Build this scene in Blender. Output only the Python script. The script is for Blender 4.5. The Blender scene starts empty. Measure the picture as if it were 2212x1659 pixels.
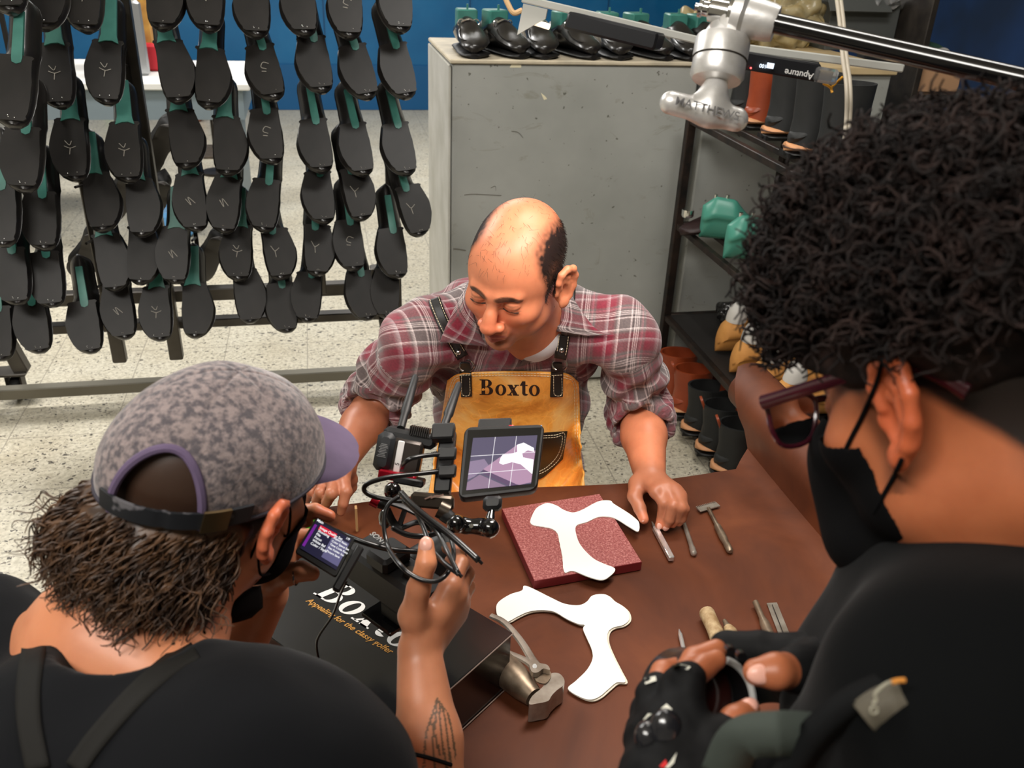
import bpy, math, random
import numpy as np
from mathutils import Vector, Matrix, Quaternion, noise
from mathutils.bvhtree import BVHTree
random.seed(7); RNG = np.random.default_rng(7)
PI = math.pi
sc = bpy.context.scene
COL = sc.collection

# ---------------------------------------------------------------- camera geometry (recovered from the vanishing points)
FPX, CXP, CYP = 1900., 1106., 829.5
def _n(v):
    v = np.asarray(v, float); return v / np.linalg.norm(v)
def _ray(px, py): return np.array([(px - CXP) / FPX, -(py - CYP) / FPX, -1.])
_up = -_n(_ray(950, 4465)); _yv = _n(_ray(664, -183)); _yv = _n(_yv - _up * _yv.dot(_up)); _xv = np.cross(_yv, _up)
RC = np.array([_xv, _yv, _up]); CAM = np.array([0, 0, 1.82])
CR, CU, CB = RC[:, 0], RC[:, 1], RC[:, 2]          # camera right, up, back in room axes
def P(px, py, d): return CAM + RC @ (_ray(px, py) * d)
def PZ(px, py, z):
    r = RC @ _ray(px, py); return CAM + r * (z - CAM[2]) / r[2]
def PY(px, py, y):
    r = RC @ _ray(px, py); return CAM + r * y / r[1]
def PX(px, py, x):
    r = RC @ _ray(px, py); return CAM + r * x / r[0]
def rayd(px, py): return _n(RC @ _ray(px, py))
def s3(r, g, b):
    f = lambda c: (c / 255 / 12.92) if c / 255 < .04045 else ((c / 255 + .055) / 1.055) ** 2.4
    return (f(r), f(g), f(b))

# ---------------------------------------------------------------- materials
def newmat(name):
    m = bpy.data.materials.new(name); m.use_nodes = True
    nt = m.node_tree; b = nt.nodes['Principled BSDF']
    return m, nt, b
def nd(nt, t, **kw):
    x = nt.nodes.new(t)
    for k, v in kw.items():
        if k in x.inputs.keys() if isinstance(k, str) else False: x.inputs[k].default_value = v
        else: setattr(x, k, v)
    return x
def _coord(nt, kind='Object', scale=(1, 1, 1)):
    tc = nt.nodes.new('ShaderNodeTexCoord'); mp = nt.nodes.new('ShaderNodeMapping')
    nt.links.new(tc.outputs[kind], mp.inputs[0]); mp.inputs['Scale'].default_value = scale
    return mp.outputs[0]
def _noise(nt, co, scale, detail=3, rough=.55, dist=0):
    x = nt.nodes.new('ShaderNodeTexNoise'); x.inputs['Scale'].default_value = scale
    x.inputs['Detail'].default_value = detail; x.inputs['Roughness'].default_value = rough; x.inputs['Distortion'].default_value = dist
    nt.links.new(co, x.inputs['Vector']); return x.outputs['Fac']
def _ramp(nt, fac, stops, interp='LINEAR'):
    r = nt.nodes.new('ShaderNodeValToRGB'); r.color_ramp.interpolation = interp
    el = r.color_ramp.elements
    while len(el) < len(stops): el.new(.5)
    for e, (p, c) in zip(el, stops): e.position = p; e.color = (*c, 1)
    nt.links.new(fac, r.inputs[0]); return r.outputs[0]
def _mix(nt, fac, a, b, mode='MIX'):
    x = nt.nodes.new('ShaderNodeMix'); x.data_type = 'RGBA'; x.blend_type = mode
    for i, v in ((0, fac), (6, a), (7, b)):
        if hasattr(v, 'node'): nt.links.new(v, x.inputs[i])
        elif i == 0: x.inputs[0].default_value = v
        else: x.inputs[i].default_value = (*v, 1)
    return x.outputs[2]
def _math(nt, op, a, b=0., c=None):
    x = nt.nodes.new('ShaderNodeMath'); x.operation = op
    for i, v in enumerate((a, b) if c is None else (a, b, c)):
        if hasattr(v, 'node'): nt.links.new(v, x.inputs[i])
        else: x.inputs[i].default_value = v
    return x.outputs[0]
def _bump(nt, b, h, strength=.3, dist=.002):
    x = nt.nodes.new('ShaderNodeBump'); x.inputs['Strength'].default_value = strength; x.inputs['Distance'].default_value = dist
    nt.links.new(h, x.inputs['Height']); nt.links.new(x.outputs[0], b.inputs['Normal'])
MATS = {}
def M(name, col=(.5, .5, .5), rough=.5, metal=0, col2=None, ns=8, bump=0, bs=200, bd=.001, emit=None, es=1, trans=0, ior=1.45,
      sheen=0, coat=0, sss=0, lo=.35, hi=.65, det=3, vcol=False, spec=None, alpha=None, stretch=(1, 1, 1), rn=None):
    if name in MATS: return MATS[name]
    m, nt, b = newmat(name)
    b.inputs['Base Color'].default_value = (*col, 1); b.inputs['Roughness'].default_value = rough; b.inputs['Metallic'].default_value = metal
    b.inputs['IOR'].default_value = ior
    if trans: b.inputs['Transmission Weight'].default_value = trans
    if sheen: b.inputs['Sheen Weight'].default_value = sheen; b.inputs['Sheen Roughness'].default_value = .4
    if coat: b.inputs['Coat Weight'].default_value = coat; b.inputs['Coat Roughness'].default_value = .15
    if spec is not None: b.inputs['Specular IOR Level'].default_value = spec
    if alpha is not None: b.inputs['Alpha'].default_value = alpha
    if sss:
        b.inputs['Subsurface Weight'].default_value = sss; b.inputs['Subsurface Radius'].default_value = (1, .25, .1); b.inputs['Subsurface Scale'].default_value = .004
    if emit: b.inputs['Emission Color'].default_value = (*emit, 1); b.inputs['Emission Strength'].default_value = es
    co = _coord(nt, 'Object', stretch) if (col2 or bump or rn) else None
    base = None
    if vcol:
        a = nt.nodes.new('ShaderNodeAttribute'); a.attribute_name = 'Col'; base = a.outputs['Color']
        if col2:
            f = _ramp(nt, _noise(nt, co, ns, det), [(lo, (1, 1, 1)), (hi, col2)])
            base = _mix(nt, 1, base, f, 'MULTIPLY')
        nt.links.new(base, b.inputs['Base Color'])
    elif col2:
        nt.links.new(_ramp(nt, _noise(nt, co, ns, det), [(lo, col), (hi, col2)]), b.inputs['Base Color'])
    if rn:
        nt.links.new(_ramp(nt, _noise(nt, co, rn[0], 4), [(.3, (rn[1],) * 3), (.7, (rn[2],) * 3)]), b.inputs['Roughness'])
    if bump: _bump(nt, b, _noise(nt, co, bs, 3), bump, bd)
    MATS[name] = m; return m

# ---------------------------------------------------------------- mesh collection
class B:
    def __init__(s): s.v = []; s.f = []; s.mi = []; s.n = 0; s.cur = 0
    def add(s, v, f):
        v = np.asarray(v, float).reshape(-1, 3); o = s.n; s.v.append(v); s.n += len(v)
        for q in f: s.f.append(tuple(int(i) + o for i in q)); s.mi.append(s.cur)
        return s
    def box(s, c, d, R=None, bev=0):
        c = np.asarray(c, float); h = np.asarray(d, float) / 2
        if bev:
            bev = min(bev, h.min() * .9); a = h - bev; pts = []
            for k, (zz, ins) in enumerate(((-h[2], bev), (-h[2] + bev, 0), (h[2] - bev, 0), (h[2], bev))):
                X, Y = h[0] - ins, h[1] - ins; q = bev if not ins else bev * .5
                pts += [(X - q, -Y, zz), (X, -Y + q, zz), (X, Y - q, zz), (X - q, Y, zz), (-X + q, Y, zz), (-X, Y - q, zz), (-X, -Y + q, zz), (-X + q, -Y, zz)]
            f = []
            for k in range(3):
                for i in range(8): j = (i + 1) % 8; f.append((k * 8 + i, k * 8 + j, k * 8 + 8 + j, k * 8 + 8 + i))
            f += [tuple(range(7, -1, -1)), tuple(range(24, 32))]
            v = np.array(pts)
        else:
            v = np.array([(x, y, z) for z in (-1, 1) for y in (-1, 1) for x in (-1, 1)]) * h
            f = [(0, 2, 3, 1), (4, 5, 7, 6), (0, 1, 5, 4), (2, 6, 7, 3), (0, 4, 6, 2), (1, 3, 7, 5)]
        if R is not None: v = v @ np.asarray(R).T
        return s.add(v + c, f)
    def cyl(s, a, b, r0, r1=None, n=16, cap=True):
        r1 = r0 if r1 is None else r1
        return s.tube([a, b], [r0, r1], n, cap)
    def tube(s, path, r, n=10, cap=True, closed=False, flat=1., up=None):
        p = np.asarray(path, float); m = len(p); r = np.full(m, r, float) if np.isscalar(r) else np.asarray(r, float)
        t = np.gradient(p, axis=0) if not closed else np.roll(p, -1, 0) - np.roll(p, 1, 0)
        t /= np.linalg.norm(t, axis=1)[:, None] + 1e-12
        u = np.array(up, float) if up is not None else (np.array([0, 0, 1.]) if abs(t[0][2]) < .9 else np.array([1., 0, 0]))
        ang = np.arange(n) / n * 2 * PI; vs = []
        for i in range(m):
            if up is not None: u = np.array(up, float)
            u = u - t[i] * u.dot(t[i]); u /= np.linalg.norm(u) + 1e-12; w = np.cross(t[i], u)
            vs.append(p[i] + r[i] * (np.cos(ang)[:, None] * u * flat + np.sin(ang)[:, None] * w))
        f = []
        for i in range(m if closed else m - 1):
            for j in range(n):
                k = (j + 1) % n; i2 = (i + 1) % m; f.append((i * n + j, i * n + k, i2 * n + k, i2 * n + j))
        if cap and not closed: f += [tuple(range(n - 1, -1, -1)), tuple(range((m - 1) * n, m * n))]
        return s.add(np.concatenate(vs), f)
    def loft(s, rings, closed=True, cap=True):
        rings = [np.asarray(r, float) for r in rings]; n = len(rings[0]); f = []
        for i in range(len(rings) - 1):
            for j in range(n if closed else n - 1):
                k = (j + 1) % n; f.append((i * n + j, i * n + k, (i + 1) * n + k, (i + 1) * n + j))
        if cap and closed: f += [tuple(range(n - 1, -1, -1)), tuple(range((len(rings) - 1) * n, len(rings) * n))]
        return s.add(np.concatenate(rings), f)
    def lathe(s, c, ax, prof, n=20):
        ax = _n(ax); c = np.asarray(c, float); u = np.array([0, 0, 1.]) if abs(ax[2]) < .9 else np.array([1., 0, 0])
        u = _n(u - ax * u.dot(ax)); w = np.cross(ax, u); a = np.arange(n) / n * 2 * PI
        return s.loft([c + ax * h + r * (np.cos(a)[:, None] * u + np.sin(a)[:, None] * w) for r, h in prof])
    def prism(s, poly, o, ex, ey, th, n=None):
        o, ex, ey = (np.asarray(q, float) for q in (o, ex, ey)); nz = _n(np.cross(ex, ey)) if n is None else np.asarray(n, float)
        p = np.array([o + ex * a + ey * b for a, b in poly]); m = len(p)
        return s.add(np.concatenate([p, p + nz * th]), [tuple(range(m - 1, -1, -1)), tuple(range(m, 2 * m))] + [(i, (i + 1) % m, (i + 1) % m + m, i + m) for i in range(m)])
    def ell(s, c, r, R=None, n=16, m=10):
        th = np.linspace(0, PI, m + 1)[1:-1]; a = np.arange(n) / n * 2 * PI
        v = [(0, 0, 1)] + [(math.sin(t) * math.cos(q), math.sin(t) * math.sin(q), math.cos(t)) for t in th for q in a] + [(0, 0, -1)]
        f = [(0, 1 + j, 1 + (j + 1) % n) for j in range(n)]
        for i in range(m - 2):
            for j in range(n): k = (j + 1) % n; f.append((1 + i * n + j, 1 + (i + 1) * n + j, 1 + (i + 1) * n + k, 1 + i * n + k))
        l = 1 + (m - 1) * n; f += [(l, l - n + (j + 1) % n, l - n + j) for j in range(n)]
        v = np.array(v) * np.asarray(r, float)
        if R is not None: v = v @ np.asarray(R).T
        return s.add(v + np.asarray(c, float), f)
    def grid(s, G, th=0, flip=False):
        G = np.asarray(G, float); a, b = G.shape[:2]; v = G.reshape(-1, 3)
        f = [(i * b + j, i * b + j + 1, (i + 1) * b + j + 1, (i + 1) * b + j) for i in range(a - 1) for j in range(b - 1)]
        if flip: f = [q[::-1] for q in f]
        if th:
            du = np.gradient(G, axis=0); dv = np.gradient(G, axis=1); nn = np.cross(dv, du); nn /= np.linalg.norm(nn, axis=2)[..., None] + 1e-12
            if flip: nn = -nn
            v2 = (G + nn * -th).reshape(-1, 3); N = a * b
            f2 = [tuple(i + N for i in q[::-1]) for q in f]
            e = [i * b for i in range(a)][::-1] + [j for j in range(1, b)] + [i * b + b - 1 for i in range(1, a)] + [(a - 1) * b + j for j in range(b - 2, 0, -1)]
            e = e if not flip else e[::-1]
            f = f + f2 + [(e[k], e[k - 1], e[k - 1] + N, e[k] + N) for k in range(len(e))]
            v = np.concatenate([v, v2])
        return s.add(v, f)
    def verts(s): return np.concatenate(s.v) if s.v else np.zeros((0, 3))
OFF = {}
def mkmesh(name, v, f, mats, smooth=True, mi=None, ang=40):
    me = bpy.data.meshes.new(name); me.from_pydata(v.tolist() if hasattr(v, 'tolist') else v, [], f)
    for m in (mats if isinstance(mats, (list, tuple)) else [mats]): me.materials.append(m)
    if mi is not None and max(mi) > 0: me.polygons.foreach_set('material_index', mi)
    if smooth:
        me.polygons.foreach_set('use_smooth', [True] * len(me.polygons))
        if ang < 179: me.set_sharp_from_angle(angle=math.radians(ang))
    me.update(); return me
def thing(name, label, cat, loc=(0, 0, 0), group=None, kind=None):
    o = bpy.data.objects.new(name, None); COL.objects.link(o); o.empty_display_size = .05
    o.location = tuple(map(float, loc)); o['label'] = label; o['category'] = cat
    if group: o['group'] = group
    if kind: o['kind'] = kind
    OFF[o.name] = np.array(loc, float); return o
def part(name, b, mat, parent, smooth=True, ang=40, label=None, col=None):
    """b: B in room coordinates (or local to a root at the origin); becomes ONE mesh child of parent"""
    off = OFF[parent.name]; v, f, mi = (b.verts(), b.f, b.mi) if isinstance(b, B) else (b[0], b[1], None)
    o = bpy.data.objects.new(name, mkmesh(name, v - off, f, mat, smooth, mi, ang)); COL.objects.link(o)
    o.parent = parent; OFF[o.name] = off
    if label: o['label'] = label
    if col is not None: setcol(o.data, col)
    return o
def solo(name, b, mat, label, cat, group=None, kind=None, smooth=True, ang=40, loc=None, col=None):
    v, f, mi = (b.verts(), b.f, b.mi) if isinstance(b, B) else (b[0], b[1], None)
    if loc is None: loc = np.array([*(v[:, :2].min(0) + v[:, :2].max(0)) / 2, v[:, 2].min()])
    loc = np.array(loc, float)
    o = bpy.data.objects.new(name, mkmesh(name, v - loc, f, mat, smooth, mi, ang)); COL.objects.link(o)
    o.location = tuple(loc); OFF[o.name] = loc
    if label: o['label'] = label; o['category'] = cat
    if group: o['group'] = group
    if kind: o['kind'] = kind
    if col is not None: setcol(o.data, col)
    return o
def struct(name, b, mat, smooth=False):
    o = solo(name, b, mat, None, None, kind='structure', smooth=smooth, loc=(0, 0, 0)); return o
def setcol(me, col):
    a = me.color_attributes.new('Col', 'FLOAT_COLOR', 'POINT'); c = np.ones((len(me.vertices), 4)); c[:, :3] = col
    a.data.foreach_set('color', c.ravel())
def dup(root, loc, rot, label, scale=1., group=None):
    """copy of a thing with copies of its parts and sub-parts"""
    r = root.copy(); COL.objects.link(r); r.location = tuple(loc); r.rotation_mode = 'QUATERNION'; r.rotation_quaternion = rot
    r.scale = (scale,) * 3; r['label'] = label
    if group: r['group'] = group
    def rec(src, dst):
        for ch in list(src.children):
            c = ch.copy(); COL.objects.link(c); c.parent = dst; rec(ch, c)
    rec(root, r); return r
def frame(ex, ey, ez): return np.array([ex, ey, ez], float).T
def quat(R): return Matrix(R.tolist()).to_quaternion()
def spline(pts, n=8):
    """Catmull-Rom through points (any dimension)"""
    p = np.asarray(pts, float); q = np.concatenate([[2 * p[0] - p[1]], p, [2 * p[-1] - p[-2]]]); out = []
    for i in range(len(p) - 1):
        a, b, c, d = q[i:i + 4]
        for t in np.linspace(0, 1, n, endpoint=False):
            out.append(.5 * ((2 * b) + (-a + c) * t + (2 * a - 5 * b + 4 * c - d) * t * t + (-a + 3 * b - 3 * c + d) * t ** 3))
    out.append(p[-1]); return np.array(out)
def cspline(pts, n=6):
    p = np.asarray(pts, float); m = len(p); out = []
    for i in range(m):
        a, b, c, d = p[i - 1], p[i], p[(i + 1) % m], p[(i + 2) % m]
        for t in np.linspace(0, 1, n, endpoint=False):
            out.append(.5 * ((2 * b) + (-a + c) * t + (2 * a - 5 * b + 4 * c - d) * t * t + (-a + 3 * b - 3 * c + d) * t ** 3))
    return np.array(out)
def plate(poly, z0, th, b=None, dz=None):
    """closed outline (n,2) filled and given thickness, for irregular flat pieces; returns B (triangulated cap)"""
    from mathutils.geometry import tessellate_polygon
    poly = [tuple(map(float, q)) for q in poly]
    tri = tessellate_polygon([[Vector((x, y, 0)) for x, y in poly]]); n = len(poly)
    zz = [0] * n if dz is None else dz
    v = [(x, y, z0 + d) for (x, y), d in zip(poly, zz)] + [(x, y, z0 + th + d) for (x, y), d in zip(poly, zz)]
    f = []
    for t in tri:
        a, bb, c = t; A = Vector(poly[a]); Bv = Vector(poly[bb]); C = Vector(poly[c])
        if (Bv - A).cross(C - A) < 0: bb, c = c, bb
        f += [(a + n, bb + n, c + n), (a, c, bb)]
    area = sum(poly[i][0] * poly[(i + 1) % n][1] - poly[(i + 1) % n][0] * poly[i][1] for i in range(n))
    for i in range(n):
        j = (i + 1) % n; f.append((i, j, j + n, i + n) if area > 0 else (j, i, i + n, j + n))
    b = b or B(); return b.add(v, f)
def textmesh(body, size=1., shear=0., th=0., bold=0., align='CENTER'):
    cu = bpy.data.curves.new('t', 'FONT'); cu.body = body; cu.size = size; cu.shear = shear; cu.extrude = th; cu.offset = bold; cu.align_x = align
    o = bpy.data.objects.new('t', cu); COL.objects.link(o)
    dg = bpy.context.evaluated_depsgraph_get(); me = bpy.data.meshes.new_from_object(o.evaluated_get(dg))
    v = np.array([x.co[:] for x in me.vertices]).reshape(-1, 3); f = [tuple(p.vertices) for p in me.polygons]
    bpy.data.objects.remove(o); bpy.data.curves.remove(cu); bpy.data.meshes.remove(me); return v, f
def placetext(b, body, o, ex, ey, size, shear=0., bold=0., off=.0006, align='CENTER'):
    v, f = textmesh(body, 1., shear, 0, bold, align); ex = _n(ex); ey = _n(ey); nz = _n(np.cross(ex, ey))
    b.add(np.asarray(o) + (v[:, :1] * ex + v[:, 1:2] * ey) * size + nz * off, f); return b
# ---------------------------------------------------------------- smooth blended surfaces (one continuous body mesh)
def E_(c, r, R=None, k=.01, op='u'): return dict(t='e', c=np.array(c, float), r=np.array(r, float), R=None if R is None else np.array(R, float), k=k, op=op)
def C_(a, b, ra, rb=None, k=.01, op='u'): return dict(t='c', a=np.array(a, float), b=np.array(b, float), ra=ra, rb=ra if rb is None else rb, k=k, op=op)
def chain(pts, rs, k=.01, op='u'): return [C_(pts[i], pts[i + 1], rs[i], rs[i + 1], k, op) for i in range(len(pts) - 1)]
def xf(prims, R, c, s=1.):
    out = []
    for p in prims:
        q = dict(p); q['k'] = p['k'] * s
        if p['t'] == 'e':
            q['c'] = c + R @ p['c'] * s; q['r'] = p['r'] * s; q['R'] = R if p['R'] is None else R @ p['R']
        else: q['a'] = c + R @ p['a'] * s; q['b'] = c + R @ p['b'] * s; q['ra'] = p['ra'] * s; q['rb'] = p['rb'] * s
        out.append(q)
    return out
def _sd(p, X):
    if p['t'] == 'e':
        q = X - p['c']
        if p['R'] is not None: q = q @ p['R']
        q = q / p['r']; k0 = np.sqrt((q * q).sum(-1)); q2 = q / p['r']; k1 = np.sqrt((q2 * q2).sum(-1)) + 1e-9
        return np.where(k0 < 1e-6, -p['r'].min(), k0 * (k0 - 1) / k1)
    d = p['b'] - p['a']; L = d.dot(d) + 1e-12; q = X - p['a']; h = np.clip((q @ d) / L, 0, 1)
    return np.sqrt(((q - h[..., None] * d) ** 2).sum(-1)) - (p['ra'] + (p['rb'] - p['ra']) * h)
def feval(prims, X):
    Fv = None
    for p in prims:
        s = _sd(p, X)
        if Fv is None: Fv = s; continue
        k = p['k']
        if p['op'] == 'u': h = np.clip(k - np.abs(Fv - s), 0, None) / k; Fv = np.minimum(Fv, s) - h * h * k * .25
        else: h = np.clip(k - np.abs(Fv + s), 0, None) / k; Fv = np.maximum(Fv, -s) + h * h * k * .25
    return Fv
def sdf_mesh(prims, res, off=0., smooth=1):
    """surface nets on sparse blocks; the surface is where the blended distance equals off"""
    lo = []; hi = []
    for p in prims:
        if p['op'] != 'u': continue
        if p['t'] == 'e': r = p['r'].max(); lo.append(p['c'] - r); hi.append(p['c'] + r)
        else: r = max(p['ra'], p['rb']); lo.append(np.minimum(p['a'], p['b']) - r); hi.append(np.maximum(p['a'], p['b']) + r)
    lo = np.min(lo, 0) - 4 * res - abs(off); hi = np.max(hi, 0) + 4 * res + abs(off)
    NB = 12; bs = NB * res; nb = np.ceil((hi - lo) / bs).astype(int) + 1; G = nb * NB + 2
    I = np.stack(np.meshgrid(*[np.arange(k) for k in nb], indexing='ij'), -1).reshape(-1, 3)
    cen = lo + (I + .5) * bs; rad = bs * .87
    D = np.stack([_sd(p, cen) for p in prims], 1)
    un = np.array([p['op'] == 'u' for p in prims]); ks = np.array([p['k'] for p in prims])
    act = (D[:, un].min(1) < rad * 1.5 + off + .012)
    ids = []; pos = []; quads = []
    a = np.arange(-1, NB + 2); loc = np.stack(np.meshgrid(a, a, a, indexing='ij'), -1)
    st = np.array([1, G[0] + 2, (G[0] + 2) * (G[1] + 2)], dtype=np.int64)
    for bi in np.nonzero(act)[0]:
        keep = D[bi] < rad * 1.9 + ks * 1.6 + abs(off) + .008
        sub = [p for p, q in zip(prims, keep) if q]
        if not sub or sub[0]['op'] != 'u': 
            if not any(p['op'] == 'u' for p in sub): continue
            f = next(i for i, p in enumerate(sub) if p['op'] == 'u'); sub = sub[f:]
        base = I[bi] * NB; Xp = lo + (base + loc) * res
        Fv = feval(sub, Xp) - off; S = Fv < 0
        if S.all() or not S.any(): continue
        # cells: index c in [-1, NB]; own cells 0..NB-1 -> local array index 1..NB
        acc = np.zeros((NB, NB, NB, 3)); cnt = np.zeros((NB, NB, NB))
        sl = slice(1, NB + 1); 
        offs = [(0, 0, 0), (1, 0, 0), (0, 1, 0), (1, 1, 0), (0, 0, 1), (1, 0, 1), (0, 1, 1), (1, 1, 1)]
        fv = {o: Fv[1 + o[0]:NB + 1 + o[0], 1 + o[1]:NB + 1 + o[1], 1 + o[2]:NB + 1 + o[2]] for o in offs}
        for o in offs:
            for ax in range(3):
                if o[ax]: continue
                o2 = list(o); o2[ax] = 1; o2 = tuple(o2); A, Bq = fv[o], fv[o2]; m = (A < 0) != (Bq < 0)
                t = np.where(m, A / (A - Bq + 1e-20), 0)
                for d in range(3): acc[..., d] += np.where(m, o[d] + (t if d == ax else 0), 0)
                cnt += m
        m = cnt > 0; ci = np.argwhere(m)
        if len(ci):
            pos.append(lo + (base + ci + acc[m] / cnt[m][:, None]) * res); ids.append((base + ci + 1) @ st)
        for ax in range(3):
            u, w = (ax + 1) % 3, (ax + 2) % 3; s1 = S[sl, sl, sl]; sh = [sl] * 3; sh[ax] = slice(2, NB + 2); s2 = S[tuple(sh)]
            e = np.argwhere(s1 != s2)
            if not len(e): continue
            fl = s1[tuple(e.T)]; g = base + e + 1; g0 = g @ st
            q = np.stack([g0 - st[u] - st[w], g0 - st[w], g0, g0 - st[u]], 1); q[~fl] = q[~fl][:, ::-1]
            quads.append(q)
    ids = np.concatenate(ids); pos = np.concatenate(pos); q = np.concatenate(quads)
    o = np.argsort(ids); ids = ids[o]; pos = pos[o]
    j = np.clip(np.searchsorted(ids, q), 0, len(ids) - 1); ok = (ids[j] == q).all(1); j = j[ok]
    for _ in range(smooth):
        s = np.zeros_like(pos); c = np.zeros(len(pos))
        for a_, b_ in ((0, 1), (1, 2), (2, 3), (3, 0)):
            for x, y in ((a_, b_), (b_, a_)):
                for d in range(3): s[:, d] += np.bincount(j[:, x], pos[j[:, y], d], len(pos))
                c += np.bincount(j[:, x], minlength=len(pos))
        pos = pos * .5 + s / np.maximum(c, 1)[:, None] * .5
    return pos, j
def vnormals(v, q):
    n = np.cross(v[q[:, 2]] - v[q[:, 0]], v[q[:, 3]] - v[q[:, 1]]); N = np.zeros_like(v)
    for i in range(4):
        for d in range(3): N[:, d] += np.bincount(q[:, i], n[:, d], len(v))
    return N / (np.linalg.norm(N, axis=1)[:, None] + 1e-12)
def vnoise(v, scale, seed=0, aniso=(1, 1, 1)):
    a = np.array(aniso) * scale; sd = Vector((seed * 3.1, seed * 7.7, seed * 1.3))
    return np.array([noise.noise(Vector(x) + sd) for x in (v * a).tolist()])
def blotch(col, v, c, r, R, new, soft=.3, amt=1.):
    """change of surface colour inside an ellipsoid (lips, brows with painted shade, nails)"""
    q = v - np.asarray(c)
    if R is not None: q = q @ np.asarray(R)
    d = np.sqrt(((q / np.asarray(r)) ** 2).sum(1)); w = (np.clip((1 + soft - d) / soft, 0, 1) * amt)[:, None]
    w = w * w * (3 - 2 * w) if amt == 1 else w
    col[:] = col * (1 - w) + np.array(new) * w
def cast(bvh, px, py, off=0.):
    d = rayd(px, py); h, n_, i, dist = bvh.ray_cast(Vector(CAM), Vector(d), 20)
    return None if h is None else np.array(h) - d * off
def bvh_of(v, q): return BVHTree.FromPolygons([tuple(x) for x in v.tolist()], [tuple(x) for x in q.tolist()])
def pydata(pos, q): return (pos, [tuple(x) for x in q.tolist()])
# ---------------------------------------------------------------- room shell
def mat_floor():
    m, nt, b = newmat('terrazzo'); co = _coord(nt, 'Object')
    base = _ramp(nt, _noise(nt, co, 3, 4), [(.3, s3(205, 196, 174)), (.7, s3(222, 216, 198))])
    mott = _ramp(nt, _noise(nt, co, 60, 3), [(.35, (.72, .71, .68)), (.6, (1, 1, 1))])
    base = _mix(nt, 1, base, mott, 'MULTIPLY')
    w = nt.nodes.new('ShaderNodeTexNoise'); w.inputs['Scale'].default_value = 45; nt.links.new(co, w.inputs['Vector'])
    wc = _mix(nt, .035, co, w.outputs['Color'], 'ADD')
    for sc_, thr, keep, c1, c2 in ((58, .30, .55, s3(70, 66, 60), s3(120, 112, 98)), (26, .21, .62, s3(60, 58, 54), s3(105, 100, 92)), (95, .33, .5, s3(95, 90, 84), s3(160, 150, 135))):
        mp = nt.nodes.new('ShaderNodeMapping'); mp.inputs['Rotation'].default_value = (0, 0, sc_); mp.inputs['Scale'].default_value = (1, 1.5, 1); nt.links.new(wc, mp.inputs[0])
        v = nt.nodes.new('ShaderNodeTexVoronoi'); v.inputs['Scale'].default_value = sc_; nt.links.new(mp.outputs[0], v.inputs['Vector'])
        sp = nt.nodes.new('ShaderNodeSeparateColor'); nt.links.new(v.outputs['Color'], sp.inputs[0])
        r = _math(nt, 'MULTIPLY', _math(nt, 'GREATER_THAN', sp.outputs[0], keep), _math(nt, 'MULTIPLY', sp.outputs[1], thr * 1.4))
        mk = _math(nt, 'LESS_THAN', v.outputs['Distance'], r)
        base = _mix(nt, mk, base, _mix(nt, sp.outputs[2], c1, c2))
    sx = nt.nodes.new('ShaderNodeSeparateXYZ'); nt.links.new(co, sx.inputs[0]); T = .373
    g = []
    for i, o in ((0, .124), (1, -3.95)):
        fr = _math(nt, 'FRACT', _math(nt, 'ADD', _math(nt, 'DIVIDE', _math(nt, 'ADD', sx.outputs[i], o), T), 100.5))
        g.append(_math(nt, 'LESS_THAN', _math(nt, 'ABSOLUTE', _math(nt, 'SUBTRACT', fr, .5)), .006))
    base = _mix(nt, _math(nt, 'MULTIPLY', _math(nt, 'MAXIMUM', *g), .8), base, s3(150, 142, 128))
    nt.links.new(base, b.inputs['Base Color']); b.inputs['Roughness'].default_value = .38
    return m
XL, XR, YB, YF, ZC = -6.5, 5.0, 9.82, -2.6, 3.4
struct('floor', B().box(((XL + XR) / 2, (YB + YF) / 2, -.05), (XR - XL + .4, YB - YF + .4, .1)), mat_floor())
m_blue = M('blue_paint', s3(12, 92, 142), .45, col2=s3(20, 102, 152), ns=2, rn=(5, .35, .55))
m_cream = M('cream_paint', s3(205, 200, 188), .7, col2=s3(215, 212, 202), ns=3)
struct('wall_back', B().box(((XL + XR) / 2, YB + .06, ZC / 2), (XR - XL + .4, .12, ZC)), m_blue)
struct('wall_left', B().box((XL - .06, (YB + YF) / 2, ZC / 2), (.12, YB - YF, ZC)), m_cream)
m_dblue = M('dark_blue_paint', s3(16, 50, 96), .6, col2=s3(10, 32, 60), ns=1.2)
struct('wall_right', B().box((XR + .06, (YB + YF) / 2, ZC / 2), (.12, YB - YF, ZC)), m_dblue)
struct('wall_front', B().box(((XL + XR) / 2, YF - .06, ZC / 2), (XR - XL + .4, .12, ZC)), m_cream)
struct('ceiling', B().box(((XL + XR) / 2, (YB + YF) / 2, ZC + .05), (XR - XL + .4, YB - YF + .4, .1)), m_cream)
struct('baseboard_back', B().box(((XL + XR) / 2, YB - .012, .23), (XR - XL, .024, .46), bev=.006), M('blue_skirting', s3(10, 84, 134), .5))
b = B()
for x in (-3.0, -1.45, .1, 1.6, 3.1): b.box((x, YB - .004, 1.93), (.012, .01, 2.94))
struct('trim_1', b, M('panel_joint', s3(8, 66, 108), .6))

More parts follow.
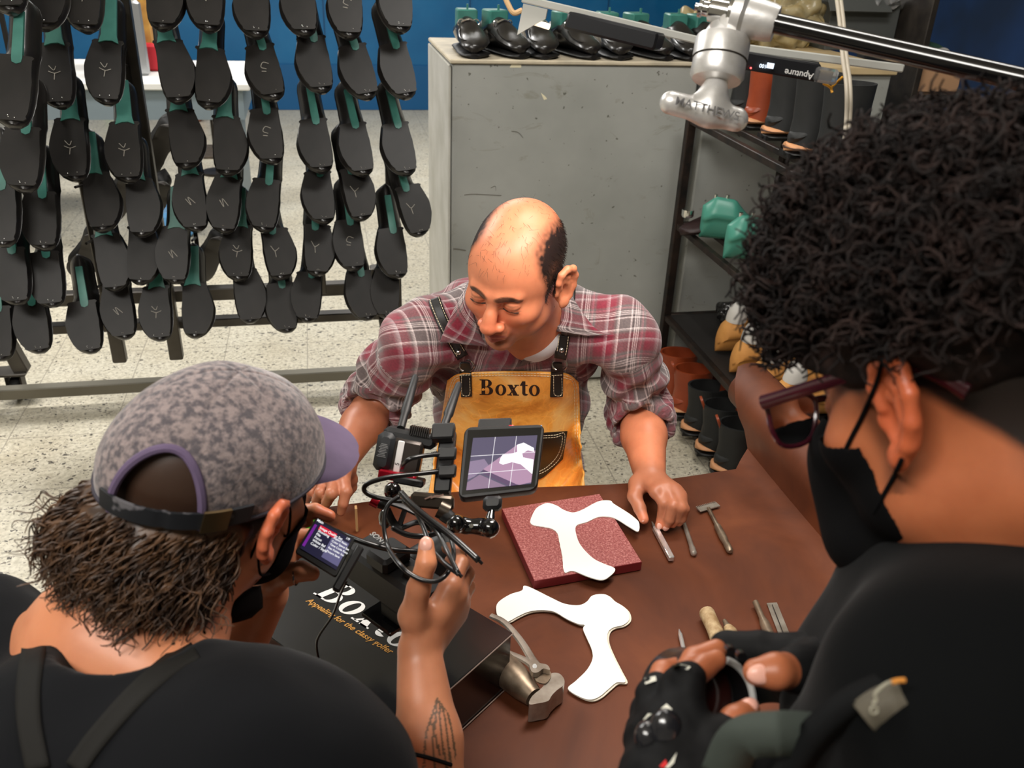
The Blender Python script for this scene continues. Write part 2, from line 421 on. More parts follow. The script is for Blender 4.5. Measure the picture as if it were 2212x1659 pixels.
# ---------------------------------------------------------------- grey metal cabinets behind the craftsman
def mat_cab(name, seed):
    m, nt, b = newmat(name); co = _coord(nt, 'Object'); 
    base = _ramp(nt, _noise(nt, co, 2.2, 4), [(.3, s3(139, 141, 136)), (.7, s3(160, 161, 156))])
    st = _ramp(nt, _noise(nt, _coord(nt, 'Object', (1, 1, 2.2)), 5.5 + seed, 5, .7, 1.2), [(.60, (1, 1, 1)), (.76, (.72, .70, .62))])
    base = _mix(nt, 1, base, st, 'MULTIPLY')
    sp = _ramp(nt, _noise(nt, co, 38, 2), [(.26, (.25, .24, .2)), (.285, (1, 1, 1))])
    base = _mix(nt, .8, base, sp, 'MULTIPLY')
    nt.links.new(base, b.inputs['Base Color']); b.inputs['Roughness'].default_value = .45
    return m
mc = mat_cab('grey_enamel', 0); m_dark = M('dark_steel', s3(42, 38, 35), .5, .4, col2=s3(60, 54, 48), ns=14)
ct = thing('metal_cabinet', 'large grey painted metal cabinet with loafers on top, behind the seated craftsman', 'cabinet', (.95, 3.75, 0))
x0, x1, y0, y1, zt = .487, 1.455, 3.37, 4.02, 1.36
part('cabinet_body', B().box(((x0 + x1) / 2, (y0 + y1) / 2, (zt + .02) / 2), (x1 - x0, y1 - y0, zt - .02), bev=.006), mc, ct)
part('top_panel', B().box(((x0 + x1) / 2, (y0 + y1) / 2, zt + .008), (x1 - x0 + .02, y1 - y0 + .02, .016), bev=.004), M('pale_worktop', s3(196, 184, 160), .6, col2=s3(170, 160, 140), ns=9), ct)
part('side_panel', B().box((x0 - .008, (y0 + y1) / 2, zt / 2 + .01), (.01, y1 - y0 - .01, zt - .03), bev=.003), M('pale_side', s3(190, 188, 180), .5, col2=s3(172, 170, 160), ns=6), ct, label='pale side panel')
bd = B()
def scuff(b, pts, y=y0 - .0012, w=.0035):
    q = spline([PY(x, yy, y) for x, yy in pts], 5); b.tube(q, w, 4, flat=.1)
scuff(bd, [(1105, 283), (1120, 286), (1130, 297)], w=.002)
scuff(bd, [(1003, 421), (1020, 419), (1045, 420), (1083, 422)], w=.002); scuff(bd, [(1060, 406), (1070, 402), (1071, 412)], w=.0015)
scuff(bd, [(980, 537), (992, 538), (1006, 541)], w=.003)
part('scratch', bd, M('scratch_brown', s3(84, 72, 56), .8), ct)
b = B(); a = [PY(x, y, y0 - .001) for x, y in ((1101, 146), (1108, 133), (1126, 132), (1126, 146))]; b.add(np.array(a), [(0, 3, 2, 1)])
b.add(np.array([PY(x, y, y0 - .001) for x, y in ((1168, 200), (1178, 208), (1182, 214), (1175, 216))]), [(0, 3, 2, 1)])
part('tape_remnant', b, M('masking_tape', s3(214, 206, 176), .7), ct)
ct2 = thing('metal_cabinet', 'grey metal cabinet with tan wooden top, beyond the boots at the far right', 'cabinet', (1.9, 3.9, 0))
part('cabinet_body', B().box((1.88, 3.84, .67), (.79, 1.0, 1.34), bev=.006), mat_cab('grey_enamel_two', 1), ct2)
part('top_panel', B().box((1.88, 3.84, 1.355), (.81, 1.04, .03), bev=.004), M('tan_board', s3(202, 180, 140), .6, col2=s3(186, 164, 124), ns=5), ct2, label='tan wooden top')

# ---------------------------------------------------------------- far left work table and odds and ends seen through the shoe rack
t = thing('work_table', 'white topped grey work table seen through the shoe rack', 'table', (-2.6, 7.5, 0))
zt_ = .92; pa = PZ(296, 172, zt_)
part('tabletop', B().box((pa[0] - .55, pa[1] + .35, zt_ - .02), (2.4, .95, .04), bev=.006), M('white_laminate', s3(225, 225, 222), .4), t)
part('cabinet_body', B().box((pa[0] - .55, pa[1] + .36, .79), (2.3, .85, .18)).box((pa[0] - 1.6, pa[1] + .36, .35), (.07, .8, .70)).box((pa[0] + .5, pa[1] + .36, .35), (.07, .8, .70)), M('blue_grey_paint', s3(118, 132, 140), .5), t)
def sm(n_, px, py, z, d, mat, lab, cat, rz=0, yy=0):
    c = PZ(px, py, z) if not yy else np.array([*PY(px, py, yy)[:2], z]); R = np.array(Matrix.Rotation(rz, 3, 'Z'))
    return solo(n_, B().box((c[0], c[1], z + d[2] / 2), d, R, bev=min(d) * .15), mat, lab, cat)
sm('machine_housing', 298, 125, zt_, (.10, .16, .42), M('steel_plate', s3(180, 182, 184), .3, .7), 'upright steel machine housing standing on the far white table', 'machine', .3, 6.0)
sm('red_block', 326, 112, zt_, (.13, .10, .16), M('red_plastic', s3(190, 36, 48), .4), 'small red block beside the steel housing on the far white table', 'block', 0, 6.15)
sm('cardboard_box', 403, 172, .0, (.24, .3, .50), M('orange_brown', s3(150, 84, 52), .7), 'orange-brown box on the floor beyond the rack beside the far table', 'box', 0, 9.3)
sm('plastic_crate', 378, 500, .0, (.26, .3, .16), M('sky_blue_plastic', s3(96, 160, 215), .4), 'light blue plastic crate on the floor behind the shoe rack', 'crate')
sm('foam_sack', 283, 30, zt_, (.22, .2, .62), M('yellow_sponge', s3(196, 150, 70), .8, col2=s3(150, 100, 40), ns=6), 'ochre yellow sack piled on the far white table', 'sack', 0, 6.3)
sm('green_bottle', 236, 242, .0, (.09, .09, .24), M('green_plastic', s3(30, 150, 70), .4), 'green bottle on the floor far behind the shoe rack', 'bottle')
sm('floor_mat', 440, 330, .0, (.3, .45, .02), M('brown_mat', s3(92, 82, 70), .8, col2=s3(60, 52, 46), ns=40), 'small brown ribbed mat on the terrazzo behind the rack', 'mat')
c = P(264, 95, 6.2)
fl = thing('work_lamp', 'bright work lamp glowing behind the left end of the shoe rack', 'lamp', c)
part('lamp_shade', B().lathe(c + [0, .03, 0], (0, 1, 0), [(.0, .08), (.12, .07), (.16, -.02), (.14, -.03)], 24), m_dark, fl)
part('bulb', B().ell(c, (.11, .06, .2)), M('lamp_glow', (1, .9, .8), .5, emit=(1, .86, .72), es=14), fl)
part('stand', B().cyl(c - [0, -.02, .12], (c[0], c[1] + .02, .0), .018), m_dark, fl)
q0 = PY(441, 125, 7.2); tl = thing('second_glow_tube', 'upright glowing tube added for a second bright patch, between shoes of the second row', 'lamp', (q0[0], q0[1], 0)); part('tube', B().cyl(PY(441, 62, 7.2), q0, .03), M('lamp_glow', (1, .9, .8), .5), tl); part('stand', B().cyl(q0, (q0[0], q0[1], .02), .012).cyl((q0[0], q0[1], .02), (q0[0], q0[1], 0), .12), m_dark, tl)  # glowing tube and stand added for a second patch of lamp glow
# ---------------------------------------------------------------- shoe builder: loft along the length
# local axes of a shoe: toe at -Y, heel at +Y, sole at z=0, up +Z
WPT = [(0, .012), (.03, .028), (.10, .041), (.2, .049), (.32, .051), (.45, .044), (.6, .036), (.75, .034), (.9, .034), (.95, .0295), (.975, .0235), (.99, .016), (1, .008)]
def wid(t, s=1.): return np.interp(t, [a for a, _ in WPT], [q for _, q in WPT]) * s
def bend(t): return .010 * math.sin(min(1, t / .55) * PI) - .004 * (t > .55)
def loft_shoe(b, L, hp, n=24, ws=1., z0=0., tmax=1., side=1, top_in=.55, cut=None, m=26):
    """hp: height profile [(t,h)]; cut: list of (t, open) where the top is left open"""
    ts = np.concatenate([[0, .015], np.linspace(.04, .95, m), [.965, .978, .99, 1]]); rings = []
    for t in ts:
        w = wid(t, ws); h = np.interp(t, [q[0] for q in hp], [q[1] for q in hp]); cx = bend(t) * side; r = []
        for a in np.arange(n) / n * 2 * PI:
            ca, sa = math.cos(a), math.sin(a); x = np.sign(ca) * abs(ca) ** .72 * w
            zz = (sa + 1) / 2; zz = zz ** (.6 if zz < .5 else .85) if sa > -.98 else 0
            x *= 1 - (1 - top_in) * max(0, sa) ** 1.6 * min(1, h / .09)
            r.append((cx + x, -L / 2 + L * t, z0 + h * zz))
        rings.append(r)
    b.loft(rings)
def outline(L, t0, t1, ws, side=1, n=14, y0=None):
    ts = np.linspace(t0, t1, n); R = [(bend(t) * side + wid(t, ws), -L / 2 + L * t) for t in ts]
    Lf = [(bend(t) * side - wid(t, ws), -L / 2 + L * t) for t in ts[::-1]]
    return R + Lf
UPH = [(0, .030), (.05, .040), (.2, .052), (.4, .066), (.55, .082), (.7, .088), (.9, .082), (1, .06)]
m_up = M('black_calf', s3(22, 20, 20), .32, col2=s3(30, 27, 25), ns=10, coat=.3, bump=.25, bs=260, bd=.0006)
m_board = M('insole_board', s3(36, 33, 31), .42, col2=s3(24, 22, 20), ns=7, spec=.28)
m_last = M('green_last', s3(62, 122, 110), .4, col2=s3(48, 104, 94), ns=16)
m_nail = M('bright_tack', (.9, .9, .88), .18, 1)
m_chalk = M('chalk', s3(190, 184, 172), .9)
def proto_shoe(name, wide, marks, side=1):
    r = thing(name, 'x', 'shoe', (0, 0, 0), group='lasted shoes hanging on the rack')
    L = .30
    b = B(); loft_shoe(b, L, UPH, ws=1.0, side=side); part('upper', b, m_up, r, ang=85)
    # board on the underside, slightly proud of the folded-under leather
    top = outline(L, .035, .56 if wide else .52, .90, side, 16); top = cspline(top, 2)
    # plate built below z=0
    b = plate(top, -.0045, .005, dz=[-.010 * max(0, (y / L + .5) - .45) ** 0 * 0 for x, y in top]); part('insole', b, m_board, r, ang=30)
    if wide: poly = [(-.024, .008), (-.019, .03), (-.0175, .135), (.0175, .135), (.019, .03), (.025, .008), (.008, .014), (-.008, .015)]
    else: poly = [(.008 * math.cos(a) - .002, .015 - .008 * math.sin(a)) for a in np.linspace(PI, 0, 8)][::-1]; poly = [(x, y) for x, y in poly]; poly = [(-.0115, .0), (-.009, -.010), (0, -.014), (.009, -.010), (.0105, .0), (.0095, .11), (-.0095, .11)]
    poly = [(x + bend(.7) * side, y) for x, y in poly]
    b = plate(poly, -.0095 if wide else -.007, .012); part('shoe_last', b, m_last, r)
    for q in range(random.choice((1, 2, 3))):
        x = random.uniform(-.012, .014); part('nail', B().ell((x + bend(.05) * side, -L / 2 + .014 + random.uniform(0, .006), -.005), (.0013, .0013, .0012), n=8, m=5), m_nail, r)
    if marks:
        b = B()
        for pl in marks:
            p = np.array(pl) * .012; b.tube(spline([(x + .004, y - .065, -.0048) for x, y in p], 4), .0006, 5)
        part('chalk_mark', b, m_chalk, r)
    return r
Y1 = [[(-1.2, .4), (0, 0), (1.2, .5)], [(0, 0), (.2, -1.4)], [(-.4, 1.6), (.1, .7), (1, 1.7)]]
Y2 = [[(-1, .8), (.1, .1), (.8, 1.2), (1, 1.5)], [(.1, .1), (0, -1.5)]]
Z1 = [[(-.9, -.6), (.6, 1), (.1, -1), (1.2, .6)]]
U1 = [[(-1, 1), (.2, 1.5), (.9, .4), (-.2, -.2)], [(0, -.8), (1, -.6)]]
protos = [proto_shoe('lasted_shoe', True, Y1), proto_shoe('lasted_shoe', True, None, -1), proto_shoe('lasted_shoe', False, Y2, -1),
          proto_shoe('lasted_shoe', False, None), proto_shoe('lasted_shoe', False, U1, 1), proto_shoe('lasted_shoe', True, Z1, 1)]
used = [False] * len(protos)
# rows of (toe x, toe y, column name, lean in degrees, prototype, rack depth)
rows = {
 'top row': [(20, 22, 3, 0, 2.66), (92, 58, 0, 1, 2.85), (185, 62, 0, 0, 2.9), (348, 58, -2, 1, 3.0), (450, 62, -3, 5, 3.0), (555, 75, 0, 3, 3.0), (660, 72, 2, 3, 3.0), (757, 78, 0, 4, 3.0), (867, 65, 0, 3, 3.0)],
 'second row': [(25, 270, -4, 3, 2.55), (130, 228, 4, 0, 2.95), (230, 222, -4, 0, 2.98), (385, 218, 6, 1, 3.0), (448, 228, -5, 1, 3.0), (594, 210, 12, 4, 3.0), (698, 195, 9, 3, 3.0), (798, 208, 13, 3, 3.0), (882, 208, 12, 3, 3.0)],
 'third row': [(50, 410, -2, 3, 2.72), (162, 388, 3, 0, 2.95), (278, 390, 3, 0, 2.97), (402, 360, 4, 1, 3.0), (490, 375, -2, 1, 3.0), (590, 350, 5, 4, 3.0), (698, 368, 6, 3, 3.0), (788, 375, 9, 3, 3.0), (882, 375, 10, 3, 3.0)],
 'fourth row': [(5, 530, 0, 3, 2.75), (95, 537, 2, 3, 2.85), (220, 497, 5, 1, 2.95), (305, 509, 0, 1, 3.0), (425, 497, 5, 5, 3.0), (484, 501, -6, 5, 3.0), (570, 498, -7, 3, 3.0), (702, 480, 3, 3, 3.0), (782, 474, 8, 2, 3.0), (908, 508, 13, 2, 3.0)],
 'fifth row': [(36, 657, 3, 3, 2.85), (112, 662, 4, 3, 2.9), (247, 627, 6, 1, 3.0), (300, 612, -5, 1, 3.0), (378, 611, -3, 5, 3.0), (516, 604, -3, 0, 3.0), (607, 602, 5, 2, 3.0), (684, 593, -3, 2, 3.0), (767, 582, 3, 4, 3.0), (862, 599, 5, 3, 3.0)],
 'bottom row': [(0, 778, 2, 3, 2.9), (85, 762, 7, 3, 2.92), (196, 762, 5, 3, 2.95), (270, 731, 8, 5, 3.0), (346, 735, 3, 0, 3.0), (420, 728, -2, 1, 3.0), (541, 697, 3, 1, 3.0), (622, 717, 6, 3, 3.0), (664, 694, -7, 3, 3.0), (798, 690, 8, 3, 3.0), (838, 686, -3, 3, 3.0)]}
ordn = ['leftmost', 'second from the left', 'third from the left', 'fourth from the left', 'fifth from the left', 'sixth from the left', 'fifth from the right', 'fourth from the right', 'third from the right', 'second from the right', 'rightmost']
looks = ['chalk-marked wide-last', 'unmarked wide-last', 'chalk-marked narrow-last', 'unmarked narrow-last', 'chalk-looped narrow-last', 'chalk-scribbled wide-last']
def posname(i, n):
    if n - 1 - i <= 3: return ['rightmost', 'second from the right', 'third from the right', 'fourth from the right'][n - 1 - i]
    return ['leftmost', 'second from the left', 'third from the left', 'fourth from the left', 'fifth from the left', 'sixth from the left', 'seventh from the left'][i]
tilt = math.radians(33)
for rn_, lst in rows.items():
    for i, (px, py, lean, k, Y) in enumerate(lst):
        Y -= 0.0
        toe = PY(px, py, Y); la = math.radians(lean + random.uniform(-1, 1)); ti = tilt + random.uniform(-.06, .06)
        # heel direction: up and back; sole normal faces the viewer
        hd = np.array([-math.sin(la), math.sin(ti) * math.cos(la), math.cos(ti) * math.cos(la)]); hd = _n(hd)
        nz = np.array([0.06, -math.cos(ti), math.sin(ti)]); nz = _n(nz - hd * nz.dot(hd)); zz = -nz; xx = np.cross(hd, zz)
        R = frame(xx, hd, zz); sc_ = 1.16 if Y > 2.8 else 1.2
        loc = toe + hd * .15 * sc_
        lab = f'black {looks[k]} shoe, {posname(i, len(lst))}, {rn_} of the rack'
        dup(protos[k], loc, quat(R), lab, sc_)
for p in protos:
    for o in list(p.children): bpy.data.objects.remove(o)
    bpy.data.objects.remove(p)

# finished loafer-like shoes hung on the far side of the rack, seen from the side
m_far = M('black_suede', s3(20, 19, 19), .7)
for i, (px, py, rz, w) in enumerate([(338, 325, .5, 'beside the third row'), (452, 560, .4, 'beside the fifth row'), (260, 425, .5, 'beside the fourth row'), (188, 555, .4, 'left of the fifth row'), (330, 445, .45, 'between two fourth row shoes')]):
    r = thing('hanging_shoe', f'dark shoe on the far side of the rack, {w}', 'shoe', PY(px, py, 3.5), group='shoes on the far side of the rack')
    c = PY(px, py, 3.5); b = B(); hp = [(0, .02), (.2, .04), (.5, .06), (.6, .085), (.8, .07), (1, .075)]
    loft_shoe(b, .28, hp); v = b.verts(); Rm = np.array((Matrix.Rotation(-1.0, 3, 'X') @ Matrix.Rotation(PI + rz, 3, 'Z')).to_3x3()); v = v @ Rm.T + c; part('upper', (v, b.f), m_far, r)
    b = B(); loft_shoe(b, .285, [(0, .006), (.7, .006), (.72, .02), (1, .02)], ws=1.04, z0=-.012); v = b.verts() @ Rm.T + c; part('sole', (v, b.f), M('dull_sole', s3(70, 66, 62), .5), r)

# ---------------------------------------------------------------- the rolling rack itself
rk = thing('shoe_rack', 'long rolling steel rack full of hanging lasted shoes', 'rack', (-.5, 3.35, 0))
m_tube = M('grey_tube', s3(70, 66, 62), .42, .6, col2=s3(92, 88, 82), ns=5)
for px, nm in ((838, 'post'), (268, 'post'), (120, 'post')):
    x = PY(px, 30, 3.32)[0]
    part('post', B().box((x, 3.32, 1.0), (.05, .04, 1.5), bev=.004), m_tube, rk)
for px in (660, 748): 
    x = PY(px, 60, 3.34)[0]; part('upright', B().box((x, 3.34, 1.12), (.028, .03, 1.25), bev=.003), m_tube, rk)
part('top_bar', B().box((-.72, 3.3, 1.74), (2.1, .03, .035), bev=.003), m_tube, rk)
for px in (748, 660, 578, 478, 395, 300, 160, 60, -20):
    x = PY(px, 300, 3.30)[0]; b = B().box((x, 3.30, 1.15), (.014, .012, 1.2))
    for z in (1.55, 1.35, 1.15, .95, .75, .58): b.cyl((x, 3.30, z), (x, 3.20, z + .02), .005, n=6)
    part('hanging_rod', b, M('rail_dark', s3(46, 43, 40), .5, .5), rk)
for (pa, pb), Y, h in ((((0, 655), (840, 588)), 3.4, .05), (((0, 716), (840, 658)), 3.4, .035)):
    A = PY(*pa, Y); Bq = PY(*pb, Y); z = (A[2] + Bq[2]) / 2
    part('lower_beam', B().box(((A[0] - .6 + .27) / 2, Y, z - h / 2), (.27 - A[0] + .6, .05, h), bev=.004), m_tube, rk)
A = PZ(0, 849, .09); part('floor_beam', B().box((-.72, 3.43, .085), (2.2, .05, .045), bev=.004), M('pale_beam', s3(120, 116, 104), .5, .4), rk)
for x in (-1.33, .22):
    part('foot', B().box((x, 3.40, .33), (.06, .05, .5), np.array(Matrix.Rotation(.12 * (1 if x < 0 else -1), 3, 'Y')), bev=.004), m_tube, rk)
x = PZ(60, 835, 0)[0]
b = B().box((x, 3.52, .135), (.12, .09, .012), bev=.003); b.box((x, 3.52, .30), (.055, .055, .34), np.array(Matrix.Rotation(-.25, 3, 'Y')), bev=.004); part('caster_plate', b, m_tube, rk)
b = B().lathe((x - .018, 3.54, .055), (1, 0, 0), [(.0, 0), (.045, 0), (.05, .006), (.05, .03), (.045, .036), (0, .036)], 20); cs = part('caster_wheel', b, M('rubber', s3(25, 24, 23), .6), rk)
b = B().box((x - .028, 3.53, .085), (.006, .05, .09), bev=.001).box((x + .028, 3.53, .085), (.006, .05, .09), bev=.001).box((x, 3.53, .125), (.06, .05, .008)); part('caster_fork', b, m_dark, rk)

# ---------------------------------------------------------------- loafers on the grey cabinet
def loafer(lab, px, py, rz, bit=True, Y=3.54, sc_=1.18):
    c = PZ(px, py, 1.376); c = np.array([c[0], Y, 1.376])
    r = thing('loafer', lab, 'shoe', c, group='loafers on the grey cabinet'); R = np.array(Matrix.Rotation(rz, 3, 'Z')) * sc_
    T = lambda b: (b.verts() @ R.T + c, b.f)
    b = B(); loft_shoe(b, .285, [(0, .028), (.1, .042), (.3, .060), (.5, .092), (.62, .098), (.8, .075), (1, .075)], z0=.014); part('upper', T(b), m_up, r, ang=85)
    b = B(); loft_shoe(b, .295, [(0, .016), (.68, .016), (.7, .016), (1, .016)], ws=1.08, top_in=1); part('sole', T(b), M('black_rubber_sole', s3(14, 13, 13), .5), r)
    b = B(); b.tube(cspline([(.031, -.105, .052), (.0, -.115, .05), (-.031, -.105, .052), (-.036, -.06, .062), (-.025, -.02, .077), (.025, -.02, .077), (.036, -.06, .062)], 4), .0022, 6, closed=True); part('apron_seam', T(b), m_up, r)
    b = B().box((0, .055, .098), (.066, .07, .062), bev=.004); b.box((0, .03, .136), (.006, .006, .018)); part('shoe_last', T(b), m_last, r, label='green plastic last')
    if bit:
        b = B()
        for sx in (-1, 1): b.tube(cspline([(sx * .024 + .011 * math.cos(a), -.004 + .003 * math.cos(a), .092 + .010 * math.sin(a)) for a in np.arange(8) / 8 * 2 * PI], 3), .0022, 6, closed=True)
        b.tube(spline([(-.024, -.008, .094), (0, -.012, .103), (.024, -.008, .094)], 4), .003, 6); part('metal_bit', T(b), m_nail, r)
    return r
side_w = ['leftmost', 'second from the left', 'third from the left', 'fourth from the left', 'fifth from the left', 'sixth from the left', 'seventh from the left', 'rightmost']
for i, px in enumerate((1008, 1078, 1150, 1222, 1300, 1368, 1440, 1495)):
    loafer(f'black loafer {"with silver bit " if i < 4 else "with laces hidden "}on the grey cabinet, {side_w[i]} in the row' if i < 4 else f'plain black loafer on the grey cabinet, {side_w[i]} in the row', px, 112, (-.08, .22)[i % 2] + .05, i < 4)

# ---------------------------------------------------------------- steel shelving unit on the right
sh = thing('shelving_unit', 'black steel shelving unit holding boots and shoes, right of the grey cabinet', 'shelf', (1.6, 2.6, 0))
m_sh = M('black_angle_iron', s3(26, 23, 22), .5, .5, col2=s3(52, 40, 34), ns=18)
SX0, SX1, SY0, SY1 = 1.40, 1.82, 1.95, 3.26
for x in (SX0, SX1):
    for y in (SY0, SY1): part('post', B().box((x, y, .62 if not (x == SX0 and y == SY1) else .60), (.034, .034, 1.24), bev=.003), m_sh, sh)
SZ = (1.19, .772, .37, .045)
for z in SZ:
    for x in (SX0, SX1): part('rail', B().box((x, (SY0 + SY1) / 2, z - .012), (.024, SY1 - SY0, .024), bev=.002), m_sh, sh)
    for y in (SY0, SY1): part('rail', B().box(((SX0 + SX1) / 2, y, z - .012), (SX1 - SX0, .024, .024), bev=.002), m_sh, sh)
    if z in (.37, .045):
        part('shelf_board', B().box(((SX0 + SX1) / 2, (SY0 + SY1) / 2, z - .004), (SX1 - SX0 - .026, SY1 - SY0 - .03, .006)), M('dark_board', s3(34, 31, 30), .55), sh)
    else:
        for x in (1.50, 1.72): part('rail', B().box((x, (SY0 + SY1) / 2, z - .01), (.02, SY1 - SY0, .02), bev=.002), m_sh, sh)

def boot(name, lab, grp, c, rz, mu, mw, h=.19, sc_=1., strap=None, lining=None, stripes=0):
    r = thing(name, lab, 'boot' if h > .1 else 'shoe', c, group=grp); R = np.array(Matrix.Rotation(rz, 3, 'Z')) * sc_
    T = lambda b: (b.verts() @ R.T + c, b.f); n = 24
    # vamp
    b = B(); loft_shoe(b, .28, [(0, .03), (.1, .045), (.3, .06), (.5, .085), (.7, .09), (.85, .06), (1, .03)], z0=.028)
    part('vamp', T(b), mu, r, ang=85)
    # shaft: open tube with rim
    prof = [(.026, .002, 1.04), (.06, 0, 1.02), (.09, .0, .98), (h * .75, .004, .98), (h, .006, 1.05), (h, .006, .93), (h * .7, .004, .85)]
    rings = [[(math.cos(a) * .043 * s, .075 + dy + math.sin(a) * .060 * s, z) for a in np.arange(n) / n * 2 * PI] for z, dy, s in prof]
    b = B(); b.loft(rings, cap=False); b.loft([rings[-1], [(0, .08, h * .68)] * n], cap=False); part('shaft', T(b), mu, r)
    b = B(); loft_shoe(b, .295, [(0, .022), (1, .022)], ws=1.1, top_in=1, z0=.012); part('welt', T(b), mw, r)
    b = B(); loft_shoe(b, .295, [(0, .014), (.6, .014), (1, .014)], ws=1.1, top_in=1); 
    b.box((0, .1, .004), (.06, .09, .012)); part('outsole', T(b), M('black_rubber_sole', s3(14, 13, 13), .5), r)
    if stripes: 
        b = B(); loft_shoe(b, .300, [(0, .006), (1, .006)], ws=1.13, top_in=1, z0=.020); part('welt_stripe', T(b), M('dark_stripe', s3(70, 46, 36), .6), r)
    if strap: part('pull_tab', T(B().tube(spline([(-.006, .135, h - .02), (-.012, .15, h + .015), (.012, .15, h + .015), (.006, .135, h - .02)], 5), .004, 6, flat=.5)), strap, r)
    if lining: part('lining', T(B().box((0, .035, h - .012), (.05, .010, .04), bev=.003)), lining, r)
    b = B()
    for k in range(4): b.tube(spline([(-.022, -.012 + k * .016, .085 + k * .013), (0, -.018 + k * .016, .096 + k * .013), (.022, -.012 + k * .016, .085 + k * .013)], 3), .0022, 5)
    part('laces', T(b), M('dark_lace', s3(28, 26, 24), .8), r)
    return r
m_rust = M('rust_leather', s3(150, 66, 34), .4, col2=s3(128, 52, 26), ns=9); m_tanw = M('tan_welt', s3(206, 148, 104), .55); m_blk = M('matt_black_leather', s3(24, 25, 25), .6, col2=s3(32, 33, 33), ns=12, bump=.2, bs=180)
G1 = 'work boots on the top shelf'
tops = [(1588, 262, m_blk, 'black boot at the back end of the top shelf, left of the rust one'), (1622, 280, m_rust, 'glossy rust red boot standing on the top shelf'), (1668, 302, m_blk, 'tall black boot directly right of the rust boot on the top shelf'),
        (1718, 340, m_blk, 'tall black boot with folded collar, second right of the rust boot'), (1775, 372, m_blk, 'tall black boot with brown welt, nearest the curly hair')]
for i, (px, py, mu, lab) in enumerate(tops):
    c = PZ(px, py, 1.19) + np.array([.155, .02, 0])
    boot('work_boot', lab, G1, c, 1.50, mu, m_tanw if i < 4 else M('brown_welt', s3(92, 68, 62), .6), h=.205, sc_=1.25, stripes=1)
m_tan = M('tan_nubuck', s3(208, 148, 78), .7, col2=s3(192, 132, 66), ns=14); m_whl = M('white_last', s3(200, 196, 190), .5)
for i, (px, py) in enumerate(((1556, 762), (1588, 808), (1632, 852), (1676, 900))):
    c = PZ(px, py, .376) + np.array([.165, .0, 0])
    w = ['farthest', 'second', 'third', 'nearest'][i]
    r = thing('lasted_bootie', f'tan leather shoe on a white last, {w} of the four on the middle shelf', 'shoe', c, group='tan shoes on the middle shelf'); R = np.array(Matrix.Rotation(1.45, 3, 'Z')) * 1.35; T = lambda b: (b.verts() @ R.T + c, b.f)
    b = B(); loft_shoe(b, .27, [(0, .03), (.1, .045), (.3, .06), (.55, .095), (.8, .105), (.94, .095), (1, .05)], z0=.0, ws=1.15, top_in=.7); part('upper', T(b), m_tan, r, ang=85)
    b = B(); b.lathe((0, .085, .095), (0, 0, 1), [(.03, 0), (.028, .02), (.02, .045), (.008, .055), (0, .056)], 16); part('shoe_last', T(b), m_whl, r, label='white last top')
    b = B().tube(spline([(-.047, -.09, .04), (-.035, -.05, .075), (0, -.035, .088), (.035, -.05, .075), (.047, -.09, .04)], 6), .0014, 5); part('seam', T(b), m_tan, r)
for i, (px, py, mu, lab) in enumerate([(1436, 862, m_rust, 'brown boot at the far end of the bottom shelf'), (1466, 900, m_rust, 'brown boot, second from the far end of the bottom shelf'), (1496, 940, m_blk, 'dark boot beside the brown boots on the bottom shelf'), (1528, 984, m_blk, 'dark boot with tan lining, middle of the bottom shelf'), (1562, 1028, m_blk, 'dark boot with tan lining nearest the table, on the bottom shelf'), (1630, 1062, m_rust, 'brown boot partly hidden behind the table edge and leather roll')]):
    boot('ankle_boot', lab, 'boots on the bottom shelf', PZ(px, py, .047) + np.array([.15, .0, 0]), 1.35, mu, m_tanw, h=.16, sc_=1.3, strap=m_rust if i != 2 else None, lining=m_rust if i > 1 else None)
# middle shelf: wrapped shoe and green lasts; lower: bag and board
c = np.array([1.47, 3.13, .775]); b = B(); loft_shoe(b, .27, [(0, .03), (.3, .055), (.6, .08), (1, .075)]); R = np.array((Matrix.Rotation(.35, 3, 'Z') @ Matrix.Rotation(-1.57, 3, 'Z')).to_3x3())
r = thing('ankle_shoe', 'dark brown shoe lying across the shelf rail by the post', 'shoe', c); part('upper', (b.verts() @ R.T + c, b.f), M('oxblood', s3(38, 20, 20), .5), r, ang=85); b = B().lathe((c[0] - .09, c[1], c[2] + .06), (0, 0, 1), [(.02, 0), (.024, .006), (.024, .03), (0, .03)], 14); part('buckle', b, m_nail, r)
for i, (px, py) in enumerate(((1596, 505), (1652, 535))):
    c = PX(px, py, 1.55); c[2] = .775; r = thing('green_shoe_last', ('green plastic shoe last behind the curly hair on the upper middle shelf', 'pale green shoe last nearest the curly hair on the upper middle shelf')[i], 'shoe last', c, group='green lasts on the shelf')
    R = np.array((Matrix.Rotation(1.2 + i * .2, 3, 'Z')).to_3x3()) * 1.25; b = B(); loft_shoe(b, .24, [(0, .03), (.2, .05), (.45, .085), (.6, .125), (.85, .13), (1, .10)], ws=1.0, top_in=.45); part('last_body', (b.verts() @ R.T + c, b.f), M('green_last_b', s3(70, 140, 122), .35), r, ang=85)
    b = B().cyl((0, .05, .125), (0, .05, .136), .006).cyl((0, .085, .12), (0, .085, .135), .006); part('last_pin', (b.verts() @ R.T + c, b.f), m_nail, r)
c = np.array([1.66, 3.06, .376]); pr = [E_(c + [0, 0, .04], (.10, .12, .045)), E_(c + [.03, -.12, .035], (.07, .09, .04), k=.03), E_(c + [-.04, .05, .06], (.05, .06, .035), k=.03)]
v, q = sdf_mesh(pr, .006); v = v + vnormals(v, q) * (np.abs(vnoise(v, 26, 3)) * .03 - .006)[:, None]; v[:, 2] = np.maximum(v[:, 2], .371)
